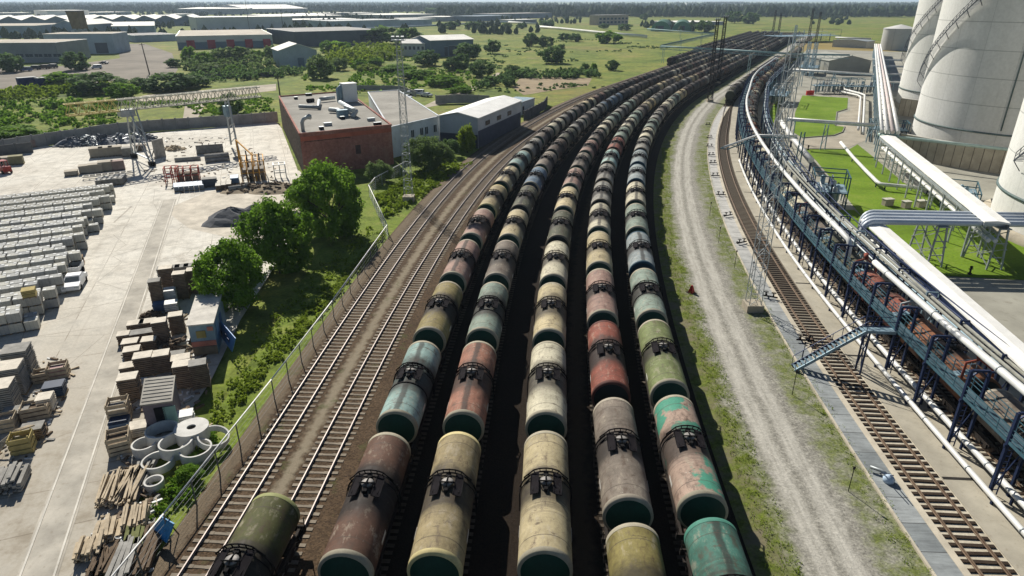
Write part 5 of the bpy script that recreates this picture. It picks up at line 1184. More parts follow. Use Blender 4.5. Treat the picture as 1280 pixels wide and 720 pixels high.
# far trees: (u, v, half width px, height px, leaf, words)
FT = [(533, 82, 15, 18, 'd', 'dark round bush before the white annexe'), (566, 89, 11, 16, 'd', 'dark round bush left of the meadow trio'), (585, 74, 15, 18, 'd', 'largest dark bush of the meadow trio beside the blue hall'), (578, 88, 9, 19, 'd', 'smaller bush between the meadow trio'), (602, 96, 13, 20, 'd', 'nearest dark bush of the meadow trio'), (616, 67, 8, 16, 'd', 'bush with a low wall right of the blue hall'),
 (664, 58, 8, 15, 'd', 'leftmost dark bush of the open meadow pair'), (682, 58, 9, 12, 'd', 'right dark bush of the open meadow pair'), (690, 79, 14, 20, 'd', 'big dark round bush alone on the meadow'), (705, 51, 7, 9, 'd', 'dark shrub left of a twin on the upper meadow'), (719, 52, 7, 9, 'd', 'dark shrub right of a twin on the upper meadow'), (760, 54, 13, 13, 'g', 'spreading green bush on the right meadow'), (702, 62, 4, 7, 'd', 'small shrub above the big meadow bush'), (731, 89, 5, 9, 'd', 'small dark shrub near the tank rows, left of a pair'), (742, 90, 4, 10, 'g', 'small green shrub near the tank rows, right of a pair'), (765, 88, 7, 12, 'd', 'dark shrub nearest the tank rows'), (652, 94, 7, 8, 'd', 'dark shrub at the end of the hedge'),
 (401, 98, 14, 26, 'p', 'tall pale bush right of the gabled shed'), (425, 88, 9, 14, 'p', 'pale bush right of the tall pale one'), (449, 87, 9, 12, 'g', 'green bush in the middle thicket'), (413, 66, 10, 15, 'g', 'dark leafy bush behind the gabled shed'), (428, 66, 9, 13, 'g', 'leafy bush behind the middle thicket'), (340, 76, 8, 16, 'p', 'pale bush at the left wall of the gabled shed'), (300, 78, 14, 17, 'p', 'large pale willow bush before the red doors'), (275, 79, 12, 16, 'p', 'pale bush under the middle red door'), (255, 82, 10, 14, 'g', 'green bush under the second red door'), (238, 78, 8, 16, 'g', 'slim green bush under the first red door'), (219, 84, 8, 9, 'd', 'dark bush at the left end of the red door depot'), (262, 90, 13, 10, 'p', 'pale willow below the depot'), (292, 93, 9, 10, 'g', 'green willow right below the depot'), (321, 77, 9, 12, 'g', 'bush under the last red door'),
 (96, 88, 12, 18, 'd', 'dark round bush beside the scrap cars'), (8, 90, 14, 18, 'd', 'dark bush at the left edge beside the scrap cars'), (125, 116, 24, 20, 'd', 'wide dark thicket left of the pole'), (215, 113, 26, 18, 'd', 'dark hedge mound below the pole'), (80, 108, 18, 14, 'g', 'green mound behind the blue container'), (155, 122, 16, 16, 'g', 'light green mound between the dark thickets'), (290, 142, 12, 22, 'd', 'dark bush behind the crane by the yard wall'), (180, 112, 14, 12, 'd', 'dark bush left of the hedge mound'), (240, 108, 18, 12, 'd', 'long dark bush right of the hedge mound'), (20, 170, 20, 10, 'g', 'green thicket behind the broken wall'),
 (483, 55, 22, 20, 'd', 'big dark tree group left of the white annexe'), (510, 58, 16, 20, 'd', 'big tree beside the white annexe'), (562, 37, 10, 9, 'd', 'dark tree on the upper meadow near the pipeline'), (590, 37, 8, 10, 'd', 'second dark tree near the pipeline'), (633, 36, 6, 7, 'd', 'small dark tree below the pipeline'), (651, 36, 5, 6, 'd', 'smaller dark tree below the pipeline'), (683, 35, 10, 9, 'd', 'dark trees by the long roof shed'), (780, 38, 7, 8, 'd', 'dark tree before the office block'), (755, 36, 5, 6, 'd', 'small tree before the office block'), (880, 40, 9, 12, 'd', 'tree right of the green hangars'), (857, 38, 10, 9, 'd', 'bushy tree before the right green hangar'), (835, 34, 6, 7, 'd', 'small tree between the green hangars'), (918, 29, 9, 13, 'd', 'tall dark tree over the far tank rows'), (938, 30, 8, 12, 'd', 'second tall dark tree over the far tank rows'), (805, 25, 5, 7, 'd', 'lone dark tree on the far field'), (540, 18, 9, 8, 'd', 'dark tree among the far white roofs'), (640, 90, 9, 8, 'd', 'low dark bush left along the hedge'), (660, 92, 6, 5, 'g', 'low green bush above the bare patch'), (576, 176, 5, 8, 'g', 'small shrub at the shed gable foot'), (636, 108, 8, 12, 'd', 'dark bush over the roof of the white shed'), (498, 90, 20, 9, 'g', 'low green scrub right of the middle thicket'), (520, 98, 18, 10, 'g', 'low green scrub behind the vans'), (555, 107, 20, 12, 'g', 'green scrub by the dirt track'), (575, 116, 14, 8, 'g', 'low scrub along the dirt track'), (460, 90, 12, 9, 'y', 'small yellow green scrub beside the pale bushes'), (480, 74, 12, 10, 'y', 'yellow green bush in the middle thicket'), (455, 72, 11, 11, 'y', 'bright bush in the middle thicket'), (440, 76, 10, 10, 'y', 'bright low bush in the thicket'), (470, 82, 8, 9, 'g', 'small green bush in the thicket')]
for i, (u, v, hw, hp, lf, lab) in enumerate(FT):
    c = P(u, v, -.3); dpt = math.hypot(c.length, H); k = dpt / F
    tree(lab, c, max(.8, hw * k * 1.05), hp * k * 1.02, 'mid' if dpt < 180 else 'low' if dpt < 420 else 'far', lf, 'bush' if hp * k < 8 else 'tree', 'bush' if hp * k < 8 else 'tree', var=i % 4)
# hedges and scrub masses, one object each
def scrub(name, label, poly, n, rr, hh, leafm, seed, z=-.3, cl=10, nl=10, lf=.24, kind='stuff'):
    r = random.Random(seed); m = MB(); xs = [p.x for p in poly]; ys = [p.y for p in poly]
    def inside(x, y):
        c = False; j = len(poly) - 1
        for i in range(len(poly)):
            if (poly[i].y > y) != (poly[j].y > y) and x < (poly[j].x - poly[i].x) * (y - poly[i].y) / (poly[j].y - poly[i].y) + poly[i].x: c = not c
            j = i
        return c
    k = 0; tries = 0
    while k < n and tries < n * 60:
        tries += 1; x, y = r.uniform(min(xs), max(xs)), r.uniform(min(ys), max(ys))
        if not inside(x, y) or (name == 'meadow_tufts' and mnoise.noise(Vector((x * .03, y * .03, seed))) < .12): continue
        k += 1; q = r.uniform(.5, 1.4); crown_mb(rr * q, hh * q * .5, cl, nl, lf * (.7 + .5 * q), r.random(), mb=m, at=(x, y, z))
    o = m.build(name, leafm); return tag(o, label, name.replace('_', ' '), kind=kind)
scrub('hedge', 'long low dark hedge above the bare patch on the meadow', [P(655, 90), P(650, 97), P(700, 98), P(745, 96), P(742, 91), P(690, 92)], 60, 2.2, 2.4, LEAFD, 2, cl=9, nl=9, lf=.5)
scrub('hedge', 'dark hedge slanting along the dirt track', [P(596, 112), P(640, 99), P(656, 96), P(640, 94), P(600, 106)], 46, 1.9, 2.6, LEAFD, 3, cl=9, nl=10, lf=.4)
scrub('hedge', 'dark hedge along the low fence left of the gabled shed', [P(240, 104), P(345, 97), P(375, 93), P(372, 89), P(300, 92), P(240, 97)], 70, 2.0, 3.0, LEAFD, 4, cl=9, nl=9, lf=.45)
scrub('scrub', 'green scrub thicket between the gabled shed and the white annexe', [P(405, 84), P(455, 84), P(500, 74), P(505, 62), P(470, 60), P(420, 66)], 120, 2.3, 4.5, LEAFY, 5, cl=10, nl=9, lf=.6)
scrub('scrub', 'willow scrub in front of the depot with red doors', [P(232, 92), P(330, 90), P(345, 80), P(300, 74), P(230, 76)], 70, 2.2, 3.8, LEAFP, 6, cl=10, nl=9, lf=.6)
scrub('scrub', 'mixed green scrub behind the stone yard wall', [P(-20, 168), P(150, 155), P(150, 128), P(60, 128), P(0, 132), P(-40, 140)], 150, 1.3, 1.7, LEAF, 7, cl=8, nl=9, lf=.36)
scrub('scrub', 'bright weeds behind the blue container', [P(-10, 130), P(60, 122), P(120, 118), P(130, 108), P(60, 108), P(-10, 118)], 110, 1.4, 2.0, LEAFY, 8, cl=8, nl=9, lf=.42)
scrub('scrub', 'meadow scrub between the roof of the workshop and the bushes', [P(440, 112), P(540, 106), P(600, 116), P(590, 92), P(500, 86), P(440, 94)], 170, 1.2, 1.4, LEAF, 9, cl=7, nl=8, lf=.40)
scrub('weeds', 'tall weeds on the slope between the hut and the wire fence', [P(250, 552), P(300, 510), P(352, 440), P(420, 345), P(470, 290), P(466, 280), P(410, 320), P(345, 385), P(300, 440), P(262, 500)], 210, .36, .26, LEAFY, 10, -.18, 5, 8, .085)
scrub('weeds', 'thin weeds along the foot of the wire fence', [P(206, 640), P(250, 560), P(330, 470), P(440, 350), P(482, 296), P(478, 288), P(400, 372), P(300, 482), P(225, 585)], 420, .26, .26, LEAFY, 11, -.15, 5, 8, .10)
scrub('weeds', 'weeds around the foot of the lattice lighting mast', [P(478, 275), P(520, 250), P(590, 205), P(560, 200), P(505, 222), P(470, 245)], 320, .5, .5, LEAFY, 12, -.15, 6, 8, .18)
scrub('weeds', 'weeds round the concrete rings and timber by the fence', [P(190, 640), P(225, 590), P(262, 540), P(280, 540), P(230, 630), P(195, 690)], 70, .32, .4, LEAF, 13, -.1, 6, 8, .10)
scrub('grass', 'grass tufts along the left verge of the gravel road', [AT(-6, 3.4)[0], AT(-6, 5.4)[0], AT(60, 5.2)[0], AT(120, 5.0)[0], AT(120, 3.4)[0], AT(60, 3.3)[0]], 1900, .14, .06, LEAFY, 14, -.07, 3, 5, .034)
scrub('grass', 'grass tufts along the right verge of the gravel road', [AT(-6, 11.3)[0], AT(-6, 12.8)[0], AT(60, 12.7)[0], AT(120, 12.6)[0], AT(120, 11.3)[0], AT(60, 11.2)[0]], 1100, .13, .05, LEAFY, 15, -.04, 3, 5, .03)
b = NB('bank_grass'); v = b.pos(); n1 = b.noise(v, .3, 5, .7); n2 = b.noise(v, 3.0, 4, .7); c = b.ramp(n1, [(.3, (.085, .115, .02)), (.5, (.16, .22, .03)), (.72, (.23, .25, .06))]); c = b.mix(1.0, c, b.ramp(n2, [(.3, .6), (.7, 1.2)]), 'MULTIPLY'); b.bump(n2, .6, .15); BANKM = b.out(c, .95, 0, .1)
for sd_, poly_, nn in ((31, [P(600, 118), P(830, 112), P(900, 60), P(700, 46), P(610, 60)], 300), (32, [P(380, 118), P(560, 118), P(600, 70), P(520, 60), P(380, 92)], 260), (33, [P(20, 176), P(340, 150), P(340, 120), P(130, 128), P(0, 140)], 420)):
    scrub('meadow_tufts', ['low dark tufts scattered over the right meadow', 'low tufts scattered on the grass behind the workshop', 'low tufts scattered on the grass behind the yard wall'][sd_ - 31], poly_, nn, 1.0 if sd_ < 33 else .7, .5, LEAF if sd_ != 31 else LEAFD, sd_, cl=4, nl=7, lf=.42 if sd_ < 33 else .3)
# grass bank between yard and ballast
sheet('grass_bank', [(-24.6, 20), (-24.0, 32), P(240, 560), P(292, 480), P(350, 395), P(400, 310), P(420, 260), P(440, 235), P(520, 205), P(600, 180), P(640, 168), AT(118, -35.2)[0], AT(60, -33.8)[0], AT(20, -32.4)[0], AT(0, -31.9)[0], (-20.9, 20)], -.20, BANKM)
# ================================================================ THE STONE YARD (left)
YR = rad(20.5)                       # heading of the yard's grid
e1 = Vector((-math.cos(rad(29)), -math.sin(rad(29)), 0)); e2 = Vector((-math.sin(rad(29)), math.cos(rad(29)), 0))
def pix(p):
    d = p - Vector((0, 0, H)); z = d.y * CP - d.z * SP; return 640 + F * d.x / z, 360 - F * (d.y * SP + d.z * CP) / z
b = NB('block_pallet'); v = b.coord('Object'); oi = b.node('ShaderNodeObjectInfo'); x, y, z = xyz(b, v); n1 = b.noise(b.vmath('ADD', v, b.node('ShaderNodeCombineXYZ').outputs[0]), 2.0, 4, .6)
c = b.mix(n1, (.34, .345, .33), (.52, .515, .48)); c = b.mix(1.0, c, b.mix(oi.outputs['Random'], (.72, .74, .78), (1.1, 1.08, 1.0)), 'MULTIPLY')
ln = b.math('LESS_THAN', b.math('FRACT', b.math('MULTIPLY', z, 6.2)), .14)
lx = b.math('LESS_THAN', b.math('FRACT', b.math('ADD', b.math('MULTIPLY', x, 3.1), .5)), .07); ly = b.math('LESS_THAN', b.math('FRACT', b.math('ADD', b.math('MULTIPLY', y, 3.1), .5)), .07)
c = b.mix(b.math('MULTIPLY', b.math('MAXIMUM', ln, b.math('MAXIMUM', lx, ly)), .45), c, (.09, .09, .09)); BLOCKM = b.out(c, .85, 0, .2)
WRAP = plain('white_wrap', (.60, .61, .60), .5, 0, .2, 2.0, .4); WOOD = plain('pallet_wood', (.27, .20, .125), .9, 0, .35, 2.5, .4); WOODL = plain('pale_wood', (.46, .38, .27), .9, 0, .3, 2.0, .4); WOODD = plain('old_wood', (.13, .095, .065), .9, 0, .35, 2.0, .4)
def block_mesh():
    m = MB(); m.box((0, 0, .60), (1.12, 1.12, .92), m=0)
    for sx in (-1, 1): m.box((sx * .50, 0, .07), (.10, 1.1, .12), m=2)
    m.box((0, 0, .07), (.10, 1.1, .12), m=2)
    for sx in (-1, 1): m.box((sx * .36, sx * .3, 1.075), (.30, .34, .03), m=1)
    return m.mesh('block_pallet', [BLOCKM, WRAP, WOOD])
BLK = block_mesh(); BLKS = []
S0, S1 = Vector((-46.6, 58.6, 0)), Vector((-65.5, 104.8, 0))
for pair in range(14):
    f = pair / 13; st_ = S0.lerp(S1, f)
    for row in (0, 1):
        jut = rnd.uniform(0, 1.6) + (1.2 if row == 0 else 0)
        for k in range(18):
            for lv in (0, 1):
                if lv == 0 and row == 1 and k > 1: continue
                if lv == 1 and k == 0 and rnd.random() < .3: continue
                if lv == 1 and pair in (0,) and k < 1: continue
                p = st_ + e1 * (jut + k * 1.2) + e2 * (row * 1.24) + Vector((rnd.uniform(-.06, .06), rnd.uniform(-.06, .06), -.05 + lv * 1.09))
                if pix(p)[0] > -40: BLKS.append((p, pair, row, lv, k))
BLKS.sort(key=lambda q: q[0].length)
bst = MB(); bv = [v_.co.copy() for v_ in BLK.vertices]; bf = [tuple(q.vertices) for q in BLK.polygons]; bm_ = [q.material_index for q in BLK.polygons]
for i, (p, pair, row, lv, k) in enumerate(BLKS):
    rz = rad(29) + rnd.uniform(-.03, .03)
    if i < 296:
        o = bpy.data.objects.new('block_pallet', BLK); col.objects.link(o); o.location = p; o.rotation_euler = (0, 0, rz)
        tag(o, 'grey wrapped pallet of concrete blocks in the %s double row %s' % (ORD[pair], 'beyond the white car' if False else 'from the camera'), 'block pallet', 'block pallets in rows on the left of the yard')
    else:
        R = Matrix.Rotation(rz, 3, 'Z'); n0 = len(bst.v); bst.v += [tuple(p + R @ x_) for x_ in bv]; bst.f += [tuple(a + n0 for a in f_) for f_ in bf]; bst.mi += bm_; bst.sm += [False] * len(bf)
if bst.v: tag(bst.build('block_pallets', [BLOCKM, WRAP, WOOD]), 'grey wrapped block pallets in the farthest rows of the yard', 'block pallets', kind='stuff')
# --- slab pallets, crates, timber: (u, v, width, depth, height, look, words)
SLABD = plain('slab_dark', (.20, .155, .115), .9, 0, .35, 2.0, .4); SLABT = plain('slab_top', (.64, .585, .49), .9, 0, .25, 1.5, .4, .2); SLABG = plain('slab_grey', (.30, .29, .265), .9, 0, .3, 1.5, .4)
def slab_stack(label, c, w_, d_, h, rz, side=SLABD, top=SLABT, cat='slab pallet', name='slab_pallet', grp=None):
    t_ = thing(name, label, cat, c, rz, grp); m = MB()
    for sx in (-1, 0, 1): m.box((sx * (w_ / 2 - .06), 0, .06), (.1, d_, .12))
    m.box((0, 0, .135), (w_, d_, .03)); m.build('pallet', WOOD, t_); m = MB(); n = max(2, int((h - .2) / .17)); th = (h - .2) / n; r = random.Random(int(w_ * 100 + h * 977 + c[0] * 31))
    for k in range(n): m.box((r.uniform(-.035, .035), r.uniform(-.035, .035), .16 + th * (k + .5)), (w_ * .97, d_ * .97, th * .58))
    m.box((0, 0, .16 + (h - .2) / 2), (w_ * .80, d_ * .80, h - .24)); m.build('slabs', side, t_)
    m = MB(); m.box((0, 0, h - .01), (w_ * .98, d_ * .98, .05)); m.build('cover', top, t_); return t_
Z0 = -.05
SL = [(172, 414, 1.5, 1.2, 1.0, 'wide low brown slab stack at the front left of the blue hut group'), (187, 412, 1.5, 1.2, 1.0, 'low brown slab stack beside the wide low one'), (205, 428, 1.3, 1.2, 2.4, 'tallest brown slab stack left of the blue hut'), (224, 415, 1.3, 1.2, 2.0, 'tall brown slab stack touching the blue hut'),
 (157, 428, 1.1, 1.1, 1.0, 'small brown slab stack at the left edge of the hut group'), (182, 424, 3.2, 1.2, .9, 'long low pale slab stack in the hut group'), (166, 440, 1.4, 1.2, 1.2, 'pale topped stack with ribbed side left of centre in the hut group'), (189, 436, 1.3, 1.2, 1.1, 'pale topped stack right of the ribbed one'), (168, 450, 1.4, 1.2, 1.2, 'pale topped ribbed stack nearest the crane runway'),
 (184, 467, 1.5, 1.3, 1.9, 'bare brown stack of slats in the middle of the hut group'), (164, 468, 1.5, 1.2, 1.0, 'low bare brown stack left of the middle one'), (206, 463, 1.4, 1.3, 1.8, 'pale topped ribbed stack in front of the heap'), (222, 455, 1.6, 1.2, 1.1, 'smooth pale slab block left of the blue hut front'), (229, 462, 1.6, 1.2, 1.3, 'smooth pale slab block in front of the blue hut'),
 (166, 496, 1.5, 1.3, 2.0, 'dark brown stack with grey top left of the grey shed'), (233, 482, 1.4, 1.2, 2.2, 'tall ribbed stack with pale top behind the grey shed'), (253, 482, 1.4, 1.2, 2.3, 'tall ribbed stack nearest the weeds'),
 (200, 382, 1.2, 1.2, 3.0, 'dark tall stack on the left behind the blue hut'), (214, 367, 1.4, 1.2, 3.2, 'dark tall stack with pale top behind the grey cubes'), (230, 372, 1.3, 1.2, 3.0, 'dark tall stack with white top beside the nearest tree'), (247, 365, 1.4, 1.2, 2.8, 'dark stack in the shade of the nearest tree'), (256, 362, 1.3, 1.2, 2.8, 'last dark stack in the shade of the nearest tree')]
for u, v, w_, d_, h, lab in SL: slab_stack(lab, P(u, v, Z0), w_, d_, h, YR + rnd.uniform(-.06, .06), top=SLABT if rnd.random() < .8 else SLABG)
for i, u in enumerate((208, 219, 230, 241, 252, 262)):
    slab_stack('grey slab pallet in the back row by the nearest tree, %s from the left' % ORD[i], P(u, 349 - i * 1.2, Z0), 1.5, 1.2, 1.5, YR, SLABG, SLABG, grp='grey slab pallets behind the hut')
for i, (u, v) in enumerate(((216, 388), (215, 378))): slab_stack(['lower white wrapped cube pile before the dark stacks', 'upper white wrapped cube pile between the dark stacks'][i], P(u, v, Z0), 1.3, 1.2, 1.0 + i * .6, YR, WRAP, WRAP)
slab_stack('blue wrapped pallet at the left of the dark stacks', P(202, 388, Z0), 1.4, 1.1, .9, YR, plain('blue_wrap', (.09, .15, .26), .5), plain('blue_wrap', (.09, .15, .26)))
def heap(name, label, c, r, h, n, mat, seed, cat, bits=None, nb=30):
    t_ = thing(name, label, cat, c); m = MB(); q = random.Random(seed); N, M = 20, 7
    for i in range(M + 1):
        for k in range(N):
            a = 2 * math.pi * k / N; f = i / M; rr = r * f * (1 + .18 * math.sin(2 * a + seed) + .1 * math.sin(5 * a)); m.v.append((math.cos(a) * rr, math.sin(a) * rr * .8, max(-.1, h * (1 - f ** 1.25) + q.uniform(-.06, .06) * h)))
    for i in range(M):
        for k in range(N): m.f.append((i * N + k, (i + 1) * N + k, (i + 1) * N + (k + 1) % N, i * N + (k + 1) % N)); m.mi.append(0); m.sm.append(False)
    m.build('mound', mat, t_)
    if bits:
        m = MB()
        for i in range(nb):
            a, f = q.uniform(0, 6.28), q.uniform(0, 1.0) ** .6; p = Vector((math.cos(a) * r * f, math.sin(a) * r * f * .8, h * (1 - f ** 1.25) + .05)); L_ = q.uniform(.3, 1.0) * min(1.6, r)
            m.box(p, (L_, q.uniform(.08, .4), q.uniform(.06, .3)), q.uniform(0, 3.14), tilt=(q.uniform(-.6, .6), q.uniform(-.6, .6)))
        o = m.build('rubble', bits, t_); o['kind'] = 'stuff'
    return t_
heap('rubbish_heap', 'crumpled brown tarpaulin heap left of the blue hut', P(222, 436, Z0), 1.4, 1.0, 30, WOODL, 3, 'heap', WOODD)
heap('gravel_pile', 'dark grey gravel pile in the middle of the yard', P(291, 274, Z0), 4.6, 1.9, 0, plain('dark_gravel', (.10, .105, .115), .95, 0, .3, 1.2, .5, .2, .8, True), 5, 'gravel pile')
heap('gravel_pile', 'second dark gravel pile merging into the first beside the trees', P(322, 268, Z0), 3.6, 1.7, 0, MATS['dark_gravel'], 6, 'gravel pile')
SCR = plain('scrap_metal', (.13, .145, .17), .7, .3, .5, .8, .5)
for i, u in enumerate((92, 112, 132, 152, 176)):
    heap('scrap_heap', 'grey scrap heap along the yard wall, %s from the left' % ORD[i], P(u, 181 - i * 1.5, Z0), 4.0, 1.8, 0, SCR, 7 + i, 'scrap heap', [SCR, GALV][i % 2], 70)
heap('rubbish_heap', 'pile of broken concrete right of the upright panel', P(218, 187, Z0), 2.2, .9, 0, WOODL, 15, 'heap', WOODL, 40)
heap('rubbish_heap', 'dirt and timber heap at the foot of the brick building', P(340, 236, Z0), 4.5, .9, 0, SOIL, 17, 'heap', WOODD, 60)
heap('rubbish_heap', 'dirt bank with debris in front of the orange machine', P(305, 236, Z0), 4.0, .6, 0, SOIL, 18, 'heap', WOODD, 50)
heap('rubbish_heap', 'low debris heap beside the two white cube piles', P(190, 397, Z0), 1.1, .5, 0, WOODD, 19, 'heap', WOODD, 40)
# --- blue hut and grey shed
def prismhut(name, label, roofpx, zt, wallm, roofm, cat, zb=-.1, rise=0.0):
    pts = [P(u, v, zt) for u, v in roofpx]; c = pts[0]; t_ = thing(name, label, cat, (c.x, c.y, 0)); pl = [(p.x - c.x, p.y - c.y) for p in pts]
    m = MB(); m.prism(pl, zb, zt); m.build('wall', wallm, t_); cx = sum(x for x, _ in pl) / 4; cy = sum(y for _, y in pl) / 4
    m = MB(); m.prism([(cx + (x - cx) * 1.10, cy + (y - cy) * 1.08) for x, y in pl], zt + .02, zt + .14); m.build('roof', roofm, t_); return t_, [Vector((x, y, 0)) for x, y in pl]
HBL = plain('hut_blue', (.235, .33, .40), .8, 0, .25, .8, .5); hut, hp = prismhut('blue_hut', 'faded blue wooden hut with a pink band and a pale flat roof', [(234.5, 407), (266, 404), (276.5, 368), (246, 372)], 3.1, HBL, plain('hut_roof', (.56, .53, .47), .85, 0, .25, .8, .5), 'hut')
hd = (hp[1] - hp[0]).normalized(); hn = Vector((hd.y, -hd.x, 0)); hw = (hp[1] - hp[0]).length; hz = math.atan2(hd.y, hd.x)
def hutpart(nm, t, z, w_, h_, mt, side=0):
    a, b_ = (hp[0], hp[1]) if side == 0 else (hp[1], hp[2]); d = (b_ - a).normalized(); n = Vector((d.y, -d.x, 0)); q = a + d * ((b_ - a).length * t) + n * .04; q.z = z; m = MB(); m.box(q, (w_, .08, h_), math.atan2(d.y, d.x)); return m.build(nm, mt, hut)
hutpart('pink_band', .5, 1.15, hw * .99, .5, plain('hut_pink', (.50, .20, .15), .8, 0, .25, 1, .5)); hutpart('plinth', .5, .42, hw * .98, .85, plain('hut_base', (.20, .17, .13), .9)); hutpart('window_shutter', .45, 2.1, .8, .7, plain('shutter_yellow', (.33, .27, .10), .8)); hutpart('pink_board', .85, 2.6, .5, .4, MATS['hut_pink']); hutpart('door', .55, 1.3, 1.0, 2.1, plain('door_blue', (.06, .13, .27), .7), 1); hutpart('side_panel', .2, 1.6, 1.3, 2.6, plain('panel_blue', (.16, .27, .40), .7), 1)
t_ = thing('notice_board', 'blue board with dark marks leaning beside the blue hut', 'board', P(284, 428, Z0)); l = Vector(t_.location); q = [P(271, 413, .3) - l, P(276, 402, 1.8) - l, P(294, 423, 1.8) - l, P(290, 440, .3) - l]; m = MB(); th = Vector((.05, .05, 0)); m._add(q + [x + th for x in q], [(0, 1, 2, 3), (7, 6, 5, 4), (0, 4, 5, 1), (1, 5, 6, 2), (2, 6, 7, 3), (3, 7, 4, 0)]); m.build('panel', plain('sign_blue', (.10, .25, .50), .5), t_)
m = MB(); off = (q[3] - q[0]).cross(q[1] - q[0]).normalized(); off = off if off.y < 0 else -off
ctr = (q[0] + q[1] + q[2] + q[3]) / 4
for a, b2 in ((.25, .35), (.5, .55), (.7, .45)): pp = q[0].lerp(q[3], a).lerp(q[1].lerp(q[2], a), b2) + off * .05; m.box(pp, (.5, .05, .35), math.atan2((q[3] - q[0]).y, (q[3] - q[0]).x))
m.build('dark_marks', plain('sign_dark', (.02, .05, .13), .6), t_)
gs, gp_ = prismhut('grey_shed', 'small shed with a grey ribbed roof and open front', [(177, 507), (214, 502), (218, 472), (182.5, 476)], 2.5, plain('shed_side', (.20, .17, .19), .85, 0, .25, .8, .4), plain('shed_roof_grey', (.30, .285, .25), .8, 0, .25, .6, .4), 'shed')
m = MB()
for k in range(7): a = gp_[0].lerp(gp_[3], (k + .5) / 7); c_ = gp_[1].lerp(gp_[2], (k + .5) / 7); m.beam(a + Vector((0, 0, 2.66)), c_ + Vector((0, 0, 2.66)), .06, .06)
m.build('roof_ribs', MATS['shed_roof_grey'], gs)
gd = (gp_[1] - gp_[0]).normalized(); gn = Vector((gd.y, -gd.x, 0)); gw = (gp_[1] - gp_[0]).length; gz = math.atan2(gd.y, gd.x)
for nm, t, w_, mt in (('opening', .55, .75, plain('opening_dark', (.012, .012, .014), .9)), ('door', .88, .85, plain('teal_door', (.20, .33, .29), .8))):
    q = gp_[0] + gd * (gw * t) + gn * .05; q.z = 1.1; m = MB(); m.box(q, (w_, .08, 2.1), gz); m.build(nm, mt, gs)
# --- concrete rings
RING = plain('ring_concrete', (.60, .59, .55), .85, 0, .25, .8, .4, .2)
def ring(label, u, v, r, h, z=0.0, tilt=0.0, lid=False, n=36):
    t_ = thing('concrete_ring', label, 'concrete ring', P(u, v, Z0) + Vector((0, 0, z)), rnd.uniform(0, 3), 'concrete well rings'); t_.rotation_euler[0] = tilt
    m = MB(); m.lathe([(r - .12, .02), (r, .02), (r, h), (r - .12, h), (r - .12, .02)], n, smooth=False); m.build('ring_wall', RING, t_)
    if lid: m = MB(); m.lathe([(.32, h + .12), (r + .05, h + .12), (r + .05, h + .01), (.32, h + .01), (.32, h + .12)], n, smooth=False); m.build('cover_slab', RING, t_)
ring('big open concrete ring, leftmost of the upper pair', 206, 551, 1.15, .95, .12); ring('big open concrete ring in the centre of the cluster', 223, 566, 1.15, .9, .14); ring('concrete ring closed with a white round cover slab', 243, 550, 1.15, .95, .12, lid=True)
ring('open concrete ring at the right of the cluster', 247, 571, 1.1, .8); ring('low concrete ring at the front left of the cluster', 199, 583, 1.05, .6); ring('concrete ring at the left edge, half hidden by the upper pair', 183, 565, .85, .8); ring('tilted concrete ring against the wire fence', 268, 556, 1.1, .5, .4, .25); ring('small concrete ring lying alone in the weeds', 194, 608, .62, .5)
# --- timber and crates at the bottom
def timber(label, c, L_, W, n, layers, rz, mat=WOODL, cat='timber stack', name='timber_stack', seed=1, loose=.05):
    t_ = thing(name, label, cat, c, rz); r = random.Random(seed); m = MB(); bw_ = W / n
    for q in range(layers):
        for i in range(n):
            if r.random() < .12 * q: continue
            m.box((-W / 2 + bw_ * (i + .5) + r.uniform(-.02, .02), r.uniform(-.25, .25), .12 + .13 * q + .06), (bw_ * .82, L_ * r.uniform(.8, 1.05), .11), r.uniform(-loose, loose))
    o = m.build('planks', mat, t_); m = MB()
    for s_ in (-.33, .33): m.box((0, L_ * s_, .05), (W, .12, .1))
    m.build('bearers', WOODD, t_); return t_
def crate(label, c, w_, d_, h, rz, mat=WOODL, fill=WOODD, slats=3, name='wooden_crate', open_=True):
    t_ = thing(name, label, 'crate', c, rz); m = MB(); hh = h / slats
    for k in range(slats):
        z = hh * (k + .5)
        for sx in (-1, 1): m.box((sx * (w_ / 2 - .03), 0, z), (.05, d_, hh * .72)); m.box((0, sx * (d_ / 2 - .03), z), (w_ - .12, .05, hh * .72))
    for sx in (-1, 1):
        for sy in (-1, 1): m.box((sx * (w_ / 2 - .10), sy * (d_ / 2 - .10), h / 2 + .03), (.09, .09, h + .06))
    m.build('slatted_sides', mat, t_); m = MB(); m.box((0, 0, h * .36), (w_ - .22, d_ - .22, h * .68)); m.build('contents', fill, t_); return t_
crate('slatted crate frame on top of dark blocks at the end of the yard stacks', P(152, 562, Z0), 1.5, 1.5, 1.5, YR + .1, WOODL, WOODD, 4); crate('crate with cross beams near the left front of the grey shed', P(152, 523, Z0), 1.5, 1.4, 1.7, YR, WOODL, SLABG, 4)
slab_stack('dark blue pallet load below the crate with cross beams', P(151, 534, Z0), 1.4, 1.1, .7, YR, MATS['blue_wrap'], plain('navy_wrap', (.03, .05, .09), .5)); slab_stack('white stone block pallet left of the grey shed door', P(176, 543, Z0), 1.3, 1.2, .9, YR, SLABT, SLABT)
timber('bundle of thin pale poles near the crane runway', P(137, 617, Z0), 3.0, 1.1, 8, 5, YR - .05, WOODL, seed=2); timber('loose scattered planks beside the pale pole bundle', P(162, 612, Z0), 3.8, 1.5, 8, 4, YR - .12, WOODL, seed=3, loose=.2); timber('loose grey planks in front of the concrete rings', P(178, 598, Z0), 3.0, 1.0, 5, 3, YR - .1, SLABG, seed=13, loose=.15)
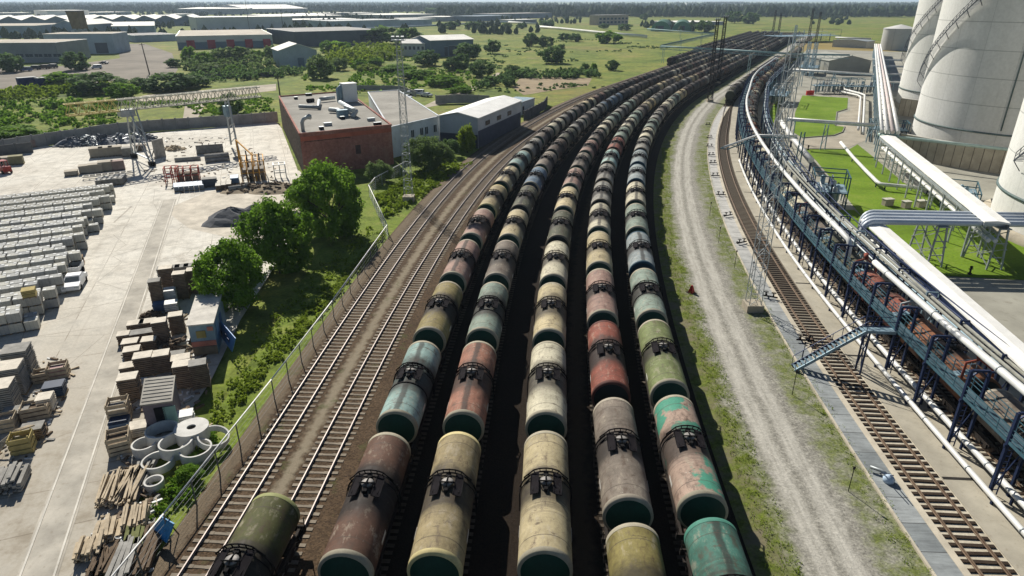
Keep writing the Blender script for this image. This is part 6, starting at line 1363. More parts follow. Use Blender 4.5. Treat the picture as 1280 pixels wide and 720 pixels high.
timber('square pale stack of boards by the weeds', P(171, 652, Z0), 1.9, 1.4, 9, 5, YR, WOODL, seed=4); timber('slatted pallet frames leaning together near the blue sheet', P(136, 667, Z0), 1.9, 1.5, 5, 4, YR, WOODL, seed=5, loose=.1); timber('ribbed pale pallet at the bottom left of the stacks', P(114, 692, Z0), 1.5, 1.5, 7, 6, YR, WOODL, seed=6); timber('grey stacked beams at the bottom edge', P(157, 706, Z0), 3.4, 1.2, 4, 4, YR - .1, SLABG, seed=7); timber('dark rough timber pieces left of the grey beams', P(132, 703, Z0), 2.2, 1.2, 6, 3, YR - .1, WOODD, seed=8, loose=.25); timber('mossy green boards under the blue sheet', P(171, 675, Z0), 1.7, 1.1, 4, 4, YR, plain('mossy_wood', (.16, .17, .07), .9), seed=9); timber('dark long beams along the fence at the bottom', P(186, 690, Z0), 4.0, 1.1, 5, 3, YR - .15, WOODD, seed=14)
slab_stack('white bags on a pallet right of the grey shed', P(233, 530, Z0), 1.3, 1.1, 1.0, YR, WRAP, WRAP); timber('small pale pallet lying in front of the weeds', P(249, 537, Z0), 1.3, 1.1, 7, 2, YR - .9, WOODL, seed=15); heap('rubbish_heap', 'white rubble heap between the shed and the rings', P(236, 545, Z0), 1.0, .5, 0, SLABG, 22, 'heap', WRAP, 30)
t_ = thing('blue_sheet', 'bright blue sheet leaning on the wire fence near the bottom', 'sheet', P(203, 670, Z0)); l = Vector(t_.location); q = [P(190, 665, .2) - l, P(199.5, 645, 1.6) - l, P(217, 655, 1.6) - l, P(208, 679, .2) - l]; m = MB(); th = Vector((.04, .06, 0)); m._add(q + [x + th for x in q], [(0, 1, 2, 3), (7, 6, 5, 4), (0, 4, 5, 1), (1, 5, 6, 2), (2, 6, 7, 3), (3, 7, 4, 0)]); m.build('panel', plain('bright_blue', (.045, .25, .52), .45), t_); m = MB(); a_ = (q[1] + q[2]) / 2; m.beam(a_, a_ + Vector((.2, .5, -1.7)), .06); m.build('prop', WOODD, t_)
# left edge group
LG = [('crate', 75, 470, 1.5, 1.4, 1.2, 'crate of pink wrapped stones at the far end of the left edge group', plain('pink_wrap', (.36, .22, .22), .6)), ('crate', 54, 476, 1.2, 1.1, 1.0, 'pale crate left of the pink wrapped stones', WOODD), ('slab', 71, 494, 1.5, 1.3, 1.1, 'pallet in dark blue film below the pink stones', None), ('box', 48, 520, 1.9, 1.4, 1.2, 'large open pale wooden box in the left edge group', WOODD), ('slab2', 61, 512, 1.1, 1.3, 1.3, 'stone block pallet beside the large open box', None), ('slab3', 24, 524, 1.8, 1.3, .9, 'brown block pallet left of the large open box', None), ('crate', 9, 536, 1.5, 1.3, 1.2, 'grey crate at the left edge of the photo', SLABG), ('box', 31, 563, 1.4, 1.2, 1.4, 'yellow wooden crate near the curved hoses', plain('yellow_wood', (.42, .34, .14), .85)), ('slab3', 44, 545, 1.5, 1.2, .9, 'brown slab pallet right of the yellow crate', None)]
for k_, u, v, w_, d_, h, lab, mt in LG:
    if k_ in ('crate', 'box'): crate(lab, P(u, v, Z0), w_, d_, h, YR + .05, WOODL if 'yellow' not in lab else mt, mt, 3)
    else: slab_stack(lab, P(u, v, Z0), w_, d_, h, YR, {'slab': MATS['navy_wrap'], 'slab2': SLABT, 'slab3': SLABD}[k_], {'slab': MATS['navy_wrap'], 'slab2': SLABT, 'slab3': SLABG}[k_])
timber('grey layered timber stack at the bottom left corner', P(14, 606, Z0), 2.2, 2.0, 7, 9, YR, SLABG, seed=10)
hs = thing('hose_coil', 'bent pale hoses lying over the yellow crate', 'hose', P(16, 562, Z0)); 
for k in range(4): m = MB(); m.tube([(-.8 + k * .12, -1.0, .1), (-.5 + k * .12, -.2, .8), (.2 + k * .12, .6, 1.3), (.9 + k * .12, 1.1, 1.35)], .06, 6); m.build('hose', WOODL, hs)
for i, (u, v, n) in enumerate(((8, 512, 4), (20, 490, 4), (31, 470, 3))):
    slab_stack('tall stack of grey concrete panels, %s from the camera in the left edge row' % ORD[i], P(u, v, Z0), 2.0, 1.9, 2.4 + .2 * i, YR, SLABG, SLABT if i < 2 else SLABG)
slab_stack('pale stone cube on top end of the left edge row', P(24, 462, Z0), 1.6, 1.5, 1.8, YR, SLABT, SLABT)
slab_stack('yellow brown crate on the nearest row of block pallets', Vector((-49.3, 60.6, 2.2)), 1.2, 1.2, .9, rad(29), plain('yellow_wood', (.42, .34, .14)), MATS['yellow_wood']); slab_stack('brown pallet beside the car behind the block rows', P(98, 330, Z0), 1.4, 1.2, 1.0, rad(29), WOODD, WOOD)
# --- white car and trailer
def car(label, c, rz, paint, kind='car', glass=GLASS, S=1.0):
    t_ = thing('parked_car', label, 'car', c, rz); van = kind == 'van'; L_, W = (4.9, 1.95) if van else (4.3, 1.75); hh = 1.95 if van else 1.42
    prof = [(-L_ / 2, .35), (-L_ / 2, .85), (-L_ / 2 + .15, .95), (-L_ / 2 + .75 if not van else -L_ / 2 + .1, 1.0 if not van else 1.2), (-L_ / 2 + 1.25 if not van else -L_ / 2 + .2, hh), (L_ / 2 - 2.0 if not van else L_ / 2 - 1.5, hh), (L_ / 2 - 1.15 if not van else L_ / 2 - .8, .98), (L_ / 2 - .1, .82), (L_ / 2, .6), (L_ / 2, .35)]
    m = MB(); n = len(prof)
    vs = [(sx * W / 2 * (.82 if z > 1.0 else 1.0), y, z) for sx in (-1, 1) for y, z in prof]; m._add(vs, [tuple(range(n)), tuple(range(2 * n - 1, n - 1, -1))] + [(i, n + i, n + (i + 1) % n, (i + 1) % n) for i in range(n)]); m.build('body', paint, t_)
    m = MB(); yb0, yb1 = (-L_ / 2 + .8, -L_ / 2 + 1.2) if not van else (-L_ / 2 + .12, -L_ / 2 + .19); yf0, yf1 = (L_ / 2 - 1.2, L_ / 2 - 1.95) if not van else (L_ / 2 - .85, L_ / 2 - 1.45)
    for y0, y1 in ((yf0, yf1), (yb0, yb1)):
        s_ = .03 if y0 > 0 else -.03; mm = MB(); mm._add([(-W * .42, y0 + s_, 1.06), (W * .42, y0 + s_, 1.06), (W * .37, y1 + s_, hh - .05), (-W * .37, y1 + s_, hh - .05)], [(0, 1, 2, 3)] if y0 > 0 else [(3, 2, 1, 0)]); mm.build('windscreen' if y0 > 0 else 'rear_window', glass, t_)
    for sx in (-1, 1):
        mm = MB(); x = sx * (W / 2 * .93); mm._add([(x, yb0 + .25, 1.04), (x, yf0 - .1, 1.04), (x * .935, yf1 - .02, hh - .1), (x * .935, yb1 + .2, hh - .1)], [(0, 1, 2, 3) if sx > 0 else (3, 2, 1, 0)]); mm.build('side_window', glass, t_)
        for y in (-L_ / 2 + .85, L_ / 2 - .9): mm = MB(); mm.lathe([(.02, sx * (W / 2 - .2)), (.32, sx * (W / 2 - .2)), (.33, sx * (W / 2 + .01)), (.20, sx * (W / 2 + .02)), (.02, sx * (W / 2 + .02))], 16, (0, y, .33), 'X'); mm.build('wheel', SOOT, t_)
        mm = MB(); mm.box((sx * W * .34, L_ / 2 - .04, .68), (.4, .1, .16)); mm.build('headlight', GALV, t_)
    return t_
CW, CDK, CRD, CSV = plain('car_white', (.72, .73, .74), .35, 0, .08, 1, .1, .5), plain('car_dark', (.05, .055, .065), .35, .1, .2, 1, .2, .5), plain('car_red', (.28, .04, .03), .4), plain('car_silver', (.42, .44, .46), .35, .3, .1, 1, .1, .5)
car('white parked car beside the block pallet rows', P(95, 358, Z0), rad(200), CW)
tr = thing('car_trailer', 'small pale open trailer parked behind the white car', 'trailer', P(94, 340, Z0), rad(20)); m = MB()
for sx in (-1, 1): m.box((sx * .8, 0, .75), (.06, 2.4, .5)); m.box((0, sx * 1.2, .75), (1.6, .06, .5))
m.build('side_board', CW, tr); m = MB(); m.box((0, 0, .53), (1.6, 2.4, .06)); m.build('bed', SOOT, tr)
for sx in (-1, 1): m = MB(); m.lathe([(.02, sx * .85), (.3, sx * .85), (.3, sx * 1.0), (.02, sx * 1.0)], 14, (0, 0, .3), 'X'); m.build('wheel', SOOT, tr)
m = MB(); m.beam((0, 1.2, .5), (0, 2.2, .45), .08); m.build('drawbar', GALV, tr)
for i, (u, v, rz, mt, k_, lab) in enumerate(((522, 119, 80, CW, 'van', 'white van parked behind the brick workshop'), (507, 124, 75, CW, 'car', 'white car parked left of the white van'), (533, 121, 60, CSV, 'car', 'silver car parked right of the white van'), (510, 119, 80, CSV, 'car', 'silver car parked behind the white car at the workshop'), (22, 186, 70, CDK, 'car', 'black car by the broken wall at the left edge'), (103, 87, 120, CW, 'van', 'white van on the dusty lot, left of a pair'), (121, 86, 120, CSV, 'van', 'silver van on the dusty lot, right of a pair'), (130, 80, 90, CDK, 'car', 'dark car above the two vans on the dusty lot'), (33, 89, 100, plain('car_blue', (.10, .14, .30), .4), 'van', 'blue truck cab among the scrap vehicles'), (44, 87, 95, CDK, 'van', 'dark scrap truck right of the blue cab'), (56, 86, 85, plain('car_brown', (.13, .09, .07), .6), 'van', 'brown scrap truck in the row of scrap vehicles'), (66, 85, 80, CDK, 'van', 'dark scrap truck at the right end of the scrap row'), (22, 84, 80, CDK, 'car', 'dark scrap car left of the blue cab'))): car(lab, P(u, v, -.27 if v < 140 else Z0), rad(rz), mt, k_)
# red forklift
fk = thing('forklift', 'red forklift at the left edge of the stone yard', 'forklift', P(6, 216, Z0), rad(60)); m = MB(); m.box((0, -.3, .75), (1.4, 2.4, .8)); m.box((0, -1.2, 1.2), (1.4, .7, .3)); m.build('body', CRD, fk); m = MB()
for sx in (-.6, .6):
    for y in (-.8, .7): m.beam((sx, y, 1.1), (sx, y * .8, 2.3), .09)
m.box((0, 0, 2.33), (1.4, 1.7, .08)); m.build('cab_frame', CRD, fk); m = MB()
for sx in (-.45, .45): m.beam((sx, 1.15, .1), (sx, 1.15, 2.8), .12); m.beam((sx, 1.2, .15), (sx, 2.2, .15), .1, .05)
m.beam((-.45, 1.15, 1.6), (.45, 1.15, 1.6), .1); m.build('mast', SOOT, fk)
for sx in (-.7, .7):
    for y in (-1.0, .7): m = MB(); m.tube([(sx - .12, y, .35), (sx + .12, y, .35)], .36, 12); m.build('wheel', SOOT, fk)
# --- beige and grey block piles, slabs, pipes, frames behind the block rows
BEIGE = plain('beige_block', (.44, .395, .32), .9, 0, .2, .8, .3); PINKB = plain('pink_block', (.37, .28, .245), .9, 0, .2, .8, .3)
for i, (u, v, w_, h, mt, lab) in enumerate(((122, 196, 2.6, 1.9, BEIGE, 'left of three beige cubes in the back row of the yard'), (134, 195, 2.6, 1.9, BEIGE, 'middle of three beige cubes in the back row of the yard'), (146, 194, 2.6, 1.9, BEIGE, 'right of three beige cubes in the back row of the yard'), (161, 195, 2.2, 1.8, SLABG, 'grey cube beside the crane leg in the back row'), (177, 188, 2.0, 1.2, SLABD, 'small brown cube near the crane leg'), (109, 216, 2.4, 1.5, BEIGE, 'left beige cube in the second row before the crane leg'), (121, 215, 2.4, 1.6, BEIGE, 'middle beige cube in the second row before the crane leg'), (134, 213, 2.6, 1.8, BEIGE, 'pale cube in the second row before the crane leg'), (149, 212, 2.2, 1.8, PINKB, 'pinkish cube in the second row before the crane leg'), (90, 219, 2.2, .9, BEIGE, 'low beige cube left of the second row'), (8, 206, 2.6, 1.6, BEIGE, 'beige cube behind the red forklift'), (22, 205, 2.4, 1.7, plain('moss_block', (.27, .25, .15), .9), 'mossy cube right of the red forklift'), (39, 184, 2.2, 1.6, PINKB, 'pink cube by the black car'))): slab_stack(lab, P(u, v, Z0), w_, w_ * .8, h, rad(29), mt, mt, 'block cube', 'block_cube')
for i, u in enumerate((251, 259, 267, 275)): slab_stack('pale slab pallet of the four left of the crane column, %s from the left' % ORD[i], P(u, 192 - i * .6, Z0), 1.5, 1.6, 1.9, YR, SLABG, plain('slab_white', (.60, .57, .5), .85))
def pipes(label, c, n, r, L_, rz, mat=RING, rows=1):
    t_ = thing('concrete_pipe', label, 'pipe', c, rz)
    for k in range(rows):
        for i in range(n - k): m = MB(); x = (i - (n - k - 1) / 2) * r * 2.05; m.tube([(-L_ / 2, x, r + k * r * 1.75), (L_ / 2, x, r + k * r * 1.75)], r, 14); m.build('pipe', mat, t_)
pipes('single grey concrete pipe lying left of the pipe stack', P(235, 201, Z0), 1, .38, 4.8, YR, SLABG); pipes('stack of grey concrete pipes left of the crane column', P(272, 201, Z0), 3, .40, 4.6, YR + .1, SLABG, 2)
up = thing('upright_panel', 'grey concrete panel standing upright in the yard', 'concrete panel', P(201, 197, Z0), YR + .9); m = MB(); m.box((0, 0, 1.9), (2.6, .35, 3.8)); m.build('panel', SLABG, up); m = MB(); m.beam((.6, .2, 2.6), (.6, 1.8, 0), .14); m.beam((-.6, .2, 2.6), (-.6, 1.8, 0), .14); m.build('prop', SOOT, up)
RFR = plain('red_frame', (.36, .065, .04), .7, .1, .3, 1.0, .4); OFR = plain('orange_frame', (.58, .30, .045), .7, .1, .3, 1.0, .5)
def frame(label, c, W, D, Hh, rz, mat, bays, name='steel_mould', fill=None):
    t_ = thing(name, label, 'steel mould', c, rz); m = MB()
    for i in range(bays + 1):
        x = -W / 2 + W * i / bays
        for y in (-D / 2, D / 2): m.beam((x, y, 0), (x, y, Hh), .14)
        m.beam((x, -D / 2, Hh), (x, D / 2, Hh), .12); m.beam((x, -D / 2, Hh * .5), (x, D / 2, Hh), .09)
    for y in (-D / 2, D / 2):
        for z in (Hh * .45, Hh): m.beam((-W / 2, y, z), (W / 2, y, z), .12)
    m.build('frame', mat, t_)
    if fill:
        for i in range(bays): m = MB(); m.box((-W / 2 + W * (i + .5) / bays, 0, Hh * .3), (W / bays * .7, D * .9, Hh * .6)); m.build('mould_box', fill, t_)
    return t_
frame('left red steel mould frame in the middle of the yard', P(217, 228, Z0), 2.2, 2.2, 2.8, YR, RFR, 2); frame('red steel mould frame with dark boxes, right of the left one', P(236, 225, Z0), 3.8, 2.0, 2.4, YR, RFR, 3, fill=SLABD)
for i in range(6): slab_stack('grey blue bundle of steel bars before the red frames, %s from the left' % ORD[i], P(221 + i * 6.2, 237.5 - i * .5, Z0), .75, 3.2, .9, YR + .1, plain('steel_blue', (.24, .28, .33), .6, .2), plain('steel_blue', (.24, .28, .33)), 'bar bundle', 'bar_bundle')
slab_stack('dark ribbed block of slabs between the bars and the white beams', P(263, 233, Z0), 2.4, 1.6, 1.5, YR, plain('dark_slab', (.10, .115, .14), .8), SLABG)
for i in range(3): slab_stack('white topped concrete beam near the crane foot, %s from the left' % ORD[i], P(274 + i * 6.3, 235.5 - i, Z0), .9, 3.4, .9, YR, SLABD, MATS['slab_white'], 'beam', 'concrete_beam')
pipes('grey drain pipe by the crane foot', P(297, 238, Z0), 1, .45, 2.8, YR + .2, SLABG); slab_stack('pallet under blue film by the crane foot', P(294, 228, Z0), 1.4, 2.8, 1.1, YR, plain('film_blue', (.18, .28, .42), .5), MATS['film_blue'])
om = frame('tall orange yellow steel mould machine in the walled bay', P(318, 222, Z0), 4.0, 6.0, 3.6, YR, OFR, 4, fill=plain('mould_grey', (.20, .18, .15), .8))
for k in range(4): m = MB(); m.beam((-1.4 + k * .9, -3.6, .3), (-2.0 + k * 1.1, 3.2, 4.6 - k * .3), .22, .3); m.build('inclined_beam', [OFR, SOOT][k % 2], om)
m = MB(); m.beam((-2.2, 3.0, 0), (-2.2, 3.0, 6.5), .25); m.beam((-2.2, 3.0, 6.5), (.4, -2.6, 4.6), .2); m.build('boom', OFR, om); frame('open grey steel frame beside the brick building', P(351, 222, Z0), 2.0, 2.0, 2.6, YR, GALV, 2)
for i in range(5): slab_stack('white beam bundle on the ground left of the crane legs, %s from the left' % ORD[i], P(127 + i * 6.5, 231 - i * .7, Z0), 1.0, 3.6, 1.2, rad(18), SLABG, MATS['slab_white'], 'beam', 'concrete_beam')
lad = thing('ladder_frame', 'white ladder shaped frame lying before the pinkish cube', 'frame', P(136, 221, Z0), rad(29)); m = MB()
for y in (-.7, .7): m.beam((-4, y, .5), (4, y, .5), .2)
for k in range(9): m.beam((-4 + k, -.7, .5), (-4 + k, .7, .5), .18)
m.build('frame', MATS['slab_white'], lad)
wall_run('bay_wall', 'low pale wall of the bay beside the crane column', [P(292, 160), P(300, 200), P(309, 236)], 1.2, MATS['slab_white'], .5)
def litter(label, poly, n, seed, mats, big=1.0):
    r = random.Random(seed); m = MB(); xs = [p.x for p in poly]; ys = [p.y for p in poly]; k = 0
    while k < n:
        a, b2, c3 = r.random(), r.random(), r.random(); q = sorted((a, b2)); i = r.randrange(len(poly) - 2); p = poly[0] * q[0] + poly[i + 1] * (q[1] - q[0]) + poly[i + 2] * (1 - q[1]); k += 1
        L_ = r.uniform(.15, 1.1) * big; m.box((p.x, p.y, Z0 + .05), (L_, r.uniform(.08, .3) * big, r.uniform(.04, .22)), r.uniform(0, 3.14), m=r.randrange(len(mats)), tilt=(r.uniform(-.15, .15), r.uniform(-.15, .15)))
    tag(m.build('litter', mats), label, 'litter', kind='stuff')
LM = [WOODD, WOODL, SLABG, SLABD, WRAP]
litter('planks and broken pieces lying between the stacks by the blue hut', [P(150, 440), P(200, 380), P(262, 400), P(262, 480), P(240, 540), P(160, 545)], 240, 1, LM); litter('splintered wood scattered round the timber at the bottom of the yard', [P(110, 710), P(150, 560), P(190, 590), P(200, 640), P(185, 715)], 260, 2, LM, .8)
litter('scraps scattered between the moulds and slabs at the back of the yard', [P(170, 210), P(200, 172), P(290, 172), P(345, 200), P(345, 232), P(215, 242)], 220, 3, LM); litter('scraps around the crates at the left edge of the yard', [P(0, 610), P(0, 500), P(60, 440), P(95, 460), P(60, 560)], 120, 4, LM, .7)
# --- gantry crane
CRY, CRG = plain('crane_yellow', (.50, .42, .15), .6, .1, .25, .8, .4), plain('crane_pale', (.48, .47, .38), .6, .1, .25, .8, .4)
gc = thing('gantry_crane', 'pale yellow lattice gantry crane spanning the stone yard', 'gantry crane', P(175, 214)); l = Vector((gc.location.x, gc.location.y, 0)); gc.location = l
ZG = 10.4
gl, gr = P(161, 124, ZG + 1.9), P(281, 113, ZG + 1.9); gd_ = Vector((gr.x - gl.x, gr.y - gl.y, 0)).normalized(); gnn = Vector((gd_.y, -gd_.x, 0)); gl0 = Vector((gl.x, gl.y, 0)) - l
def gpt(t, s_, z): return gl0 + gd_ * t + gnn * s_ + Vector((0, 0, z))
span = (Vector((gr.x, gr.y, 0)) - Vector((gl.x, gl.y, 0))).length
def girder(t0, t1, mat, nm):
    m = MB(); N = max(2, int((t1 - t0) / 1.5))
    for s_ in (-.9, .9):
        m.beam(gpt(t0, s_, ZG), gpt(t1, s_, ZG), .22, .24); m.beam(gpt(t0, s_ * .8, ZG + 2.0), gpt(t1, s_ * .8, ZG + 2.0), .20, .22)
        for k in range(N):
            a, b_ = t0 + (t1 - t0) * k / N, t0 + (t1 - t0) * (k + 1) / N; md = (a + b_) / 2; m.beam(gpt(a, s_, ZG), gpt(md, s_ * .8, ZG + 2.0), .12); m.beam(gpt(md, s_ * .8, ZG + 2.0), gpt(b_, s_, ZG), .12)
    for k in range(N + 1): t = t0 + (t1 - t0) * k / N; m.beam(gpt(t, -.9, ZG), gpt(t, .9, ZG), .1); m.beam(gpt(t, -.72, ZG + 2.0), gpt(t, .72, ZG + 2.0), .1)
    m.build(nm, mat, gc)
girder(-11, -2.3, CRY, 'jib_girder'); girder(-2.2, span + 7.5, CRG, 'main_girder')
m = MB(); m.box(gpt(-1, 0, ZG - .6), (2.6, 2.2, 1.2), math.atan2(gd_.y, gd_.x)); m.build('trolley', GALV, gc)
for s_ in (-1, 1):
    m = MB(); 
    for q in (-.6, .6): m.beam(gpt(q, s_ * .9, ZG), gpt(q * .5, s_ * 5.2, .8), .24)
    for k in range(7): f, f2 = k / 7, (k + 1) / 7; a = gpt(-.6 + .3 * f, s_ * (.9 + 4.3 * f), ZG + (.8 - ZG) * f); b_ = gpt(.6 - .3 * f2, s_ * (.9 + 4.3 * f2), ZG + (.8 - ZG) * f2); m.beam(a, b_, .1)
    m.build('lattice_leg', GALV, gc); m = MB(); m.box(gpt(0, s_ * 5.2, .45), (1.0, 1.4, .8), math.atan2(gd_.y, gd_.x)); m.build('bogie', SOOT, gc)
m = MB(); m.beam(gpt(0, -5, 1.2), gpt(0, 5, 1.2), .2); m.beam(gpt(0, -2.2, 5.5), gpt(0, 2.2, 5.5), .16); m.beam(gpt(0, -2.2, 5.5), gpt(0, 3.5, 1.2), .12); m.beam(gpt(0, 2.2, 5.5), gpt(0, -3.5, 1.2), .12); m.build('leg_bracing', GALV, gc)
m = MB()
for s_ in (-1, 1): m.beam(gpt(span, s_ * .8, ZG), gpt(span, s_ * 1.6, .5), .30)
for k in range(6): z = 1 + k * 1.6; m.beam(gpt(span, -1.5, z), gpt(span, 1.4, z + 1.5), .12)
m.build('column_leg', GALV, gc); m = MB(); m.box(gpt(span - .2, 0, 8), (1.3, 1.5, 2.2), math.atan2(gd_.y, gd_.x)); m.build('cab', PALEB, gc)
# ================================================================ THE FAR TOWN, FOREST AND AIR
CW_ = plain('far_white', (.52, .53, .52), .85, 0, .15, .08, .3, .2, 0, True); CG_ = plain('far_grey', (.25, .27, .285), .85, 0, .2, .1, .35, .2, 0, True); CB_ = plain('far_blue', (.13, .18, .23), .8, 0, .2, .1, .3, .2, 0, True); CD_ = plain('far_dark', (.085, .10, .12), .85, 0, .25, .1, .3, .2, 0, True)
RW_ = plain('far_roof_white', (.78, .76, .69), .8, 0, .15, .06, .3, .2, 0, True); RG_ = plain('far_roof_grey', (.30, .29, .27), .9, 0, .25, .06, .4, .2, 0, True); RB_ = plain('far_roof_brown', (.42, .375, .30), .9, 0, .25, .08, .5, .2, 0, True)
LB_ = plain('far_lightblue', (.33, .40, .45), .8, 0, .2, .15, .4, .2, 0, True)
def fb(name, label, uL, vL, uR, vR, hpx, depth, wall, roof, rise=0.0, flat=True, ridge='wide', **kw):
    a, b_ = P(uL, vL, -.3), P(uR, vR, -.3); d = math.hypot(((a + b_) / 2).length, H); h = hpx * d / F
    return hall(name, label, a[:2], b_[:2], depth, h, rise, wall, roof, .5, flat=flat, ridge=ridge, **kw), h
far_win = plain('far_glass', (.05, .07, .09), .4)
fb('long_hall', 'long low grey hall at the left edge above the scrap vehicles', -45, 79, 75, 78, 17, 34, CG_, RB_, windows=(11, 3.6, 1.6, 3.2, 3, 54), winm=far_win)
fb('workshop', 'pale workshop block below the brown hopper tower', 60, 68, 145, 67, 18, 26, LB_, RB_, doors=((31, 7, 6),), doorm=CD_)
hp_ = thing('hopper_tower', 'brown leaning hopper tower over the pale workshop', 'tower', P(107, 62, -.3)); m = MB(); m.box((0, 0, 6), (5, 6, 13)); m.build('base', CG_, hp_); m = MB(); m._add([(-3.2, -3.5, 13), (3.2, -3.5, 13), (3.2, 3.5, 13), (-3.2, 3.5, 13), (-4.6, -4, 23.5), (2.6, -4, 23.5), (2.6, 4, 23.5), (-4.6, 4, 23.5)], [(3, 2, 1, 0), (4, 5, 6, 7), (0, 1, 5, 4), (1, 2, 6, 5), (2, 3, 7, 6), (3, 0, 4, 7)]); m.build('hopper', plain('hopper_brown', (.17, .13, .075), .9, 0, .35, .3, .6), hp_); m = MB(); m.box((-1, 0, 23.7), (7.6, 8.4, .4)); m.build('hopper_roof', CD_, hp_)
fb('gable_hall', 'light blue hall with a shallow gable left of the hopper tower', 70, 45, 101, 45, 9.5, 60, LB_, RW_, 4, False, 'depth', windows=(2, 7, 3, 3, 4, 23), winm=RW_)
fb('flat_hall', 'pale flat roofed hall at the far left edge', -60, 48, 48, 47, 10, 70, LB_, RB_)
# saw-roofed workshops: one long building of many gables
sw = thing('gabled_workshops', 'long dark blue row of workshops with many shallow gables', 'workshops', P(-30, 35, -.3)); a, b_ = P(-30, 35, -.3), P(248, 32, -.3); d = (b_ - a); Ls = d.length; d.normalize(); nrm = Vector((-d.y, d.x, 0)); N = 10; h0, h1 = 8.0, 12.5
mw, mr = MB(), MB()
for k in range(N):
    x0, x1 = Ls * k / N, Ls * (k + 1) / N; xm = (x0 + x1) / 2
    fpt = lambda x, z, y: d * x + nrm * y + Vector((0, 0, z))
    mw._add([fpt(x0, -.3, 0), fpt(x1, -.3, 0), fpt(x1, h0, 0), fpt(xm, h1, 0), fpt(x0, h0, 0)], [(0, 1, 2, 3, 4)])
    mr._add([fpt(x0, h0 + .1, -1), fpt(xm, h1 + .1, -1), fpt(xm, h1 + .1, 90), fpt(x0, h0 + .1, 90), fpt(x1, h0 + .1, -1), fpt(x1, h0 + .1, 90)], [(0, 1, 2, 3), (1, 4, 5, 2)])
mw._add([fpt(0, -.3, 0), fpt(0, h0, 0), fpt(0, h0, 90), fpt(0, -.3, 90), fpt(Ls, -.3, 0), fpt(Ls, h0, 0), fpt(Ls, h0, 90), fpt(Ls, -.3, 90)], [(0, 1, 2, 3), (7, 6, 5, 4)]); mw.build('wall', CB_, sw); mr.build('roof', RW_, sw)
fb('long_hall', 'long hall with a thin pale roof behind the gabled workshops', 15, 25.5, 205, 24, 3, 80, CB_, RW_)
fb('white_hall', 'white block standing behind the gabled workshops on the left', 62, 25, 113, 24, 8, 60, RW_, RW_)
fb('light_hall', 'light hall with pale roof right of the hopper tower', 142, 44, 195, 43, 8, 50, LB_, RW_, 3, False, 'wide')
fb('low_hall', 'low blue grey hall left of the depot with red doors', 170, 53, 222, 51, 6, 40, LB_, RG_)
fb('long_hall', 'long white walled hall behind the depot with red doors', 247, 38.5, 367, 36, 12.5, 55, CW_, RW_)
fb('very_long_hall', 'very long hall with a bright roof near the horizon', 222, 18.5, 311, 18, 5.5, 420, CG_, RW_)
fb('gable_hall', 'bright roofed hall with a grey gable near the horizon', 311, 16.5, 385, 15.5, 4, 240, CG_, RW_, 9, False, 'wide')
dp, dh = fb('depot', 'white depot with a row of red doors and brown roof', 223, 62, 342, 59, 12.5, 95, CW_, RB_)
dw = (P(342, 59, -.3) - P(223, 62, -.3)).length
m = MB(); m.box((dw / 2, -.06, 1.9), (dw * .99, .12, 4.4)); m.build('plinth', CB_, dp)
for t in (.135, .345, .545, .74, .935): m = MB(); m.box((dw * t, -.25, 2.6), (dw * .082, .3, 5.4)); m.build('red_door', plain('door_red', (.36, .03, .045), .7, 0, .2, .3), dp)
fb('dark_hall', 'dark grey windowless hall right of the depot', 371, 59, 477, 55, 15, 70, CD_, RG_, windows=(1, 12, 5, 4, 46, 61))
fb('white_roof_hall', 'white roof strip behind the right end of the dark hall', 440, 44, 480, 43, 4, 40, CG_, RW_)
gsd, gh = fb('gabled_shed', 'light blue shed with a pale gable roof before the willows', 351, 85, 398, 83, 17, 20, LB_, RW_, 3.0, False, 'depth', doors=((10, 3, 4),), doorm=CB_)
ax, ah = fb('white_annexe', 'small white building with windows joined to the blue hall', 502, 70, 538, 70.5, 13, 12, CW_, RW_, 2.0, False, 'wide', windows=(5, 1.3, 1.8, 4.2, 1.5, 14.5), winm=far_win, doors=((16.3, 1.6, 4),), doorm=CB_)
fb('blue_hall', 'blue hall with white roof and dark doorway beside the white annexe', 538.6, 71.5, 592, 69, 17, 26, CB_, RW_, 2.2, False, 'wide', doors=((16, 8, 5.5), (10, 2, 5)), doorm=CD_)
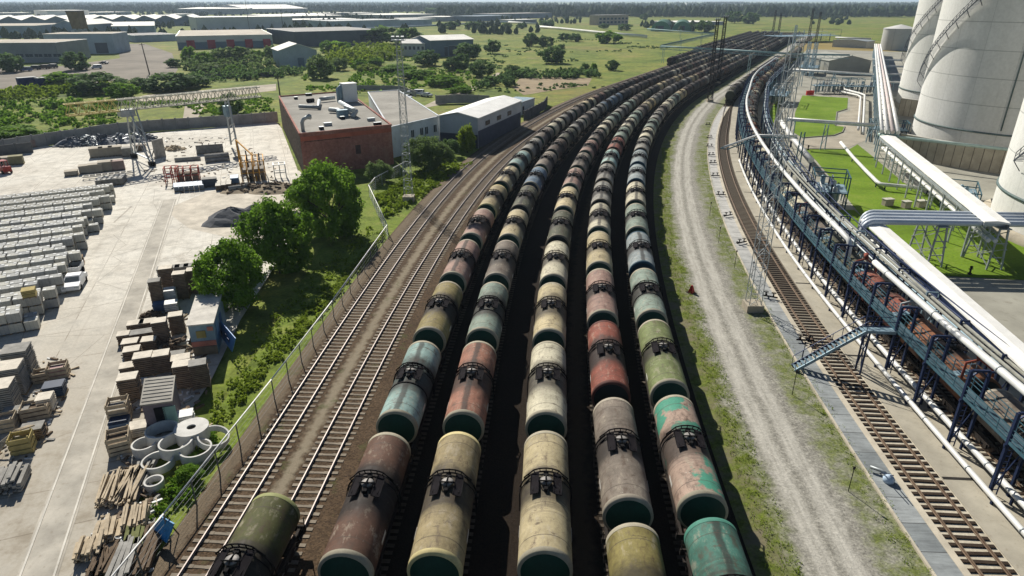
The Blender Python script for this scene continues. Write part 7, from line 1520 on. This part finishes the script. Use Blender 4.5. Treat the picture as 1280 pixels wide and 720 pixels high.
for i, (uL, vL, uR, vR, hp2, dep, wm, rm, lab) in enumerate(((345, 27, 432, 25.5, 5, 160, RB_, RW_, 'broad pale roofed hall right of the long white walled hall'), (365, 33, 452, 31, 6, 60, CG_, RW_, 'pale hall in front of the broad roofed hall'), (416, 37, 500, 34, 8, 50, LB_, CW_, 'light blue hall below the broad pale roofs'), (478, 24, 546, 22.5, 4, 120, CG_, RW_, 'bright low hall among the trees near the horizon'), (462, 33, 540, 31, 5.5, 40, LB_, CW_, 'long pale hall behind the tree group'), (553, 27, 581, 26, 4.5, 50, CG_, RW_, 'white roofed shed by the pipeline'), (596, 27, 640, 25, 5, 50, CB_, CB_, 'blue grey hall behind the meadow, left'), (622, 24, 690, 22, 5, 60, CB_, RG_, 'blue grey hall behind the meadow, right'), (638, 29, 671, 28, 3, 25, CG_, RW_, 'small white roofed shed below the blue grey halls'), (845, 32, 905, 31, 3, 60, CG_, RW_, 'long low pale roof behind the green hangars'), (858, 8.5, 872, 8.5, 4, 40, CW_, RW_, 'tiny white building in the forest'), (893, 7.5, 930, 7, 4, 60, CW_, CW_, 'pale block of flats on the wooded horizon'), (925, 10.5, 957, 10, 3, 90, CG_, RW_, 'white roof below the pale block of flats'), (440, 20, 470, 19.5, 3, 60, CW_, RW_, 'small pale hall near the horizon, centre left'), (385, 23, 425, 22, 4, 90, CG_, RW_, 'bright roofed hall, lowest of the row right of the white hall'), (500, 28, 545, 27, 3.5, 40, CW_, RW_, 'pale low hall before the bright low hall'), (205, 22, 225, 22, 3, 60, CW_, RW_, 'small pale block left of the very long hall'), (120, 20, 165, 19, 3, 60, CB_, RW_, 'blue hall with white roof beyond the white block'), (5, 21, 40, 20.5, 3, 60, CG_, RW_, 'pale roof among the trees at the upper left'), (560, 15, 600, 14.5, 3, 80, CW_, RW_, 'pale hall on the wooded horizon, centre'), (655, 14, 690, 13.5, 3, 80, CW_, RW_, 'pale hall on the wooded horizon, right of centre'), (470, 13, 520, 12.5, 3, 120, CW_, RW_, 'white hall on the wooded horizon, left of centre'), (90, 57, 140, 56, 5, 25, LB_, RB_, 'pale brown roof behind the pale workshop'), (395, 20, 425, 20, 3, 60, RB_, RW_, 'small brownish hall near the horizon'), (1, 66, 34, 66, 5, 12, LB_, RG_, 'low shed behind the long hall at the left edge'))):
    fb('distant_hall', lab, uL, vL, uR, vR, hp2, dep, wm, rm)
of, oh = fb('office_block', 'beige two storey office block on the far meadow', 748, 31.5, 785, 30.5, 10, 18, plain('beige_wall', (.40, .34, .26), .9, 0, .2, .1), RG_)
ow2 = (P(785, 30.5, -.3) - P(748, 31.5, -.3)).length
for fl in range(2):
    for k in range(8): m = MB(); m.box((ow2 * (k + .5) / 8, -.06, 3.0 + fl * 4.3), (ow2 / 14, .2, 2.3)); m.build('window', far_win, of)
def hangar(label, uL, uR, v, depth, mat):
    a, b_ = P(uL, v, -.3), P(uR, v, -.3); w_ = (b_ - a).length; t_ = thing('arched_hangar', label, 'hangar', (a + b_) / 2); m = MB(); r = w_ / 2; n = 14; pr = [(r * math.cos(math.pi * k / n), r * .92 * math.sin(math.pi * k / n)) for k in range(n + 1)]
    for k in range(n): (x0, z0), (x1, z1) = pr[k], pr[k + 1]; m._add([(x0, 0, z0), (x1, 0, z1), (x1 + depth * .25, depth, z1), (x0 + depth * .25, depth, z0)], [(3, 2, 1, 0)], 0, True)
    m.build('vault', mat, t_); m = MB(); m._add([(x, .05, z) for x, z in pr], [tuple(range(n, -1, -1))]); m.build('end_wall', plain('hangar_front', (.10, .26, .17), .8), t_); m = MB(); m.box((0, -.1, r * .25), (r * .6, .3, r * .5)); m.build('door', CD_, t_)
HGR = plain('hangar_green', (.045, .125, .085), .7, 0, .2, .1)
hangar('left green arched hangar beyond the tank rows', 813, 838, 39, 90, HGR); hangar('right green arched hangar beyond the tank rows', 839.5, 864, 39, 90, HGR)
for uL, uR, lab in ((25.5, 49.5, 'left dark blue container with a white edge on the dusty lot'), (50.5, 70, 'right dark blue container with a white edge on the dusty lot')):
    a, b_ = P(uL, 111, -.3), P(uR, 109, -.3); ln_ = (b_ - a).length; dd = (b_ - a).normalized(); t_ = thing('container', lab, 'container', (a + b_) / 2, math.atan2(dd.y, dd.x)); m = MB(); m.box((0, 1.3, 1.9), (ln_ * .97, 2.6, 3.6)); m.build('body', plain('container_blue', (.012, .028, .13), .6, 0, .2, .5), t_); m = MB(); m.box((0, 1.3, 3.76), (ln_ * .985, 2.75, .15)); m.build('roof_edge', CW_, t_); m = MB()
    for k in range(12): m.box((-ln_ * .46 + ln_ * .92 * k / 11, -.03, 1.9), (.12, .08, 3.3))
    m.build('ribs', MATS['container_blue'], t_)
def pole(label, u, v, h, lean=0.0, arms=1):
    t_ = thing('utility_pole', label, 'utility pole', P(u, v, -.3)); t_.rotation_euler = (0, lean, 0); m = MB(); m.tube([(0, 0, 0), (0, 0, h)], [.28, .18], 8); m.build('pole', BARK, t_); m = MB()
    for k in range(arms): m.beam((-1.2, 0, h - .5 - k), (1.2, 0, h - .5 - k), .14)
    m.build('crossarm', BARK, t_)
pole('dark leaning utility pole on the dusty lot', 187, 93, 13, -.05); pole('dark utility pole behind the crane, near the workshop', 350, 119, 6); pole('thin mast behind the long white walled hall', 312, 38, 30); pole('thin pole near the depot right end', 355, 44, 22)
pl = [P(392, 37, 2), P(470, 35, 2), P(560, 31, 2), P(624, 27.5, 2), P(640, 27, 2)]; pipe('overground_pipe', 'long pale overground pipe crossing behind the halls, left stretch', pl, 1.0, LB_, 8, supports=(1, .5))
pipe('overground_pipe', 'long white overground pipe across the far meadow, right stretch', [P(672, 33, 1.4), P(700, 35.5, 1.4), P(750, 40.5, 1.4), P(808, 45.5, 1.4)], 1.2, RW_, 8, supports=(1, .6)); pipe('overground_pipe', 'short white overground pipe by the blue grey halls', [P(630, 27.5, 1.4), P(672, 29.5, 1.4)], 1.2, RW_, 8, supports=(1, .6))
# far trees as masses
FARL = leafmat('far_foliage', (.032, .060, .022), (.050, .088, .030), (.075, .120, .042))
def forest(name, label, fn, n, seed, hmin, hmax, mat=None):
    r = random.Random(seed); m = MB()
    for i in range(n):
        p = fn(r)
        if p is None: continue
        x, y, k = p; h = r.uniform(hmin, hmax); w_ = h * r.uniform(.30, .55); c = Vector((x, y, -.3)); N = 6; a0 = r.uniform(0, 6); o = len(m.v)
        rings = [(w_ * .55, h * .06), (w_ * r.uniform(.9, 1.1), h * r.uniform(.28, .42)), (w_ * r.uniform(.55, .8), h * r.uniform(.62, .75))]
        for rr, z in rings:
            for q in range(N): a = a0 + 2 * math.pi * q / N; j = r.uniform(.72, 1.2); m.v.append((x + math.cos(a) * rr * j, y + math.sin(a) * rr * j, z * r.uniform(.9, 1.1) - .3))
        m.v.append((x, y, h))
        for b_ in range(2):
            for q in range(N): q2 = (q + 1) % N; m.f.append((o + b_ * N + q, o + b_ * N + q2, o + b_ * N + N + q2, o + b_ * N + N + q)); m.mi.append(0); m.sm.append(False)
        for q in range(N): m.f.append((o + 2 * N + q, o + 2 * N + (q + 1) % N, o + 3 * N)); m.mi.append(0); m.sm.append(False)
    return tag(m.build(name, mat or FARL), label, name.replace('_', ' '), kind='stuff')
def f_right(r):
    y = 1350 + 3800 * r.random() ** 2.2; u = r.uniform(560, 1300); x = (u - 640) / F * y * 1.07
    if y < 1500 + 200 * math.sin(x * .004) and r.random() < .6: return None
    return x, y, 1
def f_left(r):
    y = 1900 + 5200 * r.random() ** 1.6; u = r.uniform(-60, 640); return (u - 640) / F * y * 1.07, y, 1
def f_town(r):
    y = 560 + 1300 * r.random(); u = r.uniform(-40, 640); x = (u - 640) / F * y * 1.07
    if mnoise.noise(Vector((x * .006, y * .006, 3))) < .02: return None
    return x, y, 1
def f_mid(r):
    y = 620 + 750 * r.random(); u = r.uniform(560, 1010); x = (u - 640) / F * y * 1.07
    if mnoise.noise(Vector((x * .008, y * .008, 7))) < .22 or (abs(x - y * .40) < 70 and y < 900): return None
    return x, y, 1
forest('forest', 'dark forest along the horizon on the right', f_right, 5200, 21, 12, 21); forest('forest', 'hazy wooded skyline beyond the industrial halls on the left', f_left, 5200, 22, 10, 18); forest('far_trees', 'scattered tree belts between the distant halls', f_town, 1900, 23, 5, 10); forest('far_trees', 'tree belts on the far meadow behind the tank rows', f_mid, 1000, 24, 4, 9)
# the air: one closed box of thin haze round everything
m = MB(); m.box((0, 9990, 29), (28600, 20500, 62)); hz_ = m.build('haze', None) if False else None
hm = bpy.data.materials.new('haze_air'); hm.use_nodes = True; hn_ = hm.node_tree.nodes; hn_.clear(); ho = hn_.new('ShaderNodeOutputMaterial'); pv = hn_.new('ShaderNodeVolumePrincipled'); pv.inputs['Color'].default_value = (.66, .83, 1.0, 1); pv.inputs['Density'].default_value = .00010; pv.inputs['Anisotropy'].default_value = .2; hm.node_tree.links.new(pv.outputs[0], ho.inputs['Volume'])
tag(m.build('haze', hm), 'thin blue haze over the whole plain', 'haze', kind='stuff')
